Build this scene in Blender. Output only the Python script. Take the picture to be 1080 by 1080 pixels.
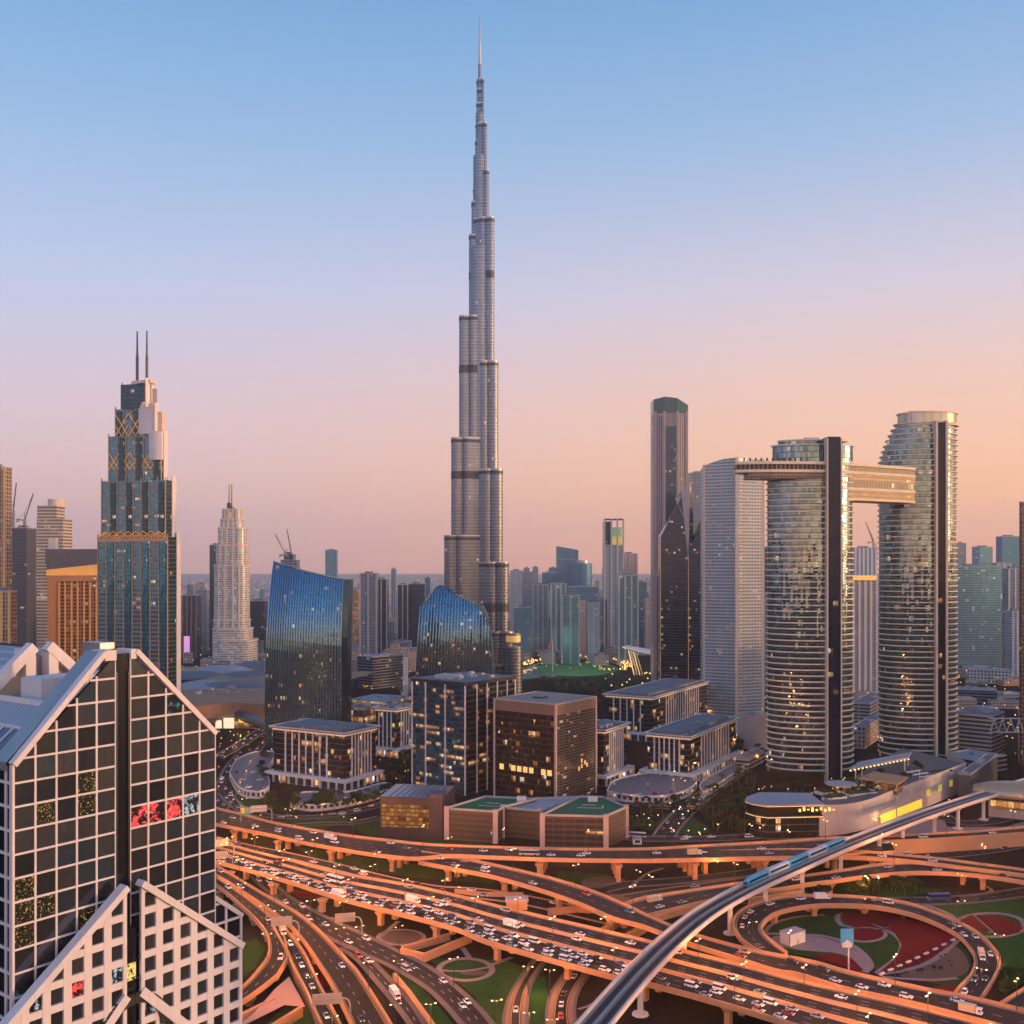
import bpy, math, random
from mathutils import Vector, Matrix, noise
random.seed(11)
R = math.radians
for o in list(bpy.data.objects): bpy.data.objects.remove(o)
SC = bpy.context.scene
COL = SC.collection
# ------------------------------------------------------------------ camera, sky, sun, exposure
CAM_H, FPX, HZ = 170.0, 1125.0, 594.0
cam = bpy.data.cameras.new('camera'); cam_o = bpy.data.objects.new('camera', cam); COL.objects.link(cam_o)
cam_o.location = (0, 0, CAM_H); cam_o.rotation_euler = (R(90), 0, 0)
cam.sensor_width = 36; cam.lens = 36*FPX/1080; cam.shift_y = (HZ-540)/1080
cam.clip_start = 1; cam.clip_end = 90000
SC.camera = cam_o
SC.view_settings.view_transform = 'Standard'; SC.view_settings.look = 'None'
SC.view_settings.exposure = 0.1; SC.view_settings.gamma = 1.0
SUN_AZ, SUN_EL = R(101), R(4.5)          # clockwise from +Y: the sun is low in the west, to the right
def lin(c): return tuple(((v/255)/12.92 if v/255 <= .04045 else ((v/255+.055)/1.055)**2.4) for v in c)
def ml(nt, op, a, b=None, c=None, clamp=False):
    n = nt.nodes.new('ShaderNodeMath'); n.operation = op; n.use_clamp = clamp
    for i, v in enumerate((a, b, c)):
        if v is None: continue
        if isinstance(v, (int, float)): n.inputs[i].default_value = v
        else: nt.links.new(v, n.inputs[i])
    return n.outputs[0]
def mixc(nt, f, a, b, mode='MIX'):
    n = nt.nodes.new('ShaderNodeMix'); n.data_type = 'RGBA'; n.blend_type = mode
    for s, v in ((n.inputs[0], f), (n.inputs[6], a), (n.inputs[7], b)):
        if isinstance(v, (int, float)): s.default_value = v
        elif isinstance(v, tuple): s.default_value = (*v[:3], 1)
        else: nt.links.new(v, s)
    return n.outputs[2]
def ramp(nt, f, stops):
    n = nt.nodes.new('ShaderNodeValToRGB'); e = n.color_ramp.elements
    while len(e) < len(stops): e.new(.5)
    for i, (p, c) in enumerate(stops): e[i].position = p; e[i].color = (*c[:3], 1)
    nt.links.new(f, n.inputs[0]); return n.outputs[0]
w = bpy.data.worlds.new('World'); SC.world = w; w.use_nodes = True
nt = w.node_tree; nt.nodes.clear()
out = nt.nodes.new('ShaderNodeOutputWorld'); bg = nt.nodes.new('ShaderNodeBackground')
tc = nt.nodes.new('ShaderNodeTexCoord'); sx = nt.nodes.new('ShaderNodeSeparateXYZ')
nt.links.new(tc.outputs['Generated'], sx.inputs[0])
zc = ml(nt, 'MAXIMUM', sx.outputs[2], 0.0)
left = ramp(nt, zc, [(0, tuple(1.12*v for v in lin((236,182,172)))), (.07, tuple(1.04*v for v in lin((228,183,188)))), (.16, lin((214,190,212))), (.245, lin((184,194,230))), (.36, lin((146,181,222))), (.48, lin((108,160,212))), (.75, lin((74,124,186))), (1, lin((56,100,164)))])
right = ramp(nt, zc, [(0, tuple(1.6*v for v in lin((255,166,106)))), (.07, tuple(1.2*v for v in lin((255,182,132)))), (.15, lin((250,196,172))), (.24, lin((216,200,216))), (.36, lin((154,184,222))), (.48, lin((112,162,212))), (.75, lin((74,124,186))), (1, lin((56,100,164)))])
hx = ml(nt, 'SQRT', ml(nt, 'ADD', ml(nt, 'MULTIPLY', sx.outputs[0], sx.outputs[0]), ml(nt, 'MULTIPLY', sx.outputs[1], sx.outputs[1])))
az = ml(nt, 'DIVIDE', ml(nt, 'ADD', ml(nt, 'MULTIPLY', sx.outputs[0], math.sin(SUN_AZ)), ml(nt, 'MULTIPLY', sx.outputs[1], math.cos(SUN_AZ))), hx)
azf = ml(nt, 'MULTIPLY_ADD', az, 1.0, .78, clamp=True)      # 0 well away from the sun, 1 a little short of it
azs = ml(nt, 'MULTIPLY', ml(nt, 'MULTIPLY', azf, azf), ml(nt, 'SUBTRACT', 3.0, ml(nt, 'MULTIPLY', azf, 2.0)))
base = mixc(nt, azs, left, right)
glow = ml(nt, 'MULTIPLY', ml(nt, 'POWER', ml(nt, 'MAXIMUM', az, 0.0), ml(nt, 'MULTIPLY_ADD', ml(nt, 'LESS_THAN', sx.outputs[1], 0.0), -2.4, 4.0)), ml(nt, 'EXPONENT', ml(nt, 'MULTIPLY', zc, -9.0)))
sky = nt.nodes.new('ShaderNodeTexSky'); sky.sky_type = 'NISHITA'; sky.sun_disc = False
sky.sun_elevation = SUN_EL; sky.sun_rotation = SUN_AZ; sky.altitude = 100; sky.dust_density = 1.5
glc = mixc(nt, 1.0, mixc(nt, glow, (0,0,0), (1.9,1.0,.46)), base, 'ADD')
nis = mixc(nt, 1.0, sky.outputs[0], (.055,.055,.055), 'MULTIPLY')
tot = mixc(nt, 1.0, mixc(nt, 1.0, glc, (.9,.9,.9), 'MULTIPLY'), nis, 'ADD')
back = ml(nt, 'MULTIPLY_ADD', ml(nt, 'MULTIPLY', sx.outputs[1], -1.0), 1.1, 1.0)      # sky behind the viewer and overhead brightened as added fill light
back = ml(nt, 'MAXIMUM', ml(nt, 'MINIMUM', back, 1.85), ml(nt, 'MULTIPLY_ADD', zc, .9, .5)); back = ml(nt, 'MAXIMUM', back, 1.0)
bc = nt.nodes.new('ShaderNodeCombineXYZ')
for i in range(3): nt.links.new(back, bc.inputs[i])
tot = mixc(nt, 1.0, tot, bc.outputs[0], 'MULTIPLY')
nt.links.new(tot, bg.inputs[0]); bg.inputs[1].default_value = 1.0
nt.links.new(bg.outputs[0], out.inputs[0])
sl = bpy.data.lights.new('sun', 'SUN'); sl.energy = 5.0; sl.angle = R(2.0); sl.color = (1.0, .56, .27)
so = bpy.data.objects.new('sun', sl); COL.objects.link(so)
sd = Vector((math.sin(SUN_AZ)*math.cos(SUN_EL), math.cos(SUN_AZ)*math.cos(SUN_EL), math.sin(SUN_EL)))
so.rotation_euler = sd.to_track_quat('Z', 'Y').to_euler(); so.location = (0, 0, 1200)
SC.cycles.max_bounces = 5; SC.cycles.diffuse_bounces = 2; SC.cycles.glossy_bounces = 3; SC.cycles.volume_bounces = 1
SC.cycles.sample_clamp_indirect = 4
# ------------------------------------------------------------------ reading places off the picture
def gp(px, py, z=0.0):
    Y = FPX*(CAM_H-z)/(py-HZ); return Vector(((px-540)*Y/FPX, Y, z))
def gx(px, Y): return (px-540)*Y/FPX
def gz(py, Y): return CAM_H-(py-HZ)*Y/FPX
def gy(py, z=0.0): return FPX*(CAM_H-z)/(py-HZ)
def along(P, d, px, dflt=30.0, lim=110):
    k = (px-540)/FPX; q = d.x-k*d.y; t = (k*P.y-P.x)/q if abs(q) > 1e-4 else -1
    return t if 2 < t < lim else dflt          # a face turned away from the camera takes a plain depth
def pxof(v): return 540+FPX*v.x/v.y
# ------------------------------------------------------------------ objects
def tag(o, label, cat, group=None, kind=None):
    if label: o['label'] = label
    if cat: o['category'] = cat
    if group: o['group'] = group
    if kind: o['kind'] = kind
    return o
def thing(name, label, cat, loc=(0,0,0), rz=0.0, group=None):
    o = bpy.data.objects.new(name, None); COL.objects.link(o); o.empty_display_size = .1
    o.location = loc; o.rotation_euler = (0, 0, rz)
    return tag(o, label, cat, group)
def copy_tree(o, parent=None):
    c = o.copy(); COL.objects.link(c)
    if parent: c.parent = parent
    for ch in o.children: copy_tree(ch, c)
    return c
ORD = 'zeroth first second third fourth fifth sixth seventh eighth ninth tenth eleventh twelfth thirteenth fourteenth fifteenth sixteenth seventeenth eighteenth nineteenth'.split()
TENS = {2:'twenty',3:'thirty',4:'forty',5:'fifty',6:'sixty',7:'seventy',8:'eighty',9:'ninety'}
TH = {2:'twentieth',3:'thirtieth',4:'fortieth',5:'fiftieth',6:'sixtieth',7:'seventieth',8:'eightieth',9:'ninetieth'}
def ordw(n):
    if n < 20: return ORD[n]
    if n < 100: return TH[n//10] if n % 10 == 0 else TENS[n//10]+'-'+ORD[n%10]
    return 'hundred-and-'+ordw(n-100)
class MB:
    def __init__(s): s.v = []; s.f = []; s.m = []; s.uv = []
    def poly(s, pts, m=0, uv=None):
        i = len(s.v); s.v += [tuple(p) for p in pts]; s.f.append(tuple(range(i, i+len(pts)))); s.m.append(m)
        s.uv.append(uv if uv else [(p[0], p[1]) for p in pts])
    def wall(s, a, b, z0, z1, m=0, u0=0.0):      # a, b: 2D points, outside to the right of a->b
        L = math.hypot(b[0]-a[0], b[1]-a[1])
        s.poly([(a[0],a[1],z0),(b[0],b[1],z0),(b[0],b[1],z1),(a[0],a[1],z1)], m, [(u0,z0),(u0+L,z0),(u0+L,z1),(u0,z1)]); return u0+L
    def prism(s, pl, z0, z1, m=0, mt=None, bottom=True, top=None):   # pl counter-clockwise; top: other outline for a taper
        n = len(pl); u = 0.0; tp = top or pl
        for i in range(n):
            a, b, c, d = pl[i], pl[(i+1)%n], tp[(i+1)%n], tp[i]
            L = math.hypot(b[0]-a[0], b[1]-a[1])
            s.poly([(a[0],a[1],z0),(b[0],b[1],z0),(c[0],c[1],z1),(d[0],d[1],z1)], m, [(u,z0),(u+L,z0),(u+L,z1),(u,z1)]); u += L
        s.poly([(p[0],p[1],z1) for p in tp], m if mt is None else mt)
        if bottom: s.poly([(p[0],p[1],z0) for p in reversed(pl)], m if mt is None else mt)
    def box(s, x0, x1, y0, y1, z0, z1, m=0, mt=None):
        s.prism([(x0,y0),(x1,y0),(x1,y1),(x0,y1)], z0, z1, m, mt)
    def tube(s, a, b, r0, r1=None, n=6, m=0, caps=True):
        a, b = Vector(a), Vector(b); r1 = r0 if r1 is None else r1; d = (b-a).normalized()
        x = d.orthogonal().normalized(); y = d.cross(x); L = (b-a).length
        A = [a+x*(r0*math.cos(t))+y*(r0*math.sin(t)) for t in [2*math.pi*i/n for i in range(n)]]
        B = [b+x*(r1*math.cos(t))+y*(r1*math.sin(t)) for t in [2*math.pi*i/n for i in range(n)]]
        for i in range(n):
            j = (i+1)%n; s.poly([A[i],A[j],B[j],B[i]], m, [(i*.5,0),(i*.5+.5,0),(i*.5+.5,L),(i*.5,L)])
        if caps: s.poly(list(reversed(A)), m); s.poly(B, m)
    def beam(s, a, b, w, h, m=0, up=(0,0,1)):
        a, b = Vector(a), Vector(b); d = (b-a).normalized(); sd = d.cross(Vector(up))
        sd = sd.normalized() if sd.length > 1e-6 else Vector((1,0,0)); u = sd.cross(d)
        q = [(-w/2,-h/2),(w/2,-h/2),(w/2,h/2),(-w/2,h/2)]
        A = [a+sd*i+u*j for i,j in q]; B = [b+sd*i+u*j for i,j in q]
        for i in range(4):
            j = (i+1)%4; s.poly([A[i],A[j],B[j],B[i]], m)
        s.poly(list(reversed(A)), m); s.poly(B, m)
    def mesh(s, name, mats, smooth=False, merge=False):
        me = bpy.data.meshes.new(name); me.from_pydata(s.v, [], s.f)
        for m in (mats if isinstance(mats, (list, tuple)) else [mats]): me.materials.append(m)
        ul = me.uv_layers.new(name='UVMap'); flat = []
        for q in s.uv:
            for c in q: flat += [c[0], c[1]]
        ul.data.foreach_set('uv', flat); me.polygons.foreach_set('material_index', s.m)
        if smooth: me.polygons.foreach_set('use_smooth', [True]*len(s.f))
        me.update(); return me
    def build(s, name, mats, parent=None, smooth=False):
        o = bpy.data.objects.new(name, s.mesh(name, mats, smooth)); COL.objects.link(o)
        if parent: o.parent = parent
        return o
def ellipse(cx, cy, a, b, n=40, t0=0.0, t1=2*math.pi):
    full = abs(t1-t0-2*math.pi) < 1e-6
    return [(cx+a*math.cos(t0+(t1-t0)*i/(n if full else n-1)), cy+b*math.sin(t0+(t1-t0)*i/(n if full else n-1))) for i in range(n)]
def offs(pl, d):                                  # outline moved outwards by d
    n = len(pl); r = []
    for i in range(n):
        p, a, b = Vector(pl[i]), Vector(pl[i-1]), Vector(pl[(i+1)%n])
        e1, e2 = (p-a).normalized(), (b-p).normalized(); n1, n2 = Vector((e1.y,-e1.x)), Vector((e2.y,-e2.x))
        k = n1+n2; k = k/max(.3, k.dot(n1)); q = p+k*d; r.append((q.x, q.y))
    return r
def cr(pts, n):                                   # Catmull-Rom through pts, n samples even in length
    P = [Vector(p) for p in pts]; P = [2*P[0]-P[1]]+P+[2*P[-1]-P[-2]]; D = []
    for i in range(1, len(P)-2):
        for k in range(12):
            t = k/12; a, b, c, d = P[i-1], P[i], P[i+1], P[i+2]
            D.append(.5*((2*b)+(c-a)*t+(2*a-5*b+4*c-d)*t*t+(3*b-a-3*c+d)*t**3))
    D.append(P[-2]); L = [0.0]
    for i in range(1, len(D)): L.append(L[-1]+(D[i]-D[i-1]).length)
    r = []; j = 0
    for k in range(n):
        s = L[-1]*k/(n-1)
        while j < len(L)-2 and L[j+1] < s: j += 1
        r.append(D[j].lerp(D[j+1], (s-L[j])/max(1e-9, L[j+1]-L[j])))
    return r
# ------------------------------------------------------------------ materials
def newmat(name):
    m = bpy.data.materials.new(name); m.use_nodes = True; t = m.node_tree
    return m, t, t.nodes['Principled BSDF']
def posn(t):
    return t.nodes.new('ShaderNodeNewGeometry').outputs['Position']
def noisen(t, vec, scale, detail=3, rough=.6):
    n = t.nodes.new('ShaderNodeTexNoise'); n.inputs['Scale'].default_value = scale; n.inputs['Detail'].default_value = detail
    n.inputs['Roughness'].default_value = rough; t.links.new(vec, n.inputs['Vector']); return n.outputs['Fac']
def plain(name, col, rough=.7, metal=0.0, var=.25, scale=.15, emit=0.0, spec=.5):
    m, t, b = newmat(name)
    if var:
        p = posn(t); f = ml(t, 'MULTIPLY_ADD', noisen(t, p, scale, 5), 1.4, -.2, clamp=True)
        lo = tuple(c*(1-var) for c in col); hi = tuple(min(1, c*(1+var)) for c in col)
        t.links.new(mixc(t, f, lo, hi), b.inputs['Base Color'])
    else: b.inputs['Base Color'].default_value = (*col, 1)
    b.inputs['Roughness'].default_value = rough; b.inputs['Metallic'].default_value = metal; b.inputs['Specular IOR Level'].default_value = spec
    if emit: b.inputs['Emission Color'].default_value = (*col, 1); b.inputs['Emission Strength'].default_value = emit
    return m
WARM = [(0, (1,.30,.05)), (.45, (1,.42,.11)), (.82, (1,.58,.22)), (.95, (1,.8,.55)), (1, (.8,.9,1))]
def facade(name, glass, frame, bay=1.5, fl=3.8, mull=.1, span=.28, lit=.08, power=1.6, metal=.75, rough=.09, jit=.02, clump=True,
           warm=WARM, frame_rough=.6, frame_metal=0.0, spcol=None, vary=.5, spec=.5):
    m, t, b = newmat(name)
    uv = t.nodes.new('ShaderNodeUVMap'); sp = t.nodes.new('ShaderNodeSeparateXYZ'); t.links.new(uv.outputs[0], sp.inputs[0])
    U = ml(t, 'DIVIDE', sp.outputs[0], bay); V = ml(t, 'DIVIDE', sp.outputs[1], fl)
    iu, iv = ml(t, 'FLOOR', U), ml(t, 'FLOOR', V); fu, fv = ml(t, 'FRACT', U), ml(t, 'FRACT', V)
    mv = ml(t, 'LESS_THAN', fu, mull); mh = ml(t, 'LESS_THAN', fv, span); mm = ml(t, 'MAXIMUM', mv, mh); gl = ml(t, 'SUBTRACT', 1.0, mm)
    def wn(x, y, z):
        c = t.nodes.new('ShaderNodeCombineXYZ')
        for i, q in enumerate((x, y, z)):
            if isinstance(q, (int, float)): c.inputs[i].default_value = q
            else: t.links.new(q, c.inputs[i])
        n = t.nodes.new('ShaderNodeTexWhiteNoise'); n.noise_dimensions = '3D'; t.links.new(c.outputs[0], n.inputs[0]); return n
    sd_ = (hash(name) if False else sum(ord(c)*(i+3) for i, c in enumerate(name)) % 97)+.5
    n1 = wn(iu, iv, sd_); nr = wn(ml(t, 'FLOOR', ml(t, 'DIVIDE', U, 2.0)), iv, sd_+51); n2 = wn(ml(t, 'FLOOR', ml(t, 'DIVIDE', U, 7.0)), iv, sd_+7)
    thr = ml(t, 'MULTIPLY', ml(t, 'MULTIPLY_ADD', ml(t, 'GREATER_THAN', n2.outputs[0], .72 if clump else 2), 2.6, .3 if clump else 1.0), lit)
    on = ml(t, 'MULTIPLY', ml(t, 'LESS_THAN', nr.outputs[0], thr), gl)
    w3 = wn(iu, iv, sd_+31)
    gv = mixc(t, ml(t, 'MULTIPLY', w3.outputs[0], vary), glass, tuple(c*.35 for c in glass))
    fc = frame if spcol is None else mixc(t, mv, spcol, frame)
    dirt = ml(t, 'MULTIPLY_ADD', noisen(t, posn(t), .05, 4), .5, .75)
    col = mixc(t, mm, gv, fc)
    col = mixc(t, 1.0, col, dirt, 'MULTIPLY')
    t.links.new(col, b.inputs['Base Color'])
    t.links.new(ml(t, 'MULTIPLY_ADD', mm, frame_rough-rough, rough), b.inputs['Roughness'])
    t.links.new(ml(t, 'MULTIPLY_ADD', mm, frame_metal-metal, metal), b.inputs['Metallic'])
    b.inputs['Specular IOR Level'].default_value = spec
    if lit > 0:
        t.links.new(ramp(t, w3.outputs[0], warm), b.inputs['Emission Color'])
        nb = ml(t, 'MULTIPLY', ml(t, 'MULTIPLY_ADD', w3.outputs[0], .7, .3), ml(t, 'MULTIPLY_ADD', noisen(t, posn(t), .9, 3), 1.6, -.1, clamp=True))
        part = ml(t, 'MULTIPLY_ADD', ml(t, 'GREATER_THAN', fv, span+.25), .7, .3)
        t.links.new(ml(t, 'MULTIPLY', ml(t, 'MULTIPLY', on, part), ml(t, 'MULTIPLY_ADD', ml(t, 'MULTIPLY', nb, nb), power*1.1, power*.10)), b.inputs['Emission Strength'])
    if jit:
        g = t.nodes.new('ShaderNodeNewGeometry'); vm = t.nodes.new('ShaderNodeVectorMath'); vm.operation = 'SUBTRACT'
        t.links.new(n1.outputs[1], vm.inputs[0]); vm.inputs[1].default_value = (.5,.5,.5)
        vs = t.nodes.new('ShaderNodeVectorMath'); vs.operation = 'SCALE'; t.links.new(vm.outputs[0], vs.inputs[0]); t.links.new(ml(t, 'MULTIPLY', gl, jit), vs.inputs['Scale'])
        va = t.nodes.new('ShaderNodeVectorMath'); t.links.new(vs.outputs[0], va.inputs[0]); t.links.new(g.outputs['Normal'], va.inputs[1])
        vn = t.nodes.new('ShaderNodeVectorMath'); vn.operation = 'NORMALIZE'; t.links.new(va.outputs[0], vn.inputs[0]); t.links.new(vn.outputs[0], b.inputs['Normal'])
    return m
def asphalt(name, w, lanes, sh=1.6, yellow=True, dash=9.0, conc=(.30,.20,.15), white_edges=False):
    m, t, b = newmat(name)
    uv = t.nodes.new('ShaderNodeUVMap'); sp = t.nodes.new('ShaderNodeSeparateXYZ'); t.links.new(uv.outputs[0], sp.inputs[0])
    u, v = sp.outputs[0], sp.outputs[1]; lw = (w-2*sh)/lanes
    p = posn(t); n1 = noisen(t, p, .08, 5); n2 = noisen(t, p, 1.2, 4)
    wheel = ml(t, 'ABSOLUTE', ml(t, 'SUBTRACT', ml(t, 'FRACT', ml(t, 'MULTIPLY', ml(t, 'DIVIDE', ml(t, 'SUBTRACT', u, sh), lw), 2.0)), .5))
    tone = ml(t, 'ADD', ml(t, 'MULTIPLY', n1, .6), ml(t, 'ADD', ml(t, 'MULTIPLY', n2, .3), ml(t, 'MULTIPLY', wheel, .25)))
    col = mixc(t, tone, (.008,.011,.016), (.021,.026,.034))
    cell = ml(t, 'ADD', ml(t, 'FLOOR', ml(t, 'DIVIDE', v, 13.0)), ml(t, 'MULTIPLY', ml(t, 'FLOOR', ml(t, 'DIVIDE', ml(t, 'SUBTRACT', u, sh), lw)), 37.0))
    pw = t.nodes.new('ShaderNodeTexWhiteNoise'); pw.noise_dimensions = '1D'; t.links.new(cell, pw.inputs['W'])
    col = mixc(t, ml(t, 'MULTIPLY', ml(t, 'GREATER_THAN', pw.outputs[0], .82), .55), col, (.008,.008,.009))       # resurfaced patches
    col = mixc(t, ml(t, 'LESS_THAN', ml(t, 'FRACT', ml(t, 'DIVIDE', v, 36.0)), .014), col, (.004,.004,.004))      # expansion joints
    k = ml(t, 'DIVIDE', ml(t, 'SUBTRACT', u, sh), lw); near = ml(t, 'ABSOLUTE', ml(t, 'SUBTRACT', k, ml(t, 'ROUND', k)))
    inn = ml(t, 'MULTIPLY', ml(t, 'GREATER_THAN', k, .5), ml(t, 'LESS_THAN', k, lanes-.5))
    ln = ml(t, 'MULTIPLY', ml(t, 'MULTIPLY', ml(t, 'LESS_THAN', near, .11/lw), inn), ml(t, 'LESS_THAN', ml(t, 'FRACT', ml(t, 'DIVIDE', v, dash)), .36))
    wear = ml(t, 'MULTIPLY_ADD', n2, .5, .5)
    col = mixc(t, ml(t, 'MULTIPLY', ln, wear), col, (.62,.6,.55))
    ed = ml(t, 'MAXIMUM', ml(t, 'LESS_THAN', ml(t, 'ABSOLUTE', ml(t, 'SUBTRACT', u, sh)), .16), ml(t, 'LESS_THAN', ml(t, 'ABSOLUTE', ml(t, 'SUBTRACT', u, w-sh)), .16))
    col = mixc(t, ml(t, 'MULTIPLY', ed, wear), col, (.62,.36,.05) if yellow else (.6,.58,.54))
    sd2 = ml(t, 'MAXIMUM', ml(t, 'LESS_THAN', u, sh-.4), ml(t, 'GREATER_THAN', u, w-sh+.4))
    col = mixc(t, sd2, col, mixc(t, n1, tuple(c*.6 for c in conc), conc))
    t.links.new(col, b.inputs['Base Color']); b.inputs['Roughness'].default_value = .85; b.inputs['Specular IOR Level'].default_value = .12
    return m
def conc(name, col, joint=6.0):
    m, t, b = newmat(name); p = posn(t)
    n1 = noisen(t, p, .06, 5, .65); n2 = noisen(t, p, .7, 4)
    sc = t.nodes.new('ShaderNodeVectorMath'); sc.operation = 'MULTIPLY'; t.links.new(p, sc.inputs[0]); sc.inputs[1].default_value = (1.2,1.2,.08)
    st = noisen(t, sc.outputs[0], 1.0, 4)
    f = ml(t, 'ADD', ml(t, 'MULTIPLY', n1, .5), ml(t, 'ADD', ml(t, 'MULTIPLY', n2, .2), ml(t, 'MULTIPLY', st, .45)), clamp=True)
    t.links.new(mixc(t, f, tuple(c*.6 for c in col), tuple(min(1, c*1.25) for c in col)), b.inputs['Base Color']); b.inputs['Roughness'].default_value = .85; b.inputs['Specular IOR Level'].default_value = .2
    return m
def leafy(name, dark, light, scale=.5):
    m, t, b = newmat(name); p = posn(t)
    oi = t.nodes.new('ShaderNodeObjectInfo')
    f = ml(t, 'ADD', ml(t, 'MULTIPLY', noisen(t, p, scale, 4), .9), ml(t, 'MULTIPLY', oi.outputs['Random'], .25), clamp=True)
    t.links.new(mixc(t, ml(t, 'MULTIPLY_ADD', f, 1.8, -.5, clamp=True), dark, light), b.inputs['Base Color']); b.inputs['Roughness'].default_value = .8
    b.inputs['Specular IOR Level'].default_value = .03
    return m
M = {}
M['conc'] = conc('parapet_concrete', (.57,.29,.145)); M['conc2'] = conc('grey_concrete', (.40,.37,.36)); M['kerb'] = conc('kerb_paving', (.13,.11,.105)); M['white'] = conc('white_stone', (.62,.57,.55))
M['cream'] = conc('cream_stone', (.60,.47,.36)); M['roof'] = conc('roof_grey', (.17,.165,.18)); M['roofl'] = conc('roof_pale', (.32,.31,.33)); M['brown'] = conc('brown_cladding', (.20,.12,.085))
M['pinkc'] = conc('pink_concrete', (.46,.34,.30)); M['dark'] = plain('dark_metal', (.03,.03,.035), .4, .5); M['steel'] = plain('grey_steel', (.32,.32,.34), .4, .7)
M['black'] = plain('black_glass', (.01,.011,.014), .07, 0, 0, spec=.8); M['sand'] = conc('sandy_render', (.45,.31,.22))
M['gold'] = plain('gold_lamp', (1,.58,.14), .5, 0, 0, emit=1.5); M['goldlow'] = plain('warm_strip', (1,.55,.18), .5, 0, 0, emit=.7); M['yel'] = plain('yellow_strip', (1,.72,.12), .5, 0, 0, emit=1.2)
M['red'] = plain('red_light', (1,.03,.03), .5, 0, 0, emit=1.6); M['whitel'] = plain('white_light', (1,.93,.85), .5, 0, 0, emit=3)
M['lampl'] = plain('lamp_lens', (1,.62,.3), .5, 0, 0, emit=14)
M['lawn'] = leafy('lawn_grass', (.004,.034,.006), (.012,.082,.016), .12); M['leaf'] = leafy('tree_leaf', (.010,.022,.008), (.045,.075,.022), .9); M['palm'] = leafy('palm_leaf', (.015,.03,.012), (.06,.08,.03), .9)
M['bark'] = plain('bark', (.10,.07,.05), .9); M['flower'] = leafy('red_petunia', (.05,.001,.004), (.21,.004,.012), .9)
# ------------------------------------------------------------------ ground, haze
def groundmat():
    m, t, b = newmat('ground_soil'); p = posn(t)
    n1 = noisen(t, p, .004, 6, .6); n2 = noisen(t, p, .03, 6, .7); n3 = noisen(t, p, .4, 4)
    f = ml(t, 'ADD', ml(t, 'MULTIPLY', n2, .6), ml(t, 'MULTIPLY', n3, .4))
    c1 = mixc(t, ml(t, 'MULTIPLY_ADD', f, 3, -1, clamp=True), (.004,.0055,.0065), (.012,.0135,.0145))
    c2 = mixc(t, ml(t, 'MULTIPLY_ADD', f, 3, -1, clamp=True), (.004,.005,.006), (.020,.019,.018))
    sy = t.nodes.new('ShaderNodeSeparateXYZ'); t.links.new(p, sy.inputs[0])
    cd = mixc(t, f, (.20,.17,.15), (.36,.30,.25))       # pale desert sand past the built-up quarters
    t.links.new(mixc(t, ml(t, 'MULTIPLY_ADD', sy.outputs[1], 1/3000, -.75, clamp=True), mixc(t, ml(t, 'MULTIPLY_ADD', n1, 6, -3, clamp=True), c1, c2), cd), b.inputs['Base Color'])
    b.inputs['Roughness'].default_value = .95; b.inputs['Specular IOR Level'].default_value = .03; return m
mb = MB(); mb.poly([(-13000,-2900,0),(13000,-2900,0),(13000,17000,0),(-13000,17000,0)])
tag(mb.build('ground', groundmat()), None, None, kind='structure')
mb = MB(); mb.box(-13200,13200,-3000,17200,-1,852)
hz = newmat('haze_air')[0]; t = hz.node_tree; t.nodes.clear()
o_ = t.nodes.new('ShaderNodeOutputMaterial'); pv = t.nodes.new('ShaderNodeVolumePrincipled'); pv.inputs['Color'].default_value = (.90,.93,1,1)
pv.inputs['Density'].default_value = 8e-5; pv.inputs['Anisotropy'].default_value = .85; t.links.new(pv.outputs[0], o_.inputs['Volume'])
hzo = mb.build('haze', hz); tag(hzo, None, None, kind='stuff')

def flat(name, pts, z, mat, kind='structure', label=None, cat=None, px=True, group=None, n=0, closed=True):
    P = [gp(x, y, z) for x, y in pts] if px else [Vector((*q, z)) for q in pts]
    if n: P = cr(P+[P[0]], n)[:-1]
    mb = MB(); mb.poly([tuple(p) for p in P]); s = sum(P[i-1].x*P[i].y-P[i].x*P[i-1].y for i in range(len(P)))
    if s < 0: mb = MB(); mb.poly([tuple(p) for p in reversed(P)])
    return tag(mb.build(name, mat), label, cat, group, kind)

# ------------------------------------------------------------------ building tools
class Bld:
    def __init__(s, name, label, px, py, a, pl, pr, cat='building', group=None, lim=110):
        a = R(a); s.P = gp(px, py); s.dR = Vector((math.sin(a), math.cos(a), 0)); s.dL = Vector((-math.cos(a), math.sin(a), 0))
        s.wR = along(s.P, s.dR, pr, lim=lim); s.wL = along(s.P, s.dL, pl, lim=lim)
        s.t = thing(name, label, cat, s.P, math.pi/2-a, group)
    def z(s, py): return gz(py, s.P.y)
    def part(s, name, mb, mat, smooth=False, parent=None): return mb.build(name, mat, parent or s.t, smooth)
    def rect(s, d=0.0, x0=0, x1=None, y0=0, y1=None):
        x1 = s.wR if x1 is None else x1; y1 = s.wL if y1 is None else y1
        return [(x0-d,y0-d),(x1+d,y0-d),(x1+d,y1+d),(x0-d,y1+d)]
def spun(px, Y, rz=0.0): return (gx(px, Y), Y, 0), rz
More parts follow.
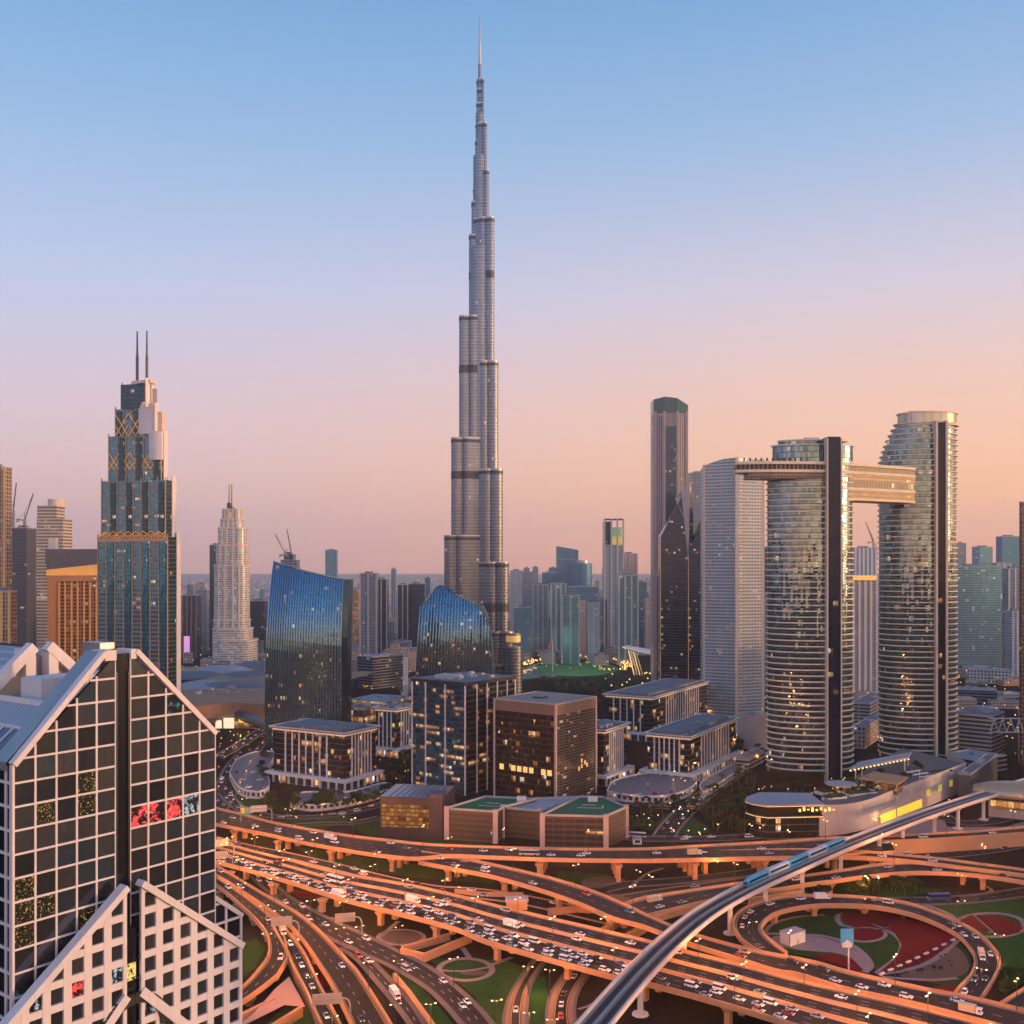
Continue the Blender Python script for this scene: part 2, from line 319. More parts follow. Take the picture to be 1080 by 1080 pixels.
def roof_kit(b, x0, x1, y0, y1, z, n=6, seed=1, big=True):
    rg = random.Random(seed)
    for i in range(n):
        w, d, h = rg.uniform(1.5,5), rg.uniform(1.5,5), rg.uniform(1,2.6)
        x, y = rg.uniform(x0+1, x1-w-1), rg.uniform(y0+1, y1-d-1)
        m_ = MB(); m_.box(x, x+w, y, y+d, z-.02, z+h); m_.box(x+.2, x+w-.2, y+.2, y+d-.2, z+h, z+h+.2); b.part('rooftop_unit', m_, M[rg.choice(['steel','roofl','conc2'])])
OFF = facade('office_black_glass', (.016,.017,.02), (.10,.09,.09), 1.6, 4.2, .06, .10, .10, 1.6, .25, .08, .02)
def office(name, label, px, py, a, pl, pr, ztop, seed, pods=(7.5, 4.5), bays=(3, 3), shops=True):
    b = Bld(name, label, px, py, a, pl, pr, group='white pillared office blocks', lim=185); rg = random.Random(seed)
    ph, ins = pods; x1, y1 = b.wR, b.wL
    mb = MB(); mb.prism([(ins+.6,ins+.6),(x1-ins-.6,ins+.6),(x1-ins-.6,y1-ins-.6),(ins+.6,y1-ins-.6)], ph+.3, ztop-2.2, 0); b.part('curtain_wall', mb, OFF)
    mb = MB(); mb.prism(b.rect(-1.6), 0, ph-1.8); b.part('shop_front', mb, SHOP)
    mb = MB(); mb.prism(b.rect(0), ph-1.8, ph+.3); b.part('podium_slab', mb, M['white'])
    for L, axis in ((x1, 0), (y1, 1)):
        n = max(3, int(L/7.5))
        for i in range(n+1):
            if axis == 1 and i == 0: continue
            c = .7+(L-1.4)*i/n; mb = MB()
            mb.box(c-.7, c+.7, .05, 1.4, 0, ph-1.82) if axis == 0 else mb.box(.05, 1.4, c-.7, c+.7, 0, ph-1.82)
            b.part('pillar', mb, M['white'])
    for L, axis, nb in ((x1-2*ins, 0, bays[0]), (y1-2*ins, 1, bays[1])):
        k = max(4, int(L/4.2)); c0 = ins+L*.24; c1 = ins+L*.82; n = max(3, int((c1-c0)/(3.6 if L < 45 else 6.2)))
        for i in range(n+1):
            c = c0+(c1-c0)*i/n; mb = MB()
            mb.box(c-.55, c+.55, ins-.1, ins+.58, ph+.3, ztop-2.9) if axis == 0 else mb.box(ins-.1, ins+.58, c-.55, c+.55, ph+.3, ztop-2.9)
            b.part('pilaster', mb, M['white'])
    mb = MB(); mb.prism(b.rect(-ins+.1), ztop-2.85, ztop-2.2, 0); b.part('cornice', mb, M['white'])
    mb = MB(); mb.prism(b.rect(-ins+.3), ztop-2.2, ztop-1.1, 0); b.part('lit_soffit', mb, SOFF)
    mb = MB(); q = b.rect(-ins+2.4); r = b.rect(-ins+.6)
    for i in range(4):
        j = (i+1)%4; mb.poly([(*q[i],ztop-.3),(*q[j],ztop-.3),(*r[j],ztop-.35),(*r[i],ztop-.35)])
    mb.prism(b.rect(-ins+2.4), ztop-1.1, ztop-.3); b.part('roof', mb, M['roof'])
    for L, axis in ((x1-2*ins+4.8, 0), (y1-2*ins+4.8, 1)):
        for e in (0, 1):
            mb = MB(); o = ins-2.4; hi = (y1 if axis == 0 else x1)-o
            p = o if e == 0 else hi-.8
            (mb.box(o, o+L, p, p+.8, ztop-.1, ztop+.7) if axis == 0 else mb.box(p, p+.8, o+.81, o+L-.81, ztop-.1, ztop+.7)); b.part('roof_rail', mb, M['white'])
    mb = MB(); mb.box(ins+5, x1-ins-6, ins+6, y1-ins-7, ztop-.32, ztop+2.2); b.part('plant_room', mb, M['roof'])
    roof_kit(b, ins+3, x1-ins-3, ins+2, y1-ins-2, ztop-.3, 20, seed)
    return b
SHOP = facade('shop_glass', (.03,.03,.035), (.14,.12,.11), 3.6, 5.6, .1, .1, .30, 2.2, .2, .12, .03)
def soffmat():
    m, t, b = newmat('lit_soffit'); uv = t.nodes.new('ShaderNodeUVMap'); sp = t.nodes.new('ShaderNodeSeparateXYZ'); t.links.new(uv.outputs[0], sp.inputs[0])
    f = ml(t, 'FRACT', ml(t, 'DIVIDE', sp.outputs[0], 2.4)); k = ml(t, 'LESS_THAN', ml(t, 'ABSOLUTE', ml(t, 'SUBTRACT', f, .5)), .3)
    b.inputs['Base Color'].default_value = (.5,.4,.3,1); b.inputs['Emission Color'].default_value = (1,.52,.18,1)
    t.links.new(ml(t, 'MULTIPLY_ADD', k, .9, .12), b.inputs['Emission Strength']); return m
SOFF = soffmat()
# ------------------------------------------------------------------ gabled glass tower in front (two leaves joined by a dark slot)
def dusit():
    A = Vector((gx(14,150), 150, 0)); dx = Vector((20.6, 28, 0)).normalized(); rz = math.atan2(dx.y, dx.x)
    T = thing('gabled_tower', 'white gridded dark glass tower with a split gable top beside the motorway', 'tower', A, rz)
    g = lambda n, mb, m, par=None, sm=False: mb.build(n, m, par or T, sm)
    W, HE, HP = 34.8, 141.6, 156.4; SL0, SL1 = 16.1, 18.6       # slot
    DP = 46.0
    def top(x): return HE+(HP-HE)*(x/SL0 if x <= SL0 else (W-x)/(W-SL1))
    GR = conc('facade_granite', (.66,.58,.56)); GD = plain('slot_dark_panel', (.035,.04,.045), .25, .4)
    PN = []
    for i, (c, rf) in enumerate([((.014,.015,.018), .05), ((.022,.024,.028), .04), ((.010,.010,.012), .07), ((.03,.028,.028), .05), ((.018,.024,.03), .06)]):
        m = plain('pane_glass_%s' % 'abcde'[i], tuple(v*5+.03 for v in c), rf, .8, 0, spec=1.0); PN.append(m); t = m.node_tree; bp = t.nodes.new('ShaderNodeBump'); bp.inputs['Strength'].default_value = .10; bp.inputs['Distance'].default_value = .3
        t.links.new(noisen(t, posn(t), .22, 2), bp.inputs['Height']); t.links.new(bp.outputs[0], t.nodes['Principled BSDF'].inputs['Normal'])
    def sign(nm, cols, sc, thr, st, stripes=False):  # speckled glow; on the panes it paints in mirrored lights
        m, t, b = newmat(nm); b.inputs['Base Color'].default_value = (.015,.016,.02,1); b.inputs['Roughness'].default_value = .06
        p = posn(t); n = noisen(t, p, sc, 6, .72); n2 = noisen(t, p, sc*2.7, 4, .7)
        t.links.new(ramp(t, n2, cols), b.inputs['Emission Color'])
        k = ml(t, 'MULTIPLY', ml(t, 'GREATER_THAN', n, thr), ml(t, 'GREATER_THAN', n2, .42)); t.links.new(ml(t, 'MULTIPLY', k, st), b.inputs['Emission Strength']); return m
    gold = sign('pane_gold_reflection', [(.3,(1,.45,.04)),(.6,(1,.7,.1)),(.8,(1,.85,.4))], 3.4, .59, .8)  # emissive patches painted on the panes in place of mirrored city lights
    redm = sign('pane_red_reflection', [(.35,(1,.02,.02)),(.6,(1,.10,.08)),(.75,(1,.75,.75))], .8, .50, 1.1)
    teal = sign('pane_teal_reflection', [(.3,(.05,.5,.5)),(.7,(.3,.9,.85))], 1.3, .56, .3)
    wht = sign('pane_white_reflection', [(.3,(.4,.6,.8)),(.7,(1,1,1))], 1.2, .53, .6)
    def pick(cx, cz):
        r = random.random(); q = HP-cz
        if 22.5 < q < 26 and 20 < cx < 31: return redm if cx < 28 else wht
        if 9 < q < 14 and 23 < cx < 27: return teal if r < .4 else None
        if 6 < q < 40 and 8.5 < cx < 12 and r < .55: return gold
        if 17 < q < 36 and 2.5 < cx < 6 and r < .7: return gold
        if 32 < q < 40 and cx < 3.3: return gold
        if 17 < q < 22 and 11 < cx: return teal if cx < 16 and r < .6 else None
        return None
    panes = []
    def clip(poly, f):                                   # keep the part of a polygon where f >= 0 (f is linear)
        r = []
        for i in range(len(poly)):
            a, b = poly[i-1], poly[i]; fa, fb = f(a), f(b)
            if (fa >= 0) != (fb >= 0):
                k = fa/(fa-fb); r.append((a[0]+(b[0]-a[0])*k, a[1]+(b[1]-a[1])*k))
            if fb >= 0: r.append(b)
        return r
    def gridface(x0, x1, cols, zlo, zhi, zrow0, rh, y, bar, roofs, pane_y, holes=None):
        bars = MB(); cw = (x1-x0)/cols
        for c in range(cols):
            z = zrow0
            while z > zlo:
                a, b_, lo, hi = x0+c*cw+bar/2, x0+(c+1)*cw-bar/2, z-rh+bar/2, z-bar/2
                p = [(a,lo),(b_,lo),(b_,hi),(a,hi)]
                for f in roofs: p = clip(p, f)
                if len(p) > 2: panes.append((p, pane_y))
                z -= rh
        return bars
    # main facade bars, as one lattice per leaf, standing 0.25 proud of the glass
    tl = lambda p: top(p[0])-.55-p[1]
    for x0, x1 in ((0, SL0), (SL1, W)):
        gridface(x0, x1, 5, 20, 157, HP-.6, 3.36, 0, .30, [tl], 0)
        mb = MB(); n = 5; cw = (x1-x0)/n
        for i in range(n+1):
            x = x0+cw*i; xa, xb = max(x0, x-.15), min(x1, x+.15)
            mb.prism([(xa,-.13),(xb,-.13),(xb,.15),(xa,.15)], 0, min(top(xa), top(xb))-.3)
        z = HP-.6
        while z > 5:
            a, b_ = x0, x1
            if z > HE:
                k = (z-HE)/(HP-HE)
                if x0 < 1: a = SL0*k
                else: b_ = W-(W-SL1)*k
            if b_-a > .5: mb.box(a, b_, -.10, .12, z-.15, z+.15)
            z -= 3.36
        g('facade_lattice', mb, GR)
        for (xa, za, xb, zb) in [((0,HE,SL0-1.9,HP) if x0 < 1 else (SL1+1.0,HP,W,HE))]:
            mb = MB(); mb.beam((xa,.2,za),(xb,.2,zb),1.3,.8,0); g('gable_coping', mb, GR)
    mb = MB(); mb.box(SL0-1.9, SL0, -.3, 3.5, HP-1.2, HP+.35); g('gable_cap', mb, GR)
    mb = MB(); mb.box(SL1, SL1+1.0, -.3, 3.5, HP-1.2, HP+.3); g('gable_cap', mb, GR)
    mb = MB(); mb.box(SL0+.02, SL1-.02, 1.6, 4, 0, HP-2.5); mb.box(SL0+.02, SL0+.35, -.1, 1.6, 0, HP-3); mb.box(SL1-.35, SL1-.02, -.1, 1.6, 0, HP-3); g('slot_recess', mb, GD)
    mb = MB(); mb.box(SL0, SL1, 4.1, 9, HP-3, HP+1.2); g('slot_cap', mb, M['steel'])
    # body behind, roof slopes running back
    mb = MB(); mb.poly([(0.02,.2,0),(W-.02,.2,0),(W-.02,.2,HE),(SL1,.2,HP-.3),(SL0,.2,HP-.3),(.02,.2,HE)])
    mb.box(.05, W-.05, .25, DP, 0, HE-.2); g('body_wall', mb, M['black'])
    RM = None
    m, t, b = newmat('ribbed_metal_roof'); uv = t.nodes.new('ShaderNodeUVMap'); sp = t.nodes.new('ShaderNodeSeparateXYZ'); t.links.new(uv.outputs[0], sp.inputs[0])
    k = ml(t, 'LESS_THAN', ml(t, 'FRACT', ml(t, 'DIVIDE', sp.outputs[0], 1.15)), .22)
    t.links.new(mixc(t, k, (.27,.29,.33), (.42,.44,.48)), b.inputs['Base Color']); b.inputs['Metallic'].default_value = .35; b.inputs['Roughness'].default_value = .5
    RM = m
    XT, ZT = 8.4, HE-.5+(HP-HE)*8.4/SL0; mb = MB(); L = math.hypot(XT, ZT-HE)
    mb.poly([(-.6,2.2,HE-.5),(XT,2.2,ZT),(XT,DP,ZT),(-.6,DP,HE-.5)], 0, [(0,0),(0,L),(DP,L),(DP,0)])
    mb.poly([(W+.2,2.2,HE-.5),(W+.2,DP,HE-.5),(W-XT,DP,ZT),(W-XT,2.2,ZT)], 0, [(0,0),(DP,0),(DP,L),(0,L)]); g('metal_roof', mb, RM)
    mb = MB(); mb.poly([(XT,.8,ZT-1),(W-XT,.8,ZT-1),(W-XT,DP,ZT-1),(XT,DP,ZT-1)]); g('roof_terrace', mb, M['roofl'])
    mb = MB(); mb.beam((XT,4.6,ZT),(XT,DP,ZT),.8,.8); g('terrace_kerb', mb, GR)
    mb = MB(); mb.poly([(-.5,.9,HE+.35),(SL0-2,.9,HP+.2),(SL0-2,4.6,HP+.2),(-.5,4.6,HE+.35)]); mb.poly([(-.5,4.6,HE+.35),(SL0-2,4.6,HP+.2),(SL0-2,4.6,HP-1.2),(-.5,4.6,HE-1)])
    mb.poly([(-.5,.9,HE-.9),(-.5,.9,HE+.35),(-.5,4.6,HE+.35),(-.5,4.6,HE-.9)]); g('coping_back', mb, M['steel'])
    GB = plain('roof_glass_blue', (.10,.13,.18), .12, .6, 0)
    mb = MB(); mb.poly([(-.7,4.8,HE-.3),(4.6,4.8,HE+3.95),(4.6,DP,HE+3.95),(-.7,DP,HE-.3)]); g('eave_glazing', mb, GB)
    mb = MB()
    for i in range(14): y = 5+i*3.0; mb.beam((-.8,y,HE-.2),(4.6,y,HE+4.1),.25,.25)
    mb.beam((-.9,4.6,HE-.3),(-.9,DP,HE-.3),.5,.7); mb.beam((4.7,4.6,HE+4.1),(4.7,DP,HE+4.1),.35,.35); g('eave_glazing_bars', mb, GR)
    # rear cross gables in cream and the penthouse block
    mb = MB(); mb.box(SL0-4.5, SL1+6, 13, 19, ZT-1, HP-4.6); g('penthouse_wall', mb, M['white'])
    yr = 23.4
    for xa, xb in ((SL0, .5), (SL1, W-.5)):              # the same split gable again at the back
        mb = MB(); mb.beam((xa,yr,HP-.2),(xb,yr,HE+.3),1.8,1.7); g('rear_gable_coping', mb, GR); s_ = 1 if xb > xa else -1
        mb = MB(); q = [(xa,yr+.9,ZT-3),(xb,yr+.9,ZT-3),(xb,yr+.9,HE),(xa,yr+.9,HP-1)]; mb.poly(q if s_ > 0 else list(reversed(q))); g('rear_gable_wall', mb, M['cream'])
        mb = MB(); mb.box(min(xa,xa-s_*.1,xa+s_*1.6), max(xa,xa-s_*.1,xa+s_*1.6), yr-.8, yr+3, ZT-3, HP-.6); g('rear_gable_post', mb, GR)
        mb = MB(); q = [(xa,yr+.95,HP-.4),(xb,yr+.95,HE+.1),(xb,DP,HE+.1),(xa,DP,HP-.4)]; mb.poly(q if s_ < 0 else list(reversed(q))); g('rear_roof', mb, RM)
    mb = MB(); mb.box(SL0+.1, SL1-.1, yr+1.5, yr+2.5, ZT-3, HP-2); g('rear_slot', mb, M['steel'])
    # left flank lattice
    mb = MB()
    for i in range(12): mb.box(-.2, .04, 1.8+i*3.3-.2, 1.8+i*3.3+.2, 0, HE-.3)
    z = HP-.6-3.36*5
    while z > 5: mb.box(-.16, .04, 0, DP, z-.2, z+.2); z -= 3.36
    mb.box(-.3,-.0,-.3,.5,0,HE); g('flank_lattice', mb, GR)
    # the lower, wider inverted V in front of the facade: thick white grid with square windows
    FY = -3.0
    PK = gz(925, 164.0)+.4; SLP = .78
    def low(p): return PK-abs(p[0]-(SL0+SL1)/2)*SLP-p[1]
    for x0, x1, nm in ((-16, SL0, 0), (SL1, 38.0, 1)):
        cols = 10 if nm == 0 else 6; cw = (x1-x0)/cols; mb = MB()
        zt = PK-.5
        for i in range(cols+1):
            x = x0+cw*i; xa, xb = max(x0, x-.62), min(x1, x+.62); h = min(low((xa,0)), low((xb,0)))
            if h > 8: mb.prism([(xa,FY),(xb,FY),(xb,FY+.5),(xa,FY+.5)], 0, h)
        z = PK-2.2
        while z > 5:
            e = (PK-z)/SLP; a, b_ = (max(x0, (SL0+SL1)/2-e), x1) if nm == 0 else (x0, min(x1, (SL0+SL1)/2+e))
            if b_-a > .6: mb.box(a, b_, FY+.04, FY+.46, z-.55, z+.55)
            z -= 3.36
        g('lower_grid', mb, GR)
        gx0 = x0
        for c in range(cols):
            z = PK-2.2
            while z > 60:
                a, b_, lo, hi = x0+c*cw+.62, x0+(c+1)*cw-.62, z-3.36+.55, z-.55
                p = clip([(a,lo),(b_,lo),(b_,hi),(a,hi)], lambda q: low(q)-.5)
                if len(p) > 2: panes.append((p, FY+.38))
                z -= 3.36
        mb = MB(); s = -1 if nm == 0 else 1; xm = x1 if nm == 0 else x0; xe = x0 if nm == 0 else x1
        mb.beam((xm, FY+.4, PK-1.1), (xe, FY+.4, PK-1.1-abs(xe-xm)*SLP), 1.8, 1.0); g('lower_coping', mb, GR)
        mb = MB(); xi = xm; zb = gz(1043,164)
        mb.beam((xi, FY+.15, zb), (xi+s*15, FY+.15, zb-15), .9, 1.4); g('entrance_jamb', mb, GR)
    mb = MB(); mb.box(W+.1, 41.2, 1.5, 30, 0, gz(978,175.)); mb.poly([(W+.05,1.4,0),(41.3,1.4,0),(41.3,1.4,gz(980,175)),(W+.05,1.4,gz(951,175))]); mb.box(-16,38,FY+.6,0.05,0,60); g('lower_wing_wall', mb, M['black'])
    mb = MB()
    for x in (W+3.2, 41.2): mb.box(x-.2, x+.2, 1.15, 1.5, 0, gz(951,175)-(x-W)*.75)
    z = gz(951,175)-2
    while z > 10: mb.box(W+.1, min(41.3, W+.1+(gz(951,175)-z)/.75), 1.2, 1.45, z-.2, z+.2); z -= 3.36
    mb.beam((W-.1,1.2,gz(951,175)),(41.4,1.2,gz(951,175)-6.7*.78),.6,.7); g('lower_wing_lattice', mb, GR)
    mb = MB()                                            # arch over the entrance
    xc = (SL0+SL1)/2; zc = gz(1085,164)
    for i in range(14):
        a0, a1 = math.pi*i/14, math.pi*(i+1)/14
        mb.beam((xc+5.4*math.cos(a0),FY+.1,zc+5.4*math.sin(a0)),(xc+5.4*math.cos(a1),FY+.1,zc+5.4*math.sin(a1)),1.6,.7,0,(0,1,0))
    g('entrance_arch', mb, M['dark'])
    mb = MB(); mb.box(SL0, SL1, -2, .2, 0, PK-8); g('entrance_glass', mb, M['black'])
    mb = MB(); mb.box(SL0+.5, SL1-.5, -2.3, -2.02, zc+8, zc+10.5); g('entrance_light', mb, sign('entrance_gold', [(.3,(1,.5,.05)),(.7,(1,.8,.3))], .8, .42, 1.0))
    # panes: the hundred largest as windows, the rest as one part
    def area(p): return abs(sum(p[i-1][0]*p[i][1]-p[i][0]*p[i-1][1] for i in range(len(p))))/2
    panes.sort(key=lambda q: -(area(q[0])*(1.0 if q[1] == 0 else .9)*(1 if sum(v[1] for v in q[0])/len(q[0]) > 78 else .2)))
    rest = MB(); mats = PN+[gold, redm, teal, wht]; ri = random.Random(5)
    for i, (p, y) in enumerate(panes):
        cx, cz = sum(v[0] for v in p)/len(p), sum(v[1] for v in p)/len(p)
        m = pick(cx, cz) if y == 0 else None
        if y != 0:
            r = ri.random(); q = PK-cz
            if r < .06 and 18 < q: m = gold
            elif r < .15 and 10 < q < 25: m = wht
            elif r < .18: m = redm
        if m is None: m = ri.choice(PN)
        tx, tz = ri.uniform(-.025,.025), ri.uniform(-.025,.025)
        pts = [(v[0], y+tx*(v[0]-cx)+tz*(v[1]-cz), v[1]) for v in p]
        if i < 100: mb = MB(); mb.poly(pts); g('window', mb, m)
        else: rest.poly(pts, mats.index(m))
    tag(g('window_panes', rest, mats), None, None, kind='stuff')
dusit()

# ------------------------------------------------------------------ the very tall tower with three stepped wings
def burj():
    Y0 = 1290; cx = gx(506, Y0); s = Y0/FPX
    T = thing('supertall_tower', 'very tall silver stepped tower tapering to a needle spire above the skyline', 'skyscraper', (cx, Y0, 0))
    SK = facade('silver_fins', (.10,.15,.21), (.27,.25,.25), 1.3, 3.9, .28, .2, .006, 1.2, .85, .24, .03, frame_metal=.7, frame_rough=.42)
    BA = plain('mechanical_band', (.045,.045,.05), .5, .4); TR = plain('polished_trim', (.42,.38,.36), .4, .8)
    def foot(L, r, dirn):                                # rounded wing: a nose and two side lobes
        d = Vector((math.cos(dirn), math.sin(dirn))); n = Vector((-d.y, d.x)); P = []
        def arc(c, rad, a0, a1, k):
            for i in range(k+1):
                a = dirn+a0+(a1-a0)*i/k; P.append((c.x+rad*math.cos(a), c.y+rad*math.sin(a)))
        e = d*max(L-r, .1)
        b0 = -n*r*.98-d*3
        P.append((b0.x, b0.y))
        arc(d*max(L-r*1.25-2, .1)-n*(r*.5), r*.5, -R(95), -R(5), 6)
        arc(d*max(L-r*.55, .2), r*.55, -R(80), R(80), 10)
        arc(d*max(L-r*1.25-2, .1)+n*(r*.5), r*.5, R(5), R(95), 6)
        b1 = n*r*.98-d*3; P.append((b1.x, b1.y)); return P
    wings = [(R(200), [(640,42,14),(566,40,13.5),(464,32.5,12),(336,24,10.5),(250,13.2,8.2),(215,10.4,7.2),(150,6,4.6),(103,3.2,2.8)]),
             (R(-32), [(700,42,13.5),(666,38,13),(594,33,12.5),(497,26.5,11.5),(384,21.5,10),(233,17,8.4),(182,11,6),(132,8.5,4.4),(85,5,2.4)]),
             (R(84), [(640,38,13),(520,32,12.5),(430,26,11.5),(300,20,10),(200,14,7.5),(165,10,5),(110,7,3.6),(95,5,2.6)])]
    for dirn, tiers in wings:
        for ty, ext, r in tiers:
            z = gz(ty, Y0); L = max(r+.5, (ext*s-(r*.30 if abs(math.cos(dirn)) > .3 else 0))/max(.82, abs(math.cos(dirn))))
            fp = foot(L, r*s*.92, dirn); mb = MB(); mb.prism(fp, 0, z, 0); o = mb.build('wing_tier', SK, T)
            mb = MB(); mb.prism(offs(fp, .35), z-4.5, z-1.2, 0); mb.build('crown_band', BA, o)
            mb = MB(); mb.prism(offs(fp, .25), z+.02, z+1.6, 0); mb.build('crown_rail', TR, o)
            for by in (292, 391, 502, 640):
                zb = gz(by, Y0)
                if zb < z-9:
                    mb = MB(); mb.prism(offs(fp, .22), zb-4.6, zb+4.6, 0); mb.build('mechanical_band', BA, o)
    core = [(700,15),(262,11.5),(165,7),(120,4.4),(84,2.6),(68,1.7)]
    for ty, r in core:
        mb = MB(); mb.prism(ellipse(0,0,r*s,r*s,18), 0, gz(ty,Y0)); mb.build('core_tier', SK, T, True) if False else mb.build('core_tier', SK, T)
    mb = MB(); mb.tube((0,0,gz(70,Y0)),(0,0,gz(46,Y0)),1.9,1.3,10); mb.tube((0,0,gz(46,Y0)),(0,0,gz(17,Y0)),1.2,.45,8); mb.build('spire', TR, T)
    for px, py, d in ((540,597,30),(540,668,30)):          # bright caps of the lowest terraces
        pass
    mb = MB(); mb.prism(ellipse(40.5,-28,8.6,8.6,20), gz(678,Y0-28), gz(668,Y0-28)); mb.prism(ellipse(40,-28,11,11,20), 0, gz(682,Y0-28)); mb.build('lower_terrace', [SK], T)
    mb = MB(); mb.prism(ellipse(40.5,-28,8.9,8.9,20), gz(677,Y0-28), gz(670,Y0-28)); mb.build('lit_terrace', plain('amber_terrace_low', (1,.5,.15), .4, .2, .5, .3, emit=.3), T)
    for px, py in ((508,190),(512,190),(500,262),(505,230)):
        pass
burj()

# ------------------------------------------------------------------ two blue leaf-shaped glass towers
RIB = plain('blue_fin', (.14,.27,.37), .2, .85, .1)
def leaf_tower(label, Y, pl, pr, topfn, bulge, lean, nribs, side, hmin, inset):
    X0, X1 = gx(pl, Y), gx(pr, Y); Wd = X1-X0
    T = thing('leaf_glass_tower', label, 'glass tower', (X0, Y, 0), 0, 'blue leaf glass towers')
    GL = facade('leaf_glass_'+('a' if nribs > 24 else 'b'), (.07,.16,.225), (.02,.05,.07), 1.5, 3.9, .12, .10, .035, 1.2, .85, .07, .035, vary=.85)
    NU, NV = 36, 30
    def P(u, v, off=0.0):
        zt = topfn(u); z = zt*v; k = z/170.0
        y = bulge*(1-(1-(2*u-1)**2))+lean*max(0, k-(.52 if nribs > 24 else .46))**2
        x = Wd*u+inset(u, k)
        return Vector((x, y-off, z))
    mb = MB()
    for i in range(NU):
        for j in range(NV):
            a, b, c, d = P(i/NU,j/NV), P((i+1)/NU,j/NV), P((i+1)/NU,(j+1)/NV), P(i/NU,(j+1)/NV)
            mb.poly([a,b,c,d], 0, [(Wd*i/NU,a.z),(Wd*(i+1)/NU,b.z),(Wd*(i+1)/NU,c.z),(Wd*i/NU,d.z)])
    mb.build('glass_front', GL, T, True)
    # the back and the end walls
    mb = MB(); D = side
    for j in range(NV):
        for u, fl_ in ((1.0, 1), (0.0, 0)):
            a, b = P(u, j/NV), P(u, (j+1)/NV); a2 = Vector((a.x-(3 if fl_ else -3), max(a.y+1, D-lean*0), a.z)); b2 = Vector((b.x-(3 if fl_ else -3), max(b.y+1, D), b.z))
            q = [a,a2,b2,b] if fl_ else [a2,a,b,b2]
            mb.poly(q, 0, [(0,a.z),(D,a.z),(D,b.z),(0,b.z)] )
    for i in range(NU):
        a, b = P(i/NU,1), P((i+1)/NU,1); mb.poly([a,b,Vector((b.x,max(D,b.y+1),b.z)),Vector((a.x,max(D,a.y+1),a.z))], 1)
        a, b = P(i/NU,0), P((i+1)/NU,0); a3, b3 = P(i/NU,1), P((i+1)/NU,1)
        mb.poly([Vector((b.x,D,0)),Vector((a.x,D,0)),Vector((a3.x,max(D,a3.y+1),a3.z)),Vector((b3.x,max(D,b3.y+1),b3.z))], 0)
    mb.build('side_wall', [facade('leaf_side_glass', (.03,.08,.10), (.03,.04,.045), 1.6, 3.9, .12, .2, .06, 1.4, .6, .12, .03), M['dark']], T)
    for k in range(nribs+1):
        u = k/nribs; mb = MB(); pts = [P(u, j/15) for j in range(16)]
        for a, b in zip(pts[:-1], pts[1:]):
            wd = .5
            mb.poly([a+Vector((-wd,.1,0)),a+Vector((-wd,-1.0,0)),b+Vector((-wd,-1.0,0)),b+Vector((-wd,.1,0))])
            mb.poly([a+Vector((-wd,-1.0,0)),a+Vector((wd,-1.0,0)),b+Vector((wd,-1.0,0)),b+Vector((-wd,-1.0,0))])
            mb.poly([a+Vector((wd,-1.0,0)),a+Vector((wd,.1,0)),b+Vector((wd,.1,0)),b+Vector((wd,-1.0,0))])
        mb.build('fin', RIB, T)
    mb = MB(); pts = [P(i/24, 1) for i in range(25)]
    for a, b in zip(pts[:-1], pts[1:]): mb.beam(a+Vector((0,-.6,.3)), b+Vector((0,-.6,.3)), 1.6, 1.2)
    mb.build('roof_edge', RIB, T)
    return T, P
Yb = 985
tf1 = lambda u: gz(592.5,Yb)-(gz(592.5,Yb)-gz(611.5,Yb))*(u**.9)
t1, P1 = leaf_tower('blue ribbed glass tower with a slanting top, taller and nearer of the leaf pair', Yb, 277.5, 358, tf1, 9, 85, 28, 30, 0, lambda u, k: 3.6*max(0, k-.25)*(1-u)*1.3+3.5*u*max(0,.6-k)*0)
mb = MB()
for j in range(20):
    a, b = P1(1, j/20), P1(1, (j+1)/20); mb.poly([a+Vector((.1,-.5,0)), a+Vector((5.2,7,0)), b+Vector((5.2,7,0)), b+Vector((.1,-.5,0))], 0, [(0,a.z),(9,a.z),(9,b.z),(0,b.z)])
    mb.poly([a+Vector((5.2,7,0)), a+Vector((5.2,30,0)), b+Vector((5.2,30,0)), b+Vector((5.2,7,0))], 0, [(9,a.z),(30,a.z),(30,b.z),(9,b.z)])
mb.build('end_glass', plain('teal_end_glass', (.012,.04,.055), .12, .6, 0), t1)
Yc = 1160
def tf2(u):
    x = 438+80*u
    pts = [(438,640),(446,632),(453,620),(459,617.5),(470,622),(482,629),(496,634),(509,639.5),(514,650),(518,672),(521,690)]
    for (a, p), (b, q) in zip(pts[:-1], pts[1:]):
        if a <= x <= b: return gz(p+(q-p)*(x-a)/(b-a), Yc)
    return gz(690, Yc)
t2, P2 = leaf_tower('blue ribbed leaf-shaped glass tower curving to a peak, in front of the needle-spired tower', Yc, 438, 518, tf2, 10, 95, 24, 32, 0, lambda u, k: 5*max(0,k-.3)*(1-u)*2.0)
mb = MB(); prv = None
for a, b in zip([(478,627),(500,637),(509,645),(514,660),(518,683),(519.5,720),(519,760)][:-1], [(500,637),(509,645),(514,660),(518,683),(519.5,720),(519,760),(519,790)]):
    f = lambda q: Vector((gx(q[0]+1.5,Yc)-gx(438,Yc), 11.5, gz(q[1],Yc)))
    mb.beam(f(a), f(b), 2.6, 4.5, 0, (0,1,0))
mb.build('edge_frame', plain('blue_grey_frame', (.10,.16,.19), .35, .6), t2)
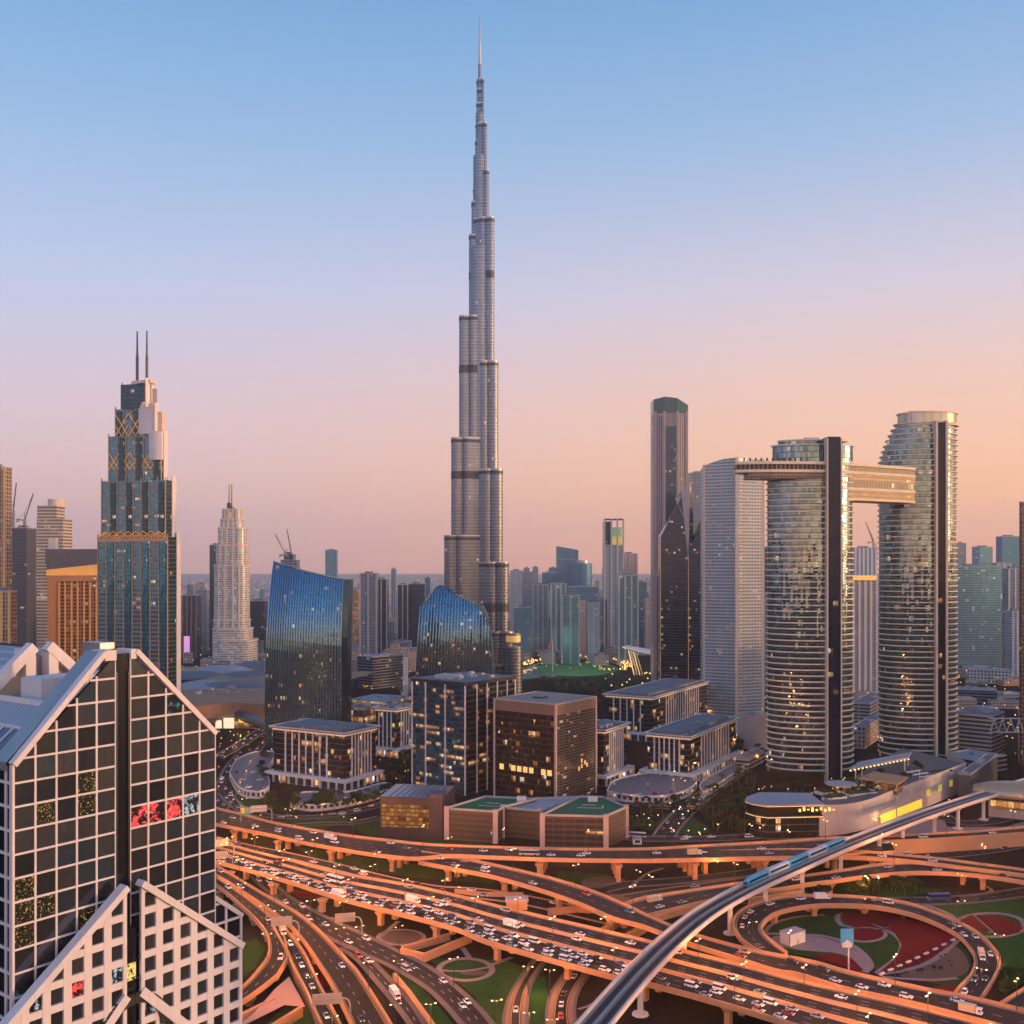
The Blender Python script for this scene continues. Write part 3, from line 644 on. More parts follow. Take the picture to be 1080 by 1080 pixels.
# ------------------------------------------------------------------ stepped tower with gilded lattices
def stepped_tower():
    b = Bld('stepped_tower', 'tall teal stepped tower with gilded lattice bands and two masts, behind the gabled tower', 177, 594+FPX*CAM_H/900, 14, 103.5, 190, 'skyscraper')
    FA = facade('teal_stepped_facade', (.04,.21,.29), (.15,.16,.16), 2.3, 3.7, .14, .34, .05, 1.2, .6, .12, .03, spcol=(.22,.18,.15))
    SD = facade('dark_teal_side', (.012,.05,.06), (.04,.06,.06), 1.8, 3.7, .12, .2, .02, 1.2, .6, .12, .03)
    LG = M['cream']; RIBG = conc('gilded_stone', (.42,.28,.16)); wR, wL = b.wR, b.wL; z = b.z
    # insets from the left / right picture edges per tier: (top py, d along left side, d on the near corner side)
    tiers = [(566, 0, 0, 0), (506, 3.0, 2.6, 3), (458, 9.0, 7.5, 8), (429, 14.5, 13, 13), (403, 20.5, 19, 17)]
    z0 = 0
    for k, (ty, dl, dr, dd) in enumerate(tiers):
        zt = z(ty); x0, x1, y0, y1 = dd*.3, wR-dd, dr, wL-dl; mb = MB(); pl = [(x0,y0),(x1,y0),(x1,y1),(x0,y1)]
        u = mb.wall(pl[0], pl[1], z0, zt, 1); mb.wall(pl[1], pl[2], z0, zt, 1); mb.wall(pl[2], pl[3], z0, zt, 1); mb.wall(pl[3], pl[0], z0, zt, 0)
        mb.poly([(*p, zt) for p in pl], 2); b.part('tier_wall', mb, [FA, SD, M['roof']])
        n = max(3, int((y1-y0)/7.6)); w_ = (y1-y0)/n
        if k >= 2:                                       # pale curved screen closing the sunset side of the upper tiers
            yy = y0+(y1-y0)*(0,0,.22,.42,.66)[k]; mb = MB(); q = [(x0-1.3-1.6*math.sin(math.pi*i/6), y0-1.2+(yy-y0+1.2)*i/6) for i in range(7)]; pl2 = [(x0+.8,y0-1.2)]+[] ; ring = [(x0+.9,yy),(x0+.9,y0-1.2)]
            poly = list(reversed(q))+[(x0+.9,y0-1.2),(x0+.9,yy)]; mb.prism(poly, z0+(zt-z0)*(.05,.05,.45,.05,.05)[k], zt+3.0); b.part('pale_screen', mb, M['white'])
        for i in range(n+1):                             # light ribs standing above the parapet
            y = y0+w_*i; mb = MB(); mb.box(x0-.9, x0-.02, y-.32, y+.32, z0, zt+2.2); b.part('facade_rib', mb, RIBG)
        for i in range(n):                               # projecting glass bay in each second strip
            if i % 2 == 0:
                mb = MB(); mb.box(x0-.7, x0-.03, y0+w_*i+1.6, y0+w_*(i+1)-1.6, z0, zt-1.5); b.part('glass_bay', mb, SD if k else facade_bay)
        mb = MB(); mb.box(x1-.3-6, x1-.1, y0-.8, y0-.02, z0+(0 if k else 30), zt+4); b.part('end_fin', mb, M['white'])
        z0 = zt
    def lattice(py0, py1, x, ya, yb, n):
        a, c = z(py1), z(py0); st = (yb-ya)/n; mb = MB()
        for i in range(n):
            y = ya+st*i
            mb.beam((x-.95,y,a),(x-.95,y+st,c),.5,.7); mb.beam((x-1.02,y+st,a),(x-1.02,y,c),.5,.7)
            mb.beam((x-.9,y+st/2,a),(x-.9,y+st,(a+c)/2),.4,.5); mb.beam((x-.9,y+st/2,a),(x-.9,y,(a+c)/2),.4,.5)
        mb.build('gilded_lattice', GILT, b.t)
    GILT = plain('gilded_metal', (.75,.36,.06), .35, .4, .2, emit=.10)
    lattice(560, 567, 0, 1, wL-1, 9); lattice(476, 494, 13*.24, 7.5, wL-9, 5); lattice(434, 458, 13*.3, 13, wL-14.5, 3); lattice(412, 430, 17*.3, 24, wL-24, 2)
    mb = MB(); mb.box(-.8, -.02, .5, wL-.5, z(571), z(567.5)); b.part('band', mb, plain('copper_band', (.5,.24,.14), .4, .5))
    for ym, r0 in ((wL*.50, 1.25), (wL*.36, 1.25)):
        mb = MB(); x = wR*.35; mb.tube((x,ym,z(440)),(x,ym,z(372)),r0,r0,8); mb.tube((x,ym,z(372)),(x,ym,z(345.5)),r0*.75,r0*.5,8); b.part('mast', mb, plain('mast_grey', (.07,.07,.085), .5, .3) if 'mast_grey' not in bpy.data.materials else bpy.data.materials['mast_grey'])
    mb = MB(); mb.box(8, wR-20, 16, wL*.45, z(403), z(401)+1); mb.box(6, wR-14, 13.5, wL*.40, z(429), z(408)); mb.box(4, wR-10, 8, wL*.26, z(458), z(433)); b.part('crown_screen', mb, M['cream'])
facade_bay = facade('teal_bay_glass', (.03,.19,.26), (.03,.08,.10), 1.6, 3.7, .12, .2, .02, 1.2, .65, .1, .03)
stepped_tower()

# ------------------------------------------------------------------ simple towers built from a plan of tiers
def slab_tower(name, label, px0, px1, py, Y, mat, depth=24, cat='tower', group=None, crown=None, ribs=0, ribmat=None, pl=None, rz=0.0, cap='roof', steps=None, split=None):
    x0, x1 = gx(px0, Y), gx(px1, Y); W = x1-x0; zt = gz(py, Y)
    T = thing(name, label, cat, ((x0+x1)/2, Y, 0), rz, group); h = W/2
    rect = lambda a, c, d, e: [(a,c),(d,c),(d,e),(a,e)]
    tiers = [(zt, -h, h)]
    if steps: tiers = [(gz(p, Y), gx(a, Y)-(x0+x1)/2, gx(c, Y)-(x0+x1)/2) for p, a, c in steps]
    z0 = 0
    for k, (z, a, c) in enumerate(tiers):
        mb = MB(); e = min(k*1.5, depth/4); mb.prism(rect(a, e, c, depth-e), z0, z, 0, 1); mb.build('tower_wall', [mat, M[cap]], T)
        mb = MB(); q = rect(a, e, c, depth-e); mb.prism(offs(q, .3), z+.01, z+.9, 0); mb.build('parapet', M['conc2'], T)
        z0 = z-.02
    for i in range(ribs+1 if ribs else 0):
        x = -h+.3+(W-.6)*i/ribs; mb = MB(); mb.box(x-W*.045, x+W*.045, -.7, -.01, 0, tiers[0][0]+.5); mb.build('facade_pier', ribmat or M['conc2'], T)
    if crown: crown(T, h, tiers[-1][0], depth)
    else:
        z, a, c = tiers[-1]; mb = MB(); w = c-a; mb.box(a+w*.25, a+w*.7, depth*.3, depth*.7, z-.01, z+3.5); mb.build('plant_room', M['roof'], T)
    return T
FB = {}
FB['blue'] = facade('city_blue', (.08,.27,.40), (.13,.21,.27), 1.8, 3.8, .14, .25, .03, 1.1, .7, .14, .03)
FB['teal'] = facade('city_teal', (.05,.25,.31), (.18,.24,.27), 1.8, 3.8, .2, .3, .04, 1.1, .6, .14, .03)
FB['pale'] = facade('city_pale', (.04,.08,.12), (.32,.35,.39), 2.6, 3.6, .45, .45, .05, 1.1, .4, .2, .02)
FB['beige'] = facade('city_beige', (.06,.06,.06), (.44,.34,.29), 2.8, 3.6, .5, .45, .06, 1.1, .4, .2, .02)
FB['dark'] = facade('city_dark', (.015,.045,.085), (.03,.05,.075), 1.6, 3.8, .12, .25, .03, 1.1, .6, .12, .03)
FB['deep'] = facade('city_deep_blue', (.04,.19,.33), (.035,.12,.20), 1.6, 3.8, .1, .3, .02, 1.0, .65, .15, .03)
FB['grey'] = facade('city_grey', (.05,.10,.16), (.20,.235,.28), 2.0, 3.7, .3, .35, .03, 1.1, .5, .18, .02)
FB['gold'] = facade('city_gold', (.2,.1,.03), (.45,.28,.12), 1.6, 3.8, .3, .3, .35, .9, .3, .3, .02)
FB['sand'] = facade('city_sandstone', (.03,.025,.02), (.42,.29,.22), 3.4, 3.6, .5, .5, .10, 1.2, .2, .4, 0)
FB['terr'] = facade('amber_block', (.05,.03,.02), (.50,.25,.11), 3.0, 3.6, .5, .5, .12, 1.2, .2, .4, 0)

def crown_slant(pl_, pr_, Y, mat):
    def f(T, h, z, d):
        a, c = gz(pl_, Y), gz(pr_, Y); mb = MB(); q = [(-h,.02),(h,.02),(h,d-.02),(-h,d-.02)]; u = 0
        zz = [a, c, c, a]
        for i in range(4):
            j = (i+1)%4; L = math.hypot(q[j][0]-q[i][0], q[j][1]-q[i][1]); mb.poly([(*q[i],z-.1),(*q[j],z-.1),(*q[j],zz[j]),(*q[i],zz[i])], 0, [(u,z),(u+L,z),(u+L,zz[j]),(u,zz[i])]); u += L
        mb.poly([(*q[i],zz[i]) for i in range(4)]); mb.build('slanted_crown', mat, T)
    return f
def crown_drum(r, pyt, Y, mat, oy=.4, ox=0):
    def f(T, h, z, d):
        mb = MB(); mb.prism(ellipse(ox*h, d*oy, h*r, h*r, 20), z-.1, gz(pyt, Y)); mb.build('crown_drum', mat, T)
    return f
def crown_mast(pyt, Y, mat, ox=0.0, r=.8):
    def f(T, h, z, d):
        mb = MB(); mb.box(-h*.5+ox*h, h*.5+ox*h, d*.25, d*.75, z-.01, z+5); mb.build('plant_room', M['conc2'], T)
        mb = MB(); mb.tube((ox*h,d*.5,z+4),(ox*h,d*.5,gz(pyt,Y)),r,r*.4,6); mb.build('mast', mat, T)
    return f
# left edge
slab_tower('edge_tower', 'dark brown tower with gold edge lines cut by the picture edge', -22, 5, 493, 950, facade('brown_striped', (.03,.02,.02), (.32,.22,.14), 3.2, 3.6, .45, .3, .10, 1.2, .3, .2, .02), 14, ribs=4, ribmat=plain('gilded_pier', (.50,.33,.13), .45, .2, .2, emit=.03))
slab_tower('edge_tower_podium', 'low stepped base block with gold edge lines below the cut dark brown tower', -22, 10, 624, 935, facade('brown_striped_b', (.03,.02,.02), (.30,.21,.14), 3.2, 3.6, .45, .3, .12, 1.2, .3, .2, .02), 14, 'building', ribs=4, ribmat=bpy.data.materials['gilded_pier'])
def crane(name, label, px, Y, zb, h, jib, ang, group='tower cranes on unfinished towers'):
    T = thing(name, label, 'crane', (gx(px,Y), Y, zb), 0, group)
    mb = MB(); r = 1.0
    for sx_, sy_ in ((-1,-1),(1,-1),(1,1),(-1,1)): mb.beam((sx_*r,sy_*r,0),(sx_*r,sy_*r,h),.4,.4)
    k = 0
    while k*2.6 < h-2.6:
        z = k*2.6; s = 1 if k % 2 else -1; mb.beam((-r*s,-r,z),(r*s,-r,z+2.6),.28,.28); mb.beam((-r,-r*s,z),(-r,r*s,z+2.6),.28,.28); k += 1
    mb.build('mast', M['dark'], T)
    mb = MB(); e = (jib*math.cos(ang), 0, h+jib*math.sin(ang)); mb.beam((0,0,h), e, .9, .9); mb.beam((0,0,h),(-9*math.cos(ang*.2),0,h+1),1,1.2); mb.build('jib', M['dark'], T)
    mb = MB(); mb.box(-10,-7,-1,1,h-2,h+2); mb.box(-1.4,1.4,-1.5,1.5,h-1,h+1.5); mb.build('cab', M['steel'], T)
    mb = MB(); mb.tube((-8,0,h+1),(0,0,h+9),.18,n=4); mb.tube((0,0,h+9),e,.18,n=4); mb.tube((0,0,h),(0,0,h+9),.3,n=4); mb.build('stay', M['dark'], T)
slab_tower('unfinished_tower', 'dark unfinished tower with cranes beside the cut brown tower', 11.5, 28, 557, 1250, facade('dark_unfinished', (.03,.035,.045), (.075,.075,.09), 2.6, 3.6, .25, .35, .02, 1.4, .2, .4, .02), 26)
crane('tower_crane', 'luffing crane with a steep jib on the edge of the unfinished tower', 14, 1250, gz(556,1250), 18, 34, R(84)); crane('tower_crane', 'luffing crane leaning towards the cream tower on the unfinished tower', 26, 1250, gz(556,1250), 8, 33, R(72))
slab_tower('teal_block', 'low teal block glimpsed between the unfinished tower and the cream drum-topped tower', 30, 37, 619, 1400, FB['blue'], 8, 'building')
slab_tower('drum_topped_tower', 'cream residential tower crowned by a pale drum behind the brown hotel', 38.5, 66.5, 536, 1150, facade('cream_balcony', (.05,.055,.06), (.50,.41,.30), 2.0, 3.5, .25, .45, .08, 1.3, .4, .2, .02), 24, crown=crown_drum(.62, 526, 1150, M['cream'], .5, .15), steps=[(548,38.5,66.5),(534,38.5,59)], ribs=0)
# brown hotel
def hotel():
    Y = 1000; b = Bld('brown_hotel', 'amber-lit brown hotel slab with a slanting grey crown beside the stepped tower', 50, 594+FPX*CAM_H/Y, 78, 40.5, 112, 'hotel'); z = b.z
    FAc = facade('hotel_balconies', (.015,.012,.01), (.40,.19,.08), 3.6, 3.4, .30, .42, .15, 1.1, .2, .3, 0)
    mb = MB(); zt = z(607); mb.prism(b.rect(), 0, zt, 0, 1); b.part('tower_wall', mb, [FAc, M['brown']])
    mb = MB(); mb.box(-.3, 9.0, -.5, -.01, 0, zt+.02); mb.box(9.01, b.wR*.75, -.5, -.01, z(613), zt+.02); b.part('plain_panel', mb, conc('hotel_panel', (.50,.24,.11)))
    for i in range(7):
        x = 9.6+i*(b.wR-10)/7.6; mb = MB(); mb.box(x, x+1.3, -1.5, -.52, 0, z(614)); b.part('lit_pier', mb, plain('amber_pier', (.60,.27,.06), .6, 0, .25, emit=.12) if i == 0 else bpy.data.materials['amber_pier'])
    mb = MB(); q = b.rect(.8); zl, zr = z(579), z(584)
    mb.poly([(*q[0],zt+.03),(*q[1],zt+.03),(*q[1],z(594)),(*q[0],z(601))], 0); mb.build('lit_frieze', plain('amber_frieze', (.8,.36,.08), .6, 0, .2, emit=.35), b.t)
    mb = MB(); mb.prism(b.rect(.75), zt+.03, z(595)); mb.prism(b.rect(1.6), z(595)+.01, zl); b.part('slanting_crown', mb, conc('crown_grey', (.17,.155,.16)))
    mb = MB(); mb.box(-.8, 5.5, b.wL*.3, b.wL*.7, zl, z(567)); b.part('stair_tower', mb, M['white'])
    mb = MB(); mb.box(-.6, -.02, .8, b.wL-.5, 0, zt); b.part('end_wall', mb, facade('hotel_end', (.012,.012,.014), (.12,.10,.09), 2.6, 3.4, .2, .4, .06, 1, .2, .3, 0))
hotel()
# ornate cream tower
def ornate():
    Y = 1760; cx = gx(242, Y); T = thing('ornate_cream_tower', 'cream curved tower with tiered crown and twin masts beyond the mall roofs', 'tower', (cx, Y, 0)); s = Y/FPX
    FAc = facade('cream_ornate', (.08,.09,.10), (.58,.52,.46), 2.4, 3.7, .35, .42, .28, .75, .3, .25, .02, clump=False, warm=[(0,(1,.75,.3)),(.5,(1,.9,.6)),(1,(1,1,.9))])
    def sq(a, c, d, g=0.0):
        P = []
        for i in range(32): t = 2*math.pi*i/32; cc, ss = math.cos(t), math.sin(t); P.append(((a+c)/2*s+((c-a)/2*s+g)*math.copysign(abs(cc)**.5, cc), 14+(d*.6*s+g)*math.copysign(abs(ss)**.5, ss)))
        return P
    for py, a, c, d in [(676,-14,26,34),(664,-18,21,30),(655,-17.5,18.5,26),(597,-17,18,24),(576,-15,16.5,22),(558,-13,15.5,19),(549,-10.5,12.5,16),(538,-9,10.5,12)]:
        mb = MB(); z = gz(py, Y); mb.prism(sq(a,c,d), 0, z, 0); mb.build('tier_wall', FAc, T)
        mb = MB(); mb.prism(sq(a,c,d,.9), z+.01, z+2.4); mb.build('tier_cornice', M['cream'], T)
        if py < 600 or py == 655:
            for f in (.02,.2,.38,.62,.8,.98):
                x = (a+(c-a)*f)*s; yf = 14-d*.6*s*(1-abs(2*f-1)**4)**.25 if .05 < f < .95 else 14-d*.25*s; mb = MB(); mb.box(x-1.1, x+1.1, yf-1.2, yf+1.5, 0 if py == 655 else gz(660,Y), z+3); mb.build('facade_pier', M['cream'], T)
    mb = MB(); mb.prism(ellipse(.5*s,14,8.8*s,7.5*s,24), gz(546,Y), gz(540,Y)); mb.build('lit_crown', plain('amber_crown', (.75,.45,.22), .6, 0, .2, emit=.15), T)
    mb = MB(); mb.prism(ellipse(3*s,14,5*s,5*s,20), gz(538,Y), gz(534,Y), top=ellipse(3*s,14,1*s,1*s,20)); mb.build('dome', M['cream'], T)
    for x in (-2.6, .2): mb = MB(); mb.tube((x*s,14,gz(540,Y)),(x*s,14,gz(510,Y)),1.5,.8,6); mb.build('mast', M['dark'], T)
    mb = MB(); mb.box(-4*s, -1*s, 8, 16, gz(538,Y), gz(530,Y)); mb.build('mast_base', M['dark'], T)
ornate()
slab_tower('dark_slab', 'narrow dark slab standing against the flank of the ornate cream tower', 221, 229, 575, 1820, FB['dark'], 30)
slab_tower('dark_tower', 'dark tower with a magenta screen left of the ornate cream tower', 192, 207, 628, 1900, FB['dark'], 30, ribs=3, ribmat=M['brown'])
mb = MB(); mb.box(gx(194,1895), gx(200,1895), 1894, 1895.5, gz(690,1895), gz(671,1895)); tag(mb.build('advertising_screen', plain('magenta_screen', (.9,.35,.75), .5, 0, .5, .5, emit=.6)), 'pink glowing advertising screen on the dark tower by the cream tower', 'screen')
slab_tower('beige_tower', 'beige tower block with dark windows directly left of the ornate cream tower', 207, 218, 622, 2000, FB['grey'], 30)
slab_tower('amber_topped_block', 'far block with an amber roof behind the beige tower', 205, 216, 616, 2300, FB['beige'], 30, 'building')
# tall towers right of the centre
def tall_curved():
    Y = 1500; x0, x1 = gx(689.5,Y), gx(726,Y); T = thing('curved_top_tower', 'tall dark tower with a rounded glass crown, tallest of the group behind the skybridge towers', 'skyscraper', ((x0+x1)/2,Y,0)); h = (x1-x0)/2
    FAc = facade('mauve_striped', (.05,.07,.09), (.26,.20,.20), 3.0, 3.8, .5, .2, .03, 1, .6, .15, .02)
    mb = MB(); mb.prism([(-h,2),(-h*.35,-3),(h*.35,-3),(h,2),(h,34),(-h,34)], 0, gz(436,Y)); mb.build('tower_wall', FAc, T)
    for x in (-h*.9, -h*.40, h*.36, h*.9): mb = MB(); mb.box(x-1.6, x+1.6, -3.6 if abs(x) < h*.5 else -.4, -2 if abs(x) < h*.5 else 6, 0, gz(434,Y)); mb.build('facade_pier', conc('mauve_pier', (.36,.27,.26)) if 'mauve_pier' not in bpy.data.materials else bpy.data.materials['mauve_pier'], T)
    mb = MB(); mb.box(-h*.3, h*.3, -4.2, -3.05, gz(720,Y), gz(450,Y)); mb.build('window_strip', FB['dark'], T)
    q = [(-h,2),(-h*.35,-2),(h*.35,-2),(h,2),(h,34),(-h,34)]; mb = MB(); zs = [gz(v,Y) for v in (421,418.5,420,427,432,421)]; z0 = gz(436,Y)
    for i in range(6):
        j = (i+1)%6; mb.poly([(*q[i],z0),(*q[j],z0),(*q[j],zs[j]),(*q[i],zs[i])], 0, [(i*8,z0),(i*8+8,z0),(i*8+8,zs[j]),(i*8,zs[i])])
    mb.poly([(*q[i],zs[i]) for i in range(6)]); mb.build('glass_crown', facade('dark_teal_crown', (.02,.07,.08), (.03,.06,.06), 1.6, 4, .1, .12, 0, 1, .6, .1, .02), T)
tall_curved()
def blade(label, px0, pxm, px1, pyl, pym, pyr, Y):
    x0, x1, xm = gx(px0,Y), gx(px1,Y), gx(pxm,Y); T = thing('dark_blade_tower', label, 'tower', (xm,Y,0), 0, 'dark glass blade towers')
    FAc = facade('blade_glass', (.008,.022,.04), (.03,.045,.065), 1.6, 3.7, .06, .22, .03, 1.0, .55, .1, .02) if 'blade_glass' not in bpy.data.materials else bpy.data.materials['blade_glass']
    a, c = x0-xm, x1-xm; q = [(a,6),(0,-4),(c,6),(c,34),(a,34)]; zs = [gz(v,Y) for v in (pyl,pym,pyr,pyr,pyl)]; mb = MB(); u = 0
    for i in range(5):
        j = (i+1)%5; L = math.hypot(q[j][0]-q[i][0], q[j][1]-q[i][1]); mb.poly([(*q[i],0),(*q[j],0),(*q[j],zs[j]),(*q[i],zs[i])], 0, [(u,0),(u+L,0),(u+L,zs[j]),(u,zs[i])]); u += L
    mb.poly([(*q[i],zs[i]) for i in range(5)]); mb.build('glass_wall', FAc, T)
    return T, a, c, zs
T_, a_, c_, z_ = blade('dark blue blade tower with a pale wedge near its top, nearer the curved-top tower', 697.5, 727, 732, 566, 508, 512, 1400)
mb = MB(); zc_ = gz(508,1400); mb.poly([(a_*.52,.9,gz(526,1400)),(a_*.50,.85,gz(526,1400)),(-.2,-4.4,gz(560,1400)),(c_*.9,4.6,zc_-1),(0,-4.5,zc_)]); mb.poly([(a_*.30,-1.3,gz(517,1400)),(a_*.05,-4.2,gz(596,1400)),(0,-4.4,gz(600,1400)),(c_*.8,4.2,gz(520,1400)),(0,-4.5,zc_)]); mb.build('pale_wedge', conc('wedge_mauve', (.42,.34,.33)), T_)
mb = MB(); mb.beam((.4,-4.6,0),(.2,-4.6,gz(596,1400)),.8,.5); mb.beam((a_-.2,6,0),(a_-.2,6,z_[0]),.7,.7); mb.build('gold_edge', plain('gold_edge', (.6,.38,.14), .5, .3, .2, emit=.12), T_)
T_, a_, c_, z_ = blade('dark blue blade tower in front of a small square tower, beside the pale slab', 727, 746, 752, 585, 530, 534, 1385)
mb = MB(); mb.beam((a_-.2,6,0),(a_-.2,6,z_[0]),.7,.7); mb.build('gold_edge', bpy.data.materials['gold_edge'], T_)
slab_tower('square_tower', 'small grey square tower peeping out above the dark blade towers', 728.5, 746, 499, 1650, FB['grey'], 25)
def concave():
    Y = 1160; x0, xm, x1 = gx(745,Y), gx(776,Y), gx(807,Y); T = thing('pale_slab_tower', 'pale residential tower with two curved faces and a cream edge beside the skybridge', 'tower', (xm,Y,0))
    FAc = facade('pale_grid', (.05,.09,.11), (.42,.42,.42), 2.0, 3.6, .40, .40, .05, 1.1, .4, .2, .02); FA2 = facade('pale_balcony', (.06,.10,.10), (.42,.41,.39), 2.6, 3.6, .2, .42, .05, 1.1, .4, .2, .02)
    a, c = x0-xm, x1-xm; L = [(a+(0-a)*t, 14-18*t+4*math.sin(math.pi*t)) for t in [i/8 for i in range(9)]]; Rr = [(c*t, -4+14*t+3.5*math.sin(math.pi*t)) for t in [i/8 for i in range(9)]]
    mb = MB(); u = 0
    for p, q in zip(L[:-1], L[1:]):
        z0, z1 = [gz(490-7*math.sin(min(1,(v[0]-a)/(-a))*math.pi*.6), Y) for v in (p, q)]; d = math.hypot(q[0]-p[0], q[1]-p[1]); mb.poly([(*p,0),(*q,0),(*q,z1),(*p,z0)], 0, [(u,0),(u+d,0),(u+d,z1),(u,z0)]); u += d
    mb.build('west_face', FAc, T); mb = MB(); u = 0
    for p, q in zip(Rr[:-1], Rr[1:]): u = mb.wall(p, q, 0, gz(484,Y), 0, u)
    mb.build('east_face', FA2, T)
    mb = MB(); mb.prism([(a+.1,14.2),(-.1,-3.5),(c-.1,10),(c-.1,36),(a+.1,36)], 0, gz(492,Y)); mb.build('core_wall', FAc, T)
    mb = MB(); mb.box(-1.6, 1.6, -5.6, -3.2, 0, gz(482.5,Y)); mb.build('cream_edge', M['cream'], T); mb = MB(); mb.box(c-2.2, c+1.6, 9.4, 14, 0, gz(484,Y)); mb.build('cream_edge', M['cream'], T); mb = MB(); mb.box(a-1.2, a+1.2, 13, 16, 0, gz(489,Y)); mb.build('cream_edge', M['cream'], T)
    for k in range(56):
        z = 8+k*4.9
        if z > gz(496,Y): break
        mb = MB()
        for p, q in zip(Rr[1:-2], Rr[2:-1]): mb.beam((p[0],p[1]-.6,z),(q[0],q[1]-.6,z),1.6,.8)
        mb.build('balcony', M['white'], T)
concave()

# ------------------------------------------------------------------ twin towers with a skybridge
SLAB = conc('slab_edge', (.68,.55,.38)); SKG = facade('sky_glass', (.17,.28,.34), (.05,.055,.06), 1.9, 4.5, .06, .10, .035, 1.0, .85, .06, .06, vary=.95)
def ringed(T, ext, y0, depth, pitch, zlo, ztop, mat=SKG):
    """glass oval with projecting floor edges; ext(z) gives the two side edges"""
    z = zlo; k = 0
    while z < ztop-1:
        a, c = ext(z+pitch/2); cx, hw = (a+c)/2, (c-a)/2; mb = MB(); pl = ellipse(cx, y0, hw-1.3, depth*hw/EXT0[0]-1.3, 36); mb.prism(pl, z, min(z+pitch, ztop), 0, 0, False); mb.build('glass_storey', mat, T)
        mb = MB(); pl = ellipse(cx, y0, hw, depth*hw/EXT0[0], 40); mb.prism(pl, z+pitch-1.0, z+pitch-.05, 0); mb.build('floor_edge', SLAB, T)
        z += pitch; k += 1
EXT0 = [1]
def sky_left():
    Y = 822; s = Y/FPX; s = (Y+22)/FPX; cx = gx(854,Y+22); T = thing('skybridge_tower', 'golden-banded oval glass tower split by a dark slot, under the wide middle of the skybridge', 'skyscraper', (cx,Y+22,0), 0, 'skybridge twin towers')
    EXT0[0] = 46*s; ringed(T, lambda z: (-46*s, 46*s), 0, 22, 4.55, 6, gz(503,Y))
    for py0, py1, l, r in ((503,487,-46,46),):
        mb = MB(); mb.prism(ellipse(0,0,44*s,20.5,40), gz(503,Y), gz(487,Y)); mb.build('glass_storey', SKG, T)
    mb = MB(); mb.prism(ellipse(3*s,0,42*s,17,40), gz(487,Y), gz(468,Y)); mb.build('crown_glass', SKG, T)
    for py, h, ex in ((486,1.2,47),(478,.8,42),(468,1.0,44),(463,1.2,37)):
        z = gz(py,Y); mb = MB(); mb.prism(ellipse((3 if ex < 47 else 0)*s,0,ex*s,ex*.44*s,40), z, z+h); mb.build('crown_roof', SLAB, T)
    mb = MB(); mb.prism(ellipse(1*s,0,34*s,14,36), gz(468,Y)+1, gz(463,Y)); mb.build('crown_glass', SKG, T)
    mb = MB(); mb.box(9*s, 22*s, -25.5, 12, 0, gz(463,Y)+1.4); mb.build('dark_slot', facade('slot_navy_glass', (.006,.014,.034), (.01,.012,.02), 2, 4.55, .05, .08, .02, .8, 0, .12, .04, spec=.15), T)
    for x in (8*s, 22.2*s): mb = MB(); mb.box(x, x+1.3*s, -26.2, -18, 0, gz(464,Y)+1); mb.build('cream_edge', M['cream'], T)
    mb = MB(); mb.box(-6*s, 8*s, -5, 4, gz(463,Y)+1.2, gz(460,Y)+1); mb.build('roof_plant', M['steel'], T)
    return T
sky_left()
def sky_right():
    Y = 885; s = Y/FPX; s = (Y+22)/FPX; cx = gx(967.5,Y+22); T = thing('skybridge_tower', 'golden-banded oval glass tower with a terraced sloping crown, taller end of the skybridge', 'skyscraper', (cx,Y+22,0), 0, 'skybridge twin towers')
    def ext(z):
        py = HZ-(z-CAM_H)*FPX/Y; l = -41.0
        if py < 492: l = -41+24*min(1, ((492-py)/58))**1.5
        return l*s, 41*s
    EXT0[0] = 41*s; ringed(T, ext, 0, 24, 4.55, 6, gz(447,Y))
    l, r = ext(gz(440,Y)); cxx, hw = (l+r)/2, (r-l)/2; mb = MB(); mb.prism(ellipse(cxx,0,hw-.5,24*hw/EXT0[0],40), gz(447,Y), gz(434,Y)); mb.build('crown_glass', facade('gold_glass_crown', (.35,.36,.30), (.3,.27,.2), 2, 20, .06, .04, 0, 1, .8, .12, .02), T)
    for py, d in ((447,1.2),(434,.5)): mb = MB(); mb.prism(ellipse(cxx,0,hw+d,24*hw/EXT0[0]+d,40), gz(py,Y), gz(py,Y)+1.1); mb.build('crown_roof', SLAB, T)
    for x in (6.5, 17): mb = MB(); mb.box(x*s, (x+2.2)*s, -26.6, -14, 0, gz(444,Y)); mb.build('cream_edge', M['cream'], T)
    mb = MB(); mb.box(8.75*s, 16.95*s, -25, 5, 0, gz(446,Y)); mb.build('dark_slot', facade('slot_bronze_glass', (.012,.012,.014), (.02,.018,.018), 2, 4.55, .05, .1, .02, .8, 0, .12, .04, spec=.15), T)
    mb = MB(); mb.box(-10*s, 8*s, -5, 4, gz(434,Y)+1.1, gz(431.5,Y)+1); mb.build('roof_plant', M['steel'], T)
sky_right()
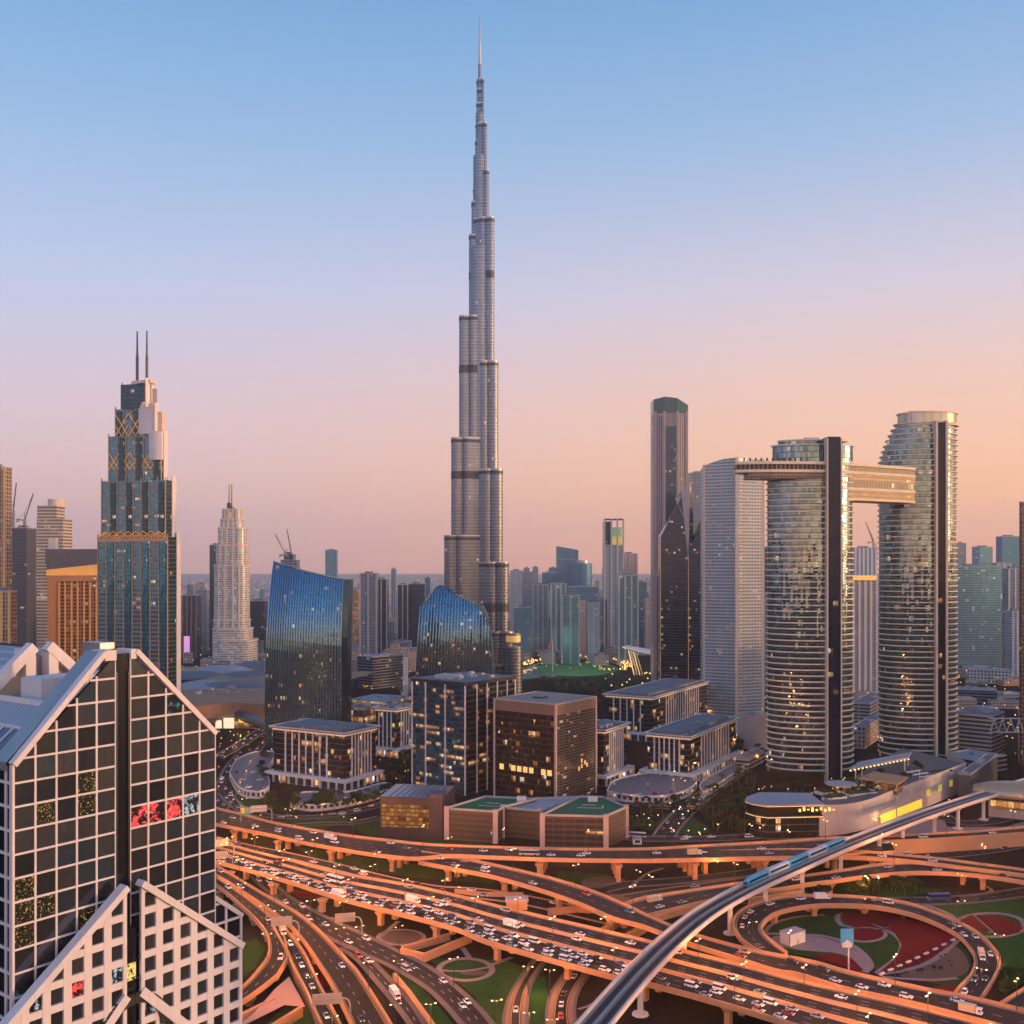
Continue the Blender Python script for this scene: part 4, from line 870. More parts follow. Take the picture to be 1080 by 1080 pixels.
def bridge():
    Ya = 815; T = thing('skybridge', 'cream boat-shaped skybridge spanning the two oval towers and jutting out past them', 'bridge', (gx(870,Ya), Ya, gz(505,Ya)))
    ox, oy, oz = T.location
    P = lambda px, py, Y: Vector((gx(px,Y)-ox, Y-oy, gz(py,Y)-oz))
    cl = [(776,824,.1),(790,821,.75),(815,819,1),(868,822,1),(885,828,1),(920,846,1),(965,874,1)]
    def band(name, pyt, pyb, mat, w0, i0=0, out=0.0):
        mb = MB(); pts = cl[i0:]; A, B = [], []
        for px, Y, k in pts: A.append((Vector((gx(px,Y)-ox, Y-oy-out, 0)), Y)); B.append((Vector((gx(px,Y)-ox, Y-oy+4+w0*k+out, 0)), Y))
        za, zb = gz(pyt,Ya)-oz, gz(pyb,Ya)-oz; u = 0
        for (p, _), (q, _) in zip(A[:-1], A[1:]): u = mb.wall(p, q, zb, za, 0, u)
        for (p, _), (q, _) in zip(B[:-1], B[1:]): mb.wall(q, p, zb, za, 0)
        mb.wall(B[0][0], A[0][0], zb, za); mb.wall(A[-1][0], B[-1][0], zb, za)
        for i in range(len(A)-1):
            a, b_, c, d = A[i][0], A[i+1][0], B[i+1][0], B[i][0]
            mb.poly([(a.x,a.y,za),(b_.x,b_.y,za),(c.x,c.y,za),(d.x,d.y,za)]); mb.poly([(d.x,d.y,zb),(c.x,c.y,zb),(b_.x,b_.y,zb),(a.x,a.y,zb)])
        return mb.build(name, mat, T)
    BG = facade('bridge_windows', (.03,.03,.03), (.32,.25,.17), 3.4, 6.2, .22, .12, .10, 1, .1, .4, .0, spec=.2)
    band('top_deck', 486.0, 489.0, SLAB, 24, 0, 2.0); band('upper_glass', 489.1, 494.4, BG, 22, 0, 0); band('middle_deck', 494.5, 497.5, SLAB, 24, 0, 1.6); BZ = facade('bronze_bridge_glass', (.12,.09,.06), (.27,.20,.13), 2.6, 3.1, .12, .28, .03, 1, .2, .4, 0, spec=.2); band('belly', 497.6, 504, BZ, 20, 1, .4)
    band('lower_glass', 504.1, 512, BG, 20, 3, .2); band('lower_deck', 512.1, 515, SLAB, 22, 3, 1.3); band('keel', 515.1, 523.5, BZ, 20, 3, .3); band('keel_edge', 523.6, 526, SLAB, 22, 3, 1.0)
    for i in range(14): mb = MB(); p = P(785+i*6, 485.8, 828); mb.tube(p, p+Vector((0,0,2.2)), .9, .5, 6); mb.build('roof_plant', M['leaf'], T)
bridge()
# ------------------------------------------------------------------ motorway interchange
def zfun(z):
    if isinstance(z, (int, float)): return lambda t: float(z)
    def f(t):
        for (a, p), (b, q) in zip(z[:-1], z[1:]):
            if t <= b: k = max(0, (t-a)/(b-a)); k = k*k*(3-2*k); return p+(q-p)*k
        return z[-1][1]
    return f
class Road:
    """a carriageway between two edges read off the picture at deck height"""
    def __init__(s, far, near, z, n=72):
        f = zfun(z); s.n = n
        def edge(px):
            L = [0.0]
            for a, b in zip(px[:-1], px[1:]): L.append(L[-1]+math.hypot(b[0]-a[0], b[1]-a[1]))
            return cr([gp(p[0], p[1], f(l/L[-1])) for p, l in zip(px, L)], n)
        s.A, s.B = edge(far), edge(near)
        for i in range(n): zz = f(i/(n-1)); s.A[i].z = zz; s.B[i].z = zz
        s.finish()
    @classmethod
    def centre(cls, pts, w, z, n=72):
        s = cls.__new__(cls); f = zfun(z); s.n = n; L = [0.0]
        for a, b in zip(pts[:-1], pts[1:]): L.append(L[-1]+math.hypot(b[0]-a[0], b[1]-a[1]))
        C = cr([gp(p[0], p[1], f(l/L[-1])) for p, l in zip(pts, L)], n)
        for i in range(n): C[i].z = f(i/(n-1))
        s.A, s.B = [], []
        for i in range(n):
            d = C[min(n-1, i+1)]-C[max(0, i-1)]; d.z = 0; d.normalize(); nn = Vector((-d.y, d.x, 0)); s.A.append(C[i]+nn*w/2); s.B.append(C[i]-nn*w/2)
        s.finish(); return s
    def finish(s):
        s.C = [(a+b)/2 for a, b in zip(s.A, s.B)]; s.L = [0.0]
        for i in range(1, s.n): s.L.append(s.L[-1]+(s.C[i]-s.C[i-1]).length)
        s.len = s.L[-1]; s.w = sum((a-b).length for a, b in zip(s.A, s.B))/s.n
    def at(s, d, fr=.5):
        d = max(0, min(s.len, d)); i = 0
        while i < s.n-2 and s.L[i+1] < d: i += 1
        k = (d-s.L[i])/max(1e-6, s.L[i+1]-s.L[i]); p = s.A[i].lerp(s.A[i+1], k).lerp(s.B[i].lerp(s.B[i+1], k), fr)
        j0, j1 = max(0, i-1), min(s.n-1, i+2); t = (s.C[j1]-s.C[j0]).normalized(); return p, t
    def surface(s, f0=0.0, f1=1.0, dz=0.0):
        mb = MB(); w = s.w
        for i in range(s.n-1):
            a, b = s.A[i], s.A[i+1]; c, d = s.B[i+1], s.B[i]
            q = [a.lerp(d, f0), a.lerp(d, f1), b.lerp(c, f1), b.lerp(c, f0)]; q = [v+Vector((0,0,dz)) for v in q]
            uv = [(f0*w, s.L[i]), (f1*w, s.L[i]), (f1*w, s.L[i+1]), (f0*w, s.L[i+1])]
            nrm = (q[1]-q[0]).cross(q[2]-q[0])
            if nrm.z < 0: q.reverse(); uv.reverse()
            mb.poly(q, 0, uv)
        return mb
    def rail(s, fr, w, h, down=0.0, dz=0.0, i0=0, i1=None, top=None):
        """a wall w wide and h high that follows the road at fraction fr; down: how far it hangs below deck"""
        mb = MB(); i1 = s.n-1 if i1 is None else i1; top = w if top is None else top
        def sec(i):
            e = (s.B[i]-s.A[i]); e.z = 0; e.normalize(); c = s.A[i].lerp(s.B[i], fr); r = []
            for o, z in ((-w/2, -down), (-top/2, h), (top/2, h), (w/2, -down)): v = c+e*o; v.z = c.z+dz+z; r.append(v)
            return r
        for i in range(i0, i1):
            p, q = sec(i), sec(i+1)
            for k in range(3): mb.poly([p[k], p[k+1], q[k+1], q[k]])
            if down: mb.poly([p[3], p[0], q[0], q[3]])
        mb.poly(sec(i0)); mb.poly(list(reversed(sec(i1)))); return mb
ROADS = {}
def flyover(key, label, road, lanes, sh=2.0, piers=34, barriers=(), yellow=False, pier_from=0.0, pier_to=1.0, minz=3.0, depth=1.9, rails=(1,1), wall=False, jam=None, parapet=None):
    T = thing('flyover', label, 'flyover', (0,0,0)); ROADS[key] = road; s = road; W = s.w; pm = parapet or M['conc']
    if barriers:
        fr = [0]+list(barriers)+[1]; ed = sh
        for k in range(len(fr)-1):
            wv = (fr[k+1]-fr[k])*W; m = asphalt('asphalt_%s_%d' % (key, k), wv, lanes[k], sh, yellow); mb = s.surface(fr[k], fr[k+1])
            mb.uv = [[(u-fr[k]*W, v) for u, v in q] for q in mb.uv]; mb.build('carriageway', m, T)
    else: s.surface().build('carriageway', asphalt('asphalt_'+key, W, lanes, sh, yellow), T)
    mb = MB()
    for i in range(s.n-1):
        d0 = Vector((0,0,depth)) if not wall else None
        a, b, c, d = s.A[i], s.A[i+1], s.B[i+1], s.B[i]; dn = lambda v: Vector((v.x, v.y, (v.z-depth) if not wall else min(-.3, v.z-depth)))
        ai, bi, ci, di = a.lerp(d,.16), b.lerp(c,.16), b.lerp(c,.84), a.lerp(d,.84)
        up = Vector((0,0,-.5))
        if wall: ai, bi, ci, di = a, b, c, d
        else: mb.poly([a+up, ai+Vector((0,0,-.95)), bi+Vector((0,0,-.95)), b+up]); mb.poly([d+up, c+up, ci+Vector((0,0,-.95)), di+Vector((0,0,-.95))])
        mb.poly([dn(ai), dn(di), dn(ci), dn(bi)]); mb.poly([ai+up, dn(ai), dn(bi), bi+up]); mb.poly([di+up, ci+up, dn(ci), dn(di)])
    mb.build('girder', pm, T)
    for fr, on in ((0, rails[0]), (1, rails[1])):
        if on:
            o = s.rail(fr, .9, 1.25, .95 if not wall else .5, 0, top=.62).build('parapet', pm, T)
    for fr in barriers: s.rail(fr, 2.6, .95, 0, 0, top=1.5).build('median_barrier', pm, T)
    if piers:
        d = s.len*pier_from+piers*.6
        while d < s.len*pier_to:
            p, t_ = s.at(d); 
            if p.z > minz and p.y > 300:
                n_ = Vector((t_.y,-t_.x,0)).normalized(); k = [-.22,.22] if W > 9 else [0]
                if W > 26: k = [-.36,-.12,.12,.36]
                for f in k:
                    c = p+n_*W*f; r = 1.15; q = [(c.x+t_.x*a*r+n_.x*b*r, c.y+t_.y*a*r+n_.y*b*r) for a, b in ((-1,-1),(1,-1),(1,1),(-1,1))]
                    if sum(q[i-1][0]*q[i][1]-q[i][0]*q[i-1][1] for i in range(4)) < 0: q.reverse()
                    zt = p.z-depth; mb = MB(); mb.prism(q, -.1, zt-1.8, 0); q2 = [(c.x+(x-c.x)*1.9, c.y+(y-c.y)*1.9) for x, y in q]; mb.prism(q, zt-1.8, zt+.25, 0, top=q2); mb.build('pier', pm, T)
            d += piers
    return T
def street(key, road, lanes, z=0.05, sh=.8, yellow=False, kerb=1.6, name='road', km=None):
    ROADS[key] = road
    tag(road.surface().build(name, asphalt('asphalt_'+key, road.w, lanes, sh, yellow)), None, None, kind='structure')
    if kerb:
        for fr in (0, 1): tag(road.rail(fr, kerb, .14, .1, 0).build('kerb', km or M['kerb']), None, None, kind='structure')

# top flyover and its branches
R1far = [(200,845),(227,852.6),(257,860),(294,869.6),(347,879),(380,884),(414,888.5),(453,893.5),(530,896.5),(600,897),(680,896),(734,893),(820,888.5),(880,884.5),(937,882.5)]
R1near = [(200,862),(227,869.6),(279,880),(324,890),(380,900),(414,905),(441,907.5),(476,905),(530,907),(600,908),(680,908),(734,907),(820,905.5),(880,903),(945,899)]
flyover('top', 'uppermost long curved flyover passing in front of the green-roofed car park', Road(R1far, R1near, [(0,8),(.3,8),(.6,11),(.9,10),(1,8)], 90), 4, 2.2, 40)
R1bf = [(441,899.5),(453,901),(488.5,906.5),(520,913),(579,926.7),(623.7,940.7),(653,952.6),(704,976),(740,989),(793,1003),(854,1015),(898,1027),(940,1036.5),(979,1045),(1024,1053.5),(1080,1067),(1110,1075)]
R1bn = [(441,909.8),(470,915.5),(488.5,919),(520,925.5),(564,937.8),(609,953),(646,969),(680,978.5),(727,996),(778,1012),(820,1025),(840,1028),(890,1043),(940,1054),(979,1063),(1024,1075),(1080,1090),(1110,1099)]
flyover('branch', 'flyover branch descending from the uppermost flyover and passing under the metro viaduct', Road(R1bf, R1bn, [(0,8.2),(.5,8.4),(1,8.2)], 100), 2, 1.8, 38, rails=(1,1))
# the main highway deck: three carriageways
R2f = [(200,880),(232,889),(264,898),(309,909),(338,917),(370,924),(444,937),(530,958),(564,966),(680,993),(716,1003),(778,1018),(820,1029.6),(880,1044),(940,1057),(1024,1078),(1080,1093),(1110,1102)]
R2n = [(200,903),(227,909.6),(264,919),(309,932),(353,946.7),(380,954),(474,978.5),(520,996),(646,1031),(681,1038),(749,1056),(820,1077),(880,1096),(960,1119),(1020,1137),(1100,1160)]
main = flyover('main', 'broad main highway viaduct of three carriageways crowded with traffic, crossing the whole interchange', Road(R2f, R2n, 8.0, 110), (3, 3, 3), 1.5, 36, barriers=(.30,.60))
street('collector', Road([(190,872),(215,879),(264,891),(309,900),(353,910),(400,921),(459,931),(500,936),(560,945),(640,962)], [(190,879),(215,886),(264,897.5),(309,906),(353,917),(400,928),(459,939),(500,946),(560,955),(640,974)], [(0,6),(.5,5),(.75,1.5),(1,.1)], 70), 2, kerb=2.2, km=M['conc'])
# ramps at the bottom left
flyover('ramp', 'long dark two-lane ramp with orange parapets sweeping down past the red flower strip', Road([(200,902),(228,914),(275,942),(312,963),(338,984),(368,1016),(380,1030),(412,1081),(440,1130)], [(200,912),(228,924),(262,945),(300,972),(318,990),(337,1018),(352,1042),(371,1081),(395,1140)], [(0,6),(.6,5.5),(1,5)], 80), 2, 1.7, 30, yellow=True)
flyover('turn', 'outermost curving slip ramp bending down beside the gabled tower', Road([(200,914),(228,926),(260,947),(285,967),(298,985),(303,1008),(296,1024),(287,1034),(262,1053),(240,1066)], [(200,922),(228,934),(262,963),(276,978),(282,987),(284,1001),(281,1012),(274,1022),(258,1040),(238,1053)], [(0,5.8),(.5,4.5),(1,4)], 80), 2, 1.2, 24, yellow=True, minz=4)
flyover('fork', 'short slip ramp forking off between the red flower strip and the orange paved island', Road([(298,972),(304,984),(314,996),(324,1012),(337,1040),(357,1078),(370,1105)], [(288,978),(294,988),(302,1003),(311,1024),(323,1047),(338,1081),(352,1112)], 4.7, 50), 1, 1.2, 0, yellow=True, wall=True)
street('middle', Road([(270,918),(289,932),(312,950),(353,972),(372,980),(420,1003),(459,1024),(497,1055),(520,1081),(540,1110)], [(262,922),(280,938),(300,955),(337,983),(366,998),(414,1020),(453,1044),(486,1079),(510,1115)], [(0,1),(.4,1.2),(1,.6)], 70), 3, kerb=2.4, yellow=True)
street('slip', Road([(367,997),(376,1002),(389,1010),(410,1032),(430,1053),(449,1081),(462,1105)], [(358,1000),(370,1007),(384,1020),(402,1041),(420,1063),(434,1083),(446,1108)], [(0,1.1),(1,.7)], 50), 2, kerb=2.4, yellow=True)
# two short ramps coming out from under the deck at the bottom
street('under_a', Road([(590,1005),(574,1017),(560,1040),(556,1060),(556,1082),(560,1110)], [(574,1000),(558,1017),(540,1045),(533,1064),(531,1083),(534,1110)], .3, 40), 1, sh=2.4, kerb=1.2, yellow=True)
street('under_b', Road([(632,1010),(621,1028),(610,1046),(606,1064),(608,1083),(615,1110)], [(612,1005),(596,1025),(582,1046),(577,1064),(577,1083),(582,1110)], .35, 40), 1, sh=3.0, kerb=1.2, yellow=True)
# right-hand side
flyover('loop', 'loop ramp circling the red flower beds with a queue of cars on its outer lane', Road([(812,1009),(793,1000),(778,987),(774,970),(789,957),(819,948),(855,945),(908,947),(953,954),(991,966),(1026,982),(1049,1003),(1055,1018),(1044,1041),(1036,1052)],
    [(830,1006),(818,997),(806,986),(804,976),(818,964),(849,957),(887,955),(926,958),(967,969),(1006,985),(1024,1003),(1028,1015),(1024,1029),(1012,1042),(1006,1050)], [(0,6.5),(.35,6),(.7,1.5),(1,.4)], 100), 2, 1.6, 26, minz=3.4, wall=False)
flyover('arch', 'gently arched flyover behind the loop ramp, lowest of those on the metro side', Road([(654,956),(675,949),(712,943),(758,936),(815,929),(884,920),(925,913),(967,911),(1017,913),(1080,921),(1110,926)], [(672,969),(693,964),(731,955),(780,945),(844,935.5),(884,930),(940,922.5),(980,921),(1033,924),(1080,931),(1110,936)], [(0,2),(.35,5),(.55,8),(1,8)], 90), 2, 1.5, 44, minz=5)
flyover('lower', 'thin flyover curving just behind the arched one towards the picture edge', Road([(690,900),(760,899),(840,897),(900,898.5),(970,904.5),(1017,910),(1080,918.5),(1110,923)], [(690,905),(760,906),(840,905),(900,904.5),(970,910),(1017,916),(1080,924),(1110,929)], [(0,9),(.5,9.5),(1,9.2)], 70), 1, .9, 46, minz=5)
flyover('walled', 'road ramp on a tall plain orange retaining wall at the picture edge', Road([(905,884),(937,883),(985,880),(1033,877.5),(1080,873),(1115,869)], [(905,888.5),(937,888),(985,886),(1033,883),(1080,879.5),(1115,876)], 7.5, 40), 1, .8, 0, wall=True)
street('behind_a', Road([(640,933),(664,929.5),(720,925),(783,918),(815,911)], [(640,941),(664,936),(720,931.5),(790,923.5),(820,916)], .12, 40), 1, kerb=2.0, name='road')
street('behind_b', Road([(655,944),(700,937),(786,925.5),(830,919)], [(668,950),(710,944),(790,933),(835,926)], .2, 40), 2, kerb=1.2, yellow=True)
street('far_right', Road.centre([(940,908),(980,902),(1012,899),(1050,894),(1110,883)], 15, .12, 40), 3, kerb=1.2)
street('rear_loop', Road.centre([(770,948),(830,951),(900,952),(950,950.5),(1000,949.5),(1045,946),(1110,936)], 11, .1, 50), 2, kerb=2.2)
street('drop_off', Road.centre([(990,857),(1000,864),(1020,868),(1045,866),(1065,861),(1110,852)], 12, .1, 40), 2, kerb=1.5)
flyover('corner', 'sunken road with a thick orange wall in the bottom corner beyond the loop', Road([(1120,1020),(1080,1044),(1050,1063),(1030,1076)], [(1140,1040),(1100,1066),(1070,1085),(1052,1100)], 1.0, 30), 2, 1.2, 0, wall=True)
# streets among the buildings
street('front_street', Road.centre([(640,879),(670,884),(710,884.5),(760,884),(820,880),(880,877),(925,869)], 12, .08, 50), 2, kerb=1.4)
street('side_street', Road.centre([(700,882),(712,866),(738,842),(775,816),(806,795),(825,778)], 14, .13, 50), 2, kerb=1.4)
street('podium_street', Road.centre([(662,846),(690,851),(725,850),(748,838)], 9, .1, 40), 2, kerb=1.2)
street('left_street', Road.centre([(215,868),(232,842),(243,824),(252,806),(268,786),(284,770)], 20, .09, 50), 3, kerb=1.6)
street('curving_street', Road.centre([(236,836),(255,853),(290,861),(340,861),(385,853),(420,842)], 9, .1, 50), 2, kerb=1.2)
street('curving_street_b', Road.centre([(290,873),(330,869),(370,868),(400,862)], 7, .12, 40), 1, kerb=1.2)
street('boulevard', Road.centre([(640,728),(668,734),(690,742),(720,750),(748,762)], 16, .1, 40), 2, kerb=2)
street('bridge_street', Road.centre([(228,800),(255,784),(285,765),(320,752)], 12, [(0,5),(1,6)], 40), 2, kerb=1.2, km=M['dark'])

# paths, lawns, beds
LW = .03
flat('lawn', [(800,1000),(806,978),(822,966),(856,960),(900,958),(960,970),(1000,986),(1022,1006),(1022,1024),(1006,1040),(940,1026),(860,1010)], .10, M['lawn'], n=90)
flat('lawn', [(985,950),(1040,950),(1110,940),(1125,990),(1125,1005),(1060,1050),(1052,1028),(1058,1012),(1048,995),(1028,978),(1000,964),(960,950)], .04, M['lawn'])
flat('lawn', [(440,1003),(470,1012),(530,1012),(560,1022),(540,1060),(532,1085),(525,1085),(500,1050),(470,1025)], .04, M['lawn'])
flat('lawn', [(558,1030),(575,1030),(578,1050),(574,1085),(558,1085)], .04, M['lawn'])
flat('lawn', [(420,1020),(444,1040),(480,1082),(464,1086),(440,1060),(412,1030)], .05, M['lawn'])
flat('lawn', [(230,1000),(270,990),(280,1000),(268,1022),(236,1044)], .04, M['lawn'])
flat('lawn', [(300,1062),(330,1056),(344,1090),(270,1090)], .05, M['lawn'])
flat('lawn', [(330,905),(430,925),(520,932),(520,918),(440,912),(370,902),(310,893)], .04, M['lawn'])
flat('lawn', [(238,838),(262,850),(300,856),(350,856),(300,848),(250,828)], .05, M['lawn']); flat('lawn', [(360,868),(400,860),(440,880),(540,893),(400,886)], .05, M['lawn']); flat('lawn', [(280,867),(330,864),(380,860),(340,875),(300,874)], .05, M['lawn'])
flat('lawn', [(692,870),(704,858),(730,862),(748,876),(725,880),(700,878)], .05, M['lawn'], n=30); flat('lawn', [(664,866),(680,862),(700,872),(690,876),(668,872)], .05, M['lawn'], n=30)
flat('lawn', [(860,925),(940,932),(1000,938),(950,946),(860,946),(800,940)], .04, M['lawn']); flat('lawn', [(590,918),(640,922),(660,930),(630,938),(585,930)], .04, M['lawn'])
PAV = conc('paving_pink', (.26,.20,.19)); PAVG = conc('paving_grey', (.15,.135,.13)); SOIL = conc('bare_soil', (.10,.07,.05))
flat('pavement', [(930,875),(985,852),(1000,872),(1060,872),(1110,858),(1110,876),(1000,882),(930,890)], .06, PAV)
flat('pavement', [(268,1068),(290,1043),(305,1030),(316,1050),(322,1062),(300,1060),(240,1090)], 4.2, conc('paving_orange', (.50,.30,.21)))
def path(pts, w=2.4, z=.22, name='path', closed=False, mat=None):
    P = [gp(x, y, 0) for x, y in pts]
    if closed: P = P+[P[0]]
    C = cr(P, 80 if closed else 40); mb = MB(); n = len(C)
    for i in range(n-1):
        def sd(j):
            a, b = C[(j-1) % (n-1)] if closed else C[max(0,j-1)], C[(j+1) % (n-1)] if closed else C[min(n-1,j+1)]; d = (b-a); d.normalize(); return Vector((-d.y, d.x, 0))*w/2
        s0, s1 = sd(i), sd(i+1); a, b = C[i], C[i+1]
        mb.poly([(a-s0)+Vector((0,0,z)), (b-s1)+Vector((0,0,z)), (b+s1)+Vector((0,0,z)), (a+s0)+Vector((0,0,z))])
    return tag(mb.build(name, mat or PAV), None, None, kind='structure')
def oval(cx, cy, rx, ry, n=28, a0=0, a1=2*math.pi): return [(cx+rx*math.cos(a0+(a1-a0)*i/n), cy+ry*math.sin(a0+(a1-a0)*i/n)) for i in range(n)]
def bed(label, pts, n=70, h=.35, smooth=True):
    P = [gp(x, y, 0) for x, y in pts]; c = sum(P, Vector())/len(P)
    P = cr(P+[P[0]], n)[:-1] if smooth else P
    if sum(P[i-1].x*P[i].y-P[i].x*P[i-1].y for i in range(len(P))) < 0: P.reverse()
    mb = MB(); pl = [(p.x-c.x, p.y-c.y) for p in P]; mb.prism(pl, .1, h, 0, bottom=False); o = mb.build('flower_bed', M['flower']); o.location = c
    return tag(o, label, 'flower bed', 'red flower beds in the interchange lawns')
bed('large red flower bed filling the loop lawn up to its striped wedge edge', [(951,968),(975,975),(1008,989),(1004,996),(982,1012),(950,1024),(925,1028),(930,1024),(946,1010),(951,997),(944,985),(934,980),(948,972)], smooth=False)
bed('red crescent flower bed along the far edge of the loop lawn', [(886,964),(910,962.5),(938,963.5),(951,967),(948,973),(933,979),(918,974),(902,968)], smooth=False)
bed('small lens-shaped red flower bed between two crossing paths of the loop lawn', [(886,965),(893,974),(903,979),(914,978),(930,980),(915,973),(900,967)], smooth=False)
bed('small oval red flower bed nearest the crossing paths of the loop lawn', oval(912,986,20,6.5))
bed('red flower bed behind the white equipment cabin, along the highway parapet', [(855,1008),(880,1007),(900,1013),(909,1022),(908,1025),(885,1018),(862,1011)], smooth=False)
bed('smaller part of the divided oval red flower bed outside the loop', [(1012,972),(1022,966.5),(1026,966),(1046,983),(1030,981),(1016,977)], smooth=False)
bed('larger part of the divided oval red flower bed outside the loop', [(1030,965.5),(1050,966.5),(1068,971),(1079,979),(1075,984),(1062,987),(1052,985.5)], smooth=False)
bed('thin red flower bed squeezed between the loop ramp and the outer lawn', [(975,958),(985,959),(1000,966),(1008,973),(996,968)], smooth=False)
bed('small red flower bed at the loop exit beside the highway parapet', [(984,1043),(996,1039),(1009,1040),(1006,1047),(990,1047)], smooth=False)
bed('narrow red flower strip between the long ramp and the forking slip ramp', [(313,990),(319,994),(335,1018),(352,1041),(340,1043),(330,1030)], smooth=False)
bed('red flower bed in the shade under the main highway beside a pier', [(300,937),(330,942),(343,948),(316,947)], smooth=False)
bed('small red flower bed beneath the metro viaduct', [(318,935),(330,936),(338,940),(322,940)], smooth=False) if False else None
path([(886,964),(883,969),(888,976),(900,979),(914,984),(934,980),(948,974),(952,967)], 2.6); path([(886,963.5),(900,967),(918,974),(936,981.5),(948,990),(952,999),(946,1011),(925,1027)], 2.8); path(oval(912,986,21.5,7.6), 2.2, closed=True)
path([(806,985),(840,986),(870,988),(895,996),(910,1006),(918,1018),(912,1026)], 3.0); path([(806,984),(815,975),(838,968),(870,965)], 2.2); path([(925,1028),(958,1023),(986,1012),(1010,992)], 2.6); path([(930,1031),(960,1033),(985,1034),(1010,1032)], 2.4)
path(oval(1045,976,36,12.5), 3.2, closed=True); path([(1024,965),(1035,974),(1046,984)], 2.4); path([(966,953),(985,958),(1003,966),(1012,976)], 3.0)
path(oval(491,1023,28,11.5), 2.6, closed=True); path([(463,1024),(490,1024.5),(519,1020)], 1.8); path(oval(423,989,24,8), 2.2, closed=True); path([(402,988),(420,972)], 2.4); path([(496,1012),(488,1000)], 2.4); path([(519,1018),(540,1010)], 2.4)
path([(345,951),(338,955),(336,962),(345,968),(360,970)], 1.8); path([(1040,935),(1046,940),(1030,944),(1010,945)], 1.8); path([(665,936),(682,922),(700,916)], 2.0); path([(610,1065),(624,1060),(640,1050)], 1.6)
flat('bare_soil', [(838,986),(868,989),(892,997),(908,1007),(915,1018),(909,1022),(898,1011),(880,1005),(845,1002),(818,996),(815,988)], .14, PAV, n=60)
flat('bare_soil', [(955,1026),(985,1013),(1005,998),(1018,1008),(1022,1022),(1010,1030),(985,1032),(950,1030)], .15, SOIL, n=50)
flat('bare_soil', oval(423,989,22,7), .08, SOIL); flat('bare_soil', [(614,927),(640,924),(660,928),(650,934),(616,936)], .08, SOIL, n=40); flat('bare_soil', [(628,946),(650,943),(668,950),(655,955)], .08, SOIL, n=40); flat('bare_soil', oval(500,1026,15,2.6), .1, SOIL)
# striped barrier blocks of the wedge
for i in range(9):
    a = gp(930+i*9.4, 1028-i*3.9-(.22*i*i*.3), 0); mb = MB(); mb.box(-1.5,1.5,-.5,.5,0,.9); o = mb.build('barrier_block', M['white'], None); o.location = a; o.rotation_euler.z = R(38)
    tag(o, '%s white barrier block along the big flower bed, counting from the highway' % ordw(i+1), 'barrier', 'white barrier blocks on the wedge')
# retaining walls between the ramps
def wallbox(label, pts, zt, w=1.2, mat=None, z0=-.2):
    P = [gp(x, y, z) for x, y, z in [(p[0], p[1], zt) for p in pts]]; mb = MB()
    for a, b in zip(P[:-1], P[1:]):
        mb.beam((a.x,a.y,(zt+z0)/2),(b.x,b.y,(zt+z0)/2),w,zt-z0)
    return tag(mb.build('retaining_wall', mat or M['conc']), label, 'wall')
wallbox('low orange retaining wall running diagonally under the main highway', [(444,1007),(497,985)], 3.6); wallbox('lit orange retaining wall with small lamps, beside the low diagonal one', [(423,1000),(446,1005)], 3.4); wallbox('nearer orange retaining wall on the diagonal underpass ramp', [(424,998),(474,984)], 3.2)
wallbox('pale retaining wall beside the orange paved island by the gabled tower', [(252,1070),(290,1052)], 4.4, 1.4); wallbox('orange retaining wall in front of the paved island, next to the lawn', [(262,1096),(318,1061)], 4.0, 1.4); wallbox('orange wall of the slip road between two dark ramps', [(416,1026),(432,1045),(462,1086)], 2.6, 1.2)
wallbox('orange abutment wall under the metro viaduct beside the loop', [(790,947),(846,938)], 6.0, 1.6)
wallbox('curved orange end wall under the flyover branch', [(480,938),(510,941),(552,941)], 3.5, 1.4); wallbox('second orange end wall nearer the metro viaduct', [(578,958),(610,955),(640,956)], 3.5, 1.4); wallbox('orange ramp wall between the branch and the main highway', [(625,985),(668,958)], 4, 1.6); wallbox('short orange ramp wall beside the branch piers', [(655,988),(690,968)], 4, 1.6); wallbox('long orange ramp wall beside the rear roads under the metro', [(690,966),(730,955),(760,949)], 3.0, 1.4)

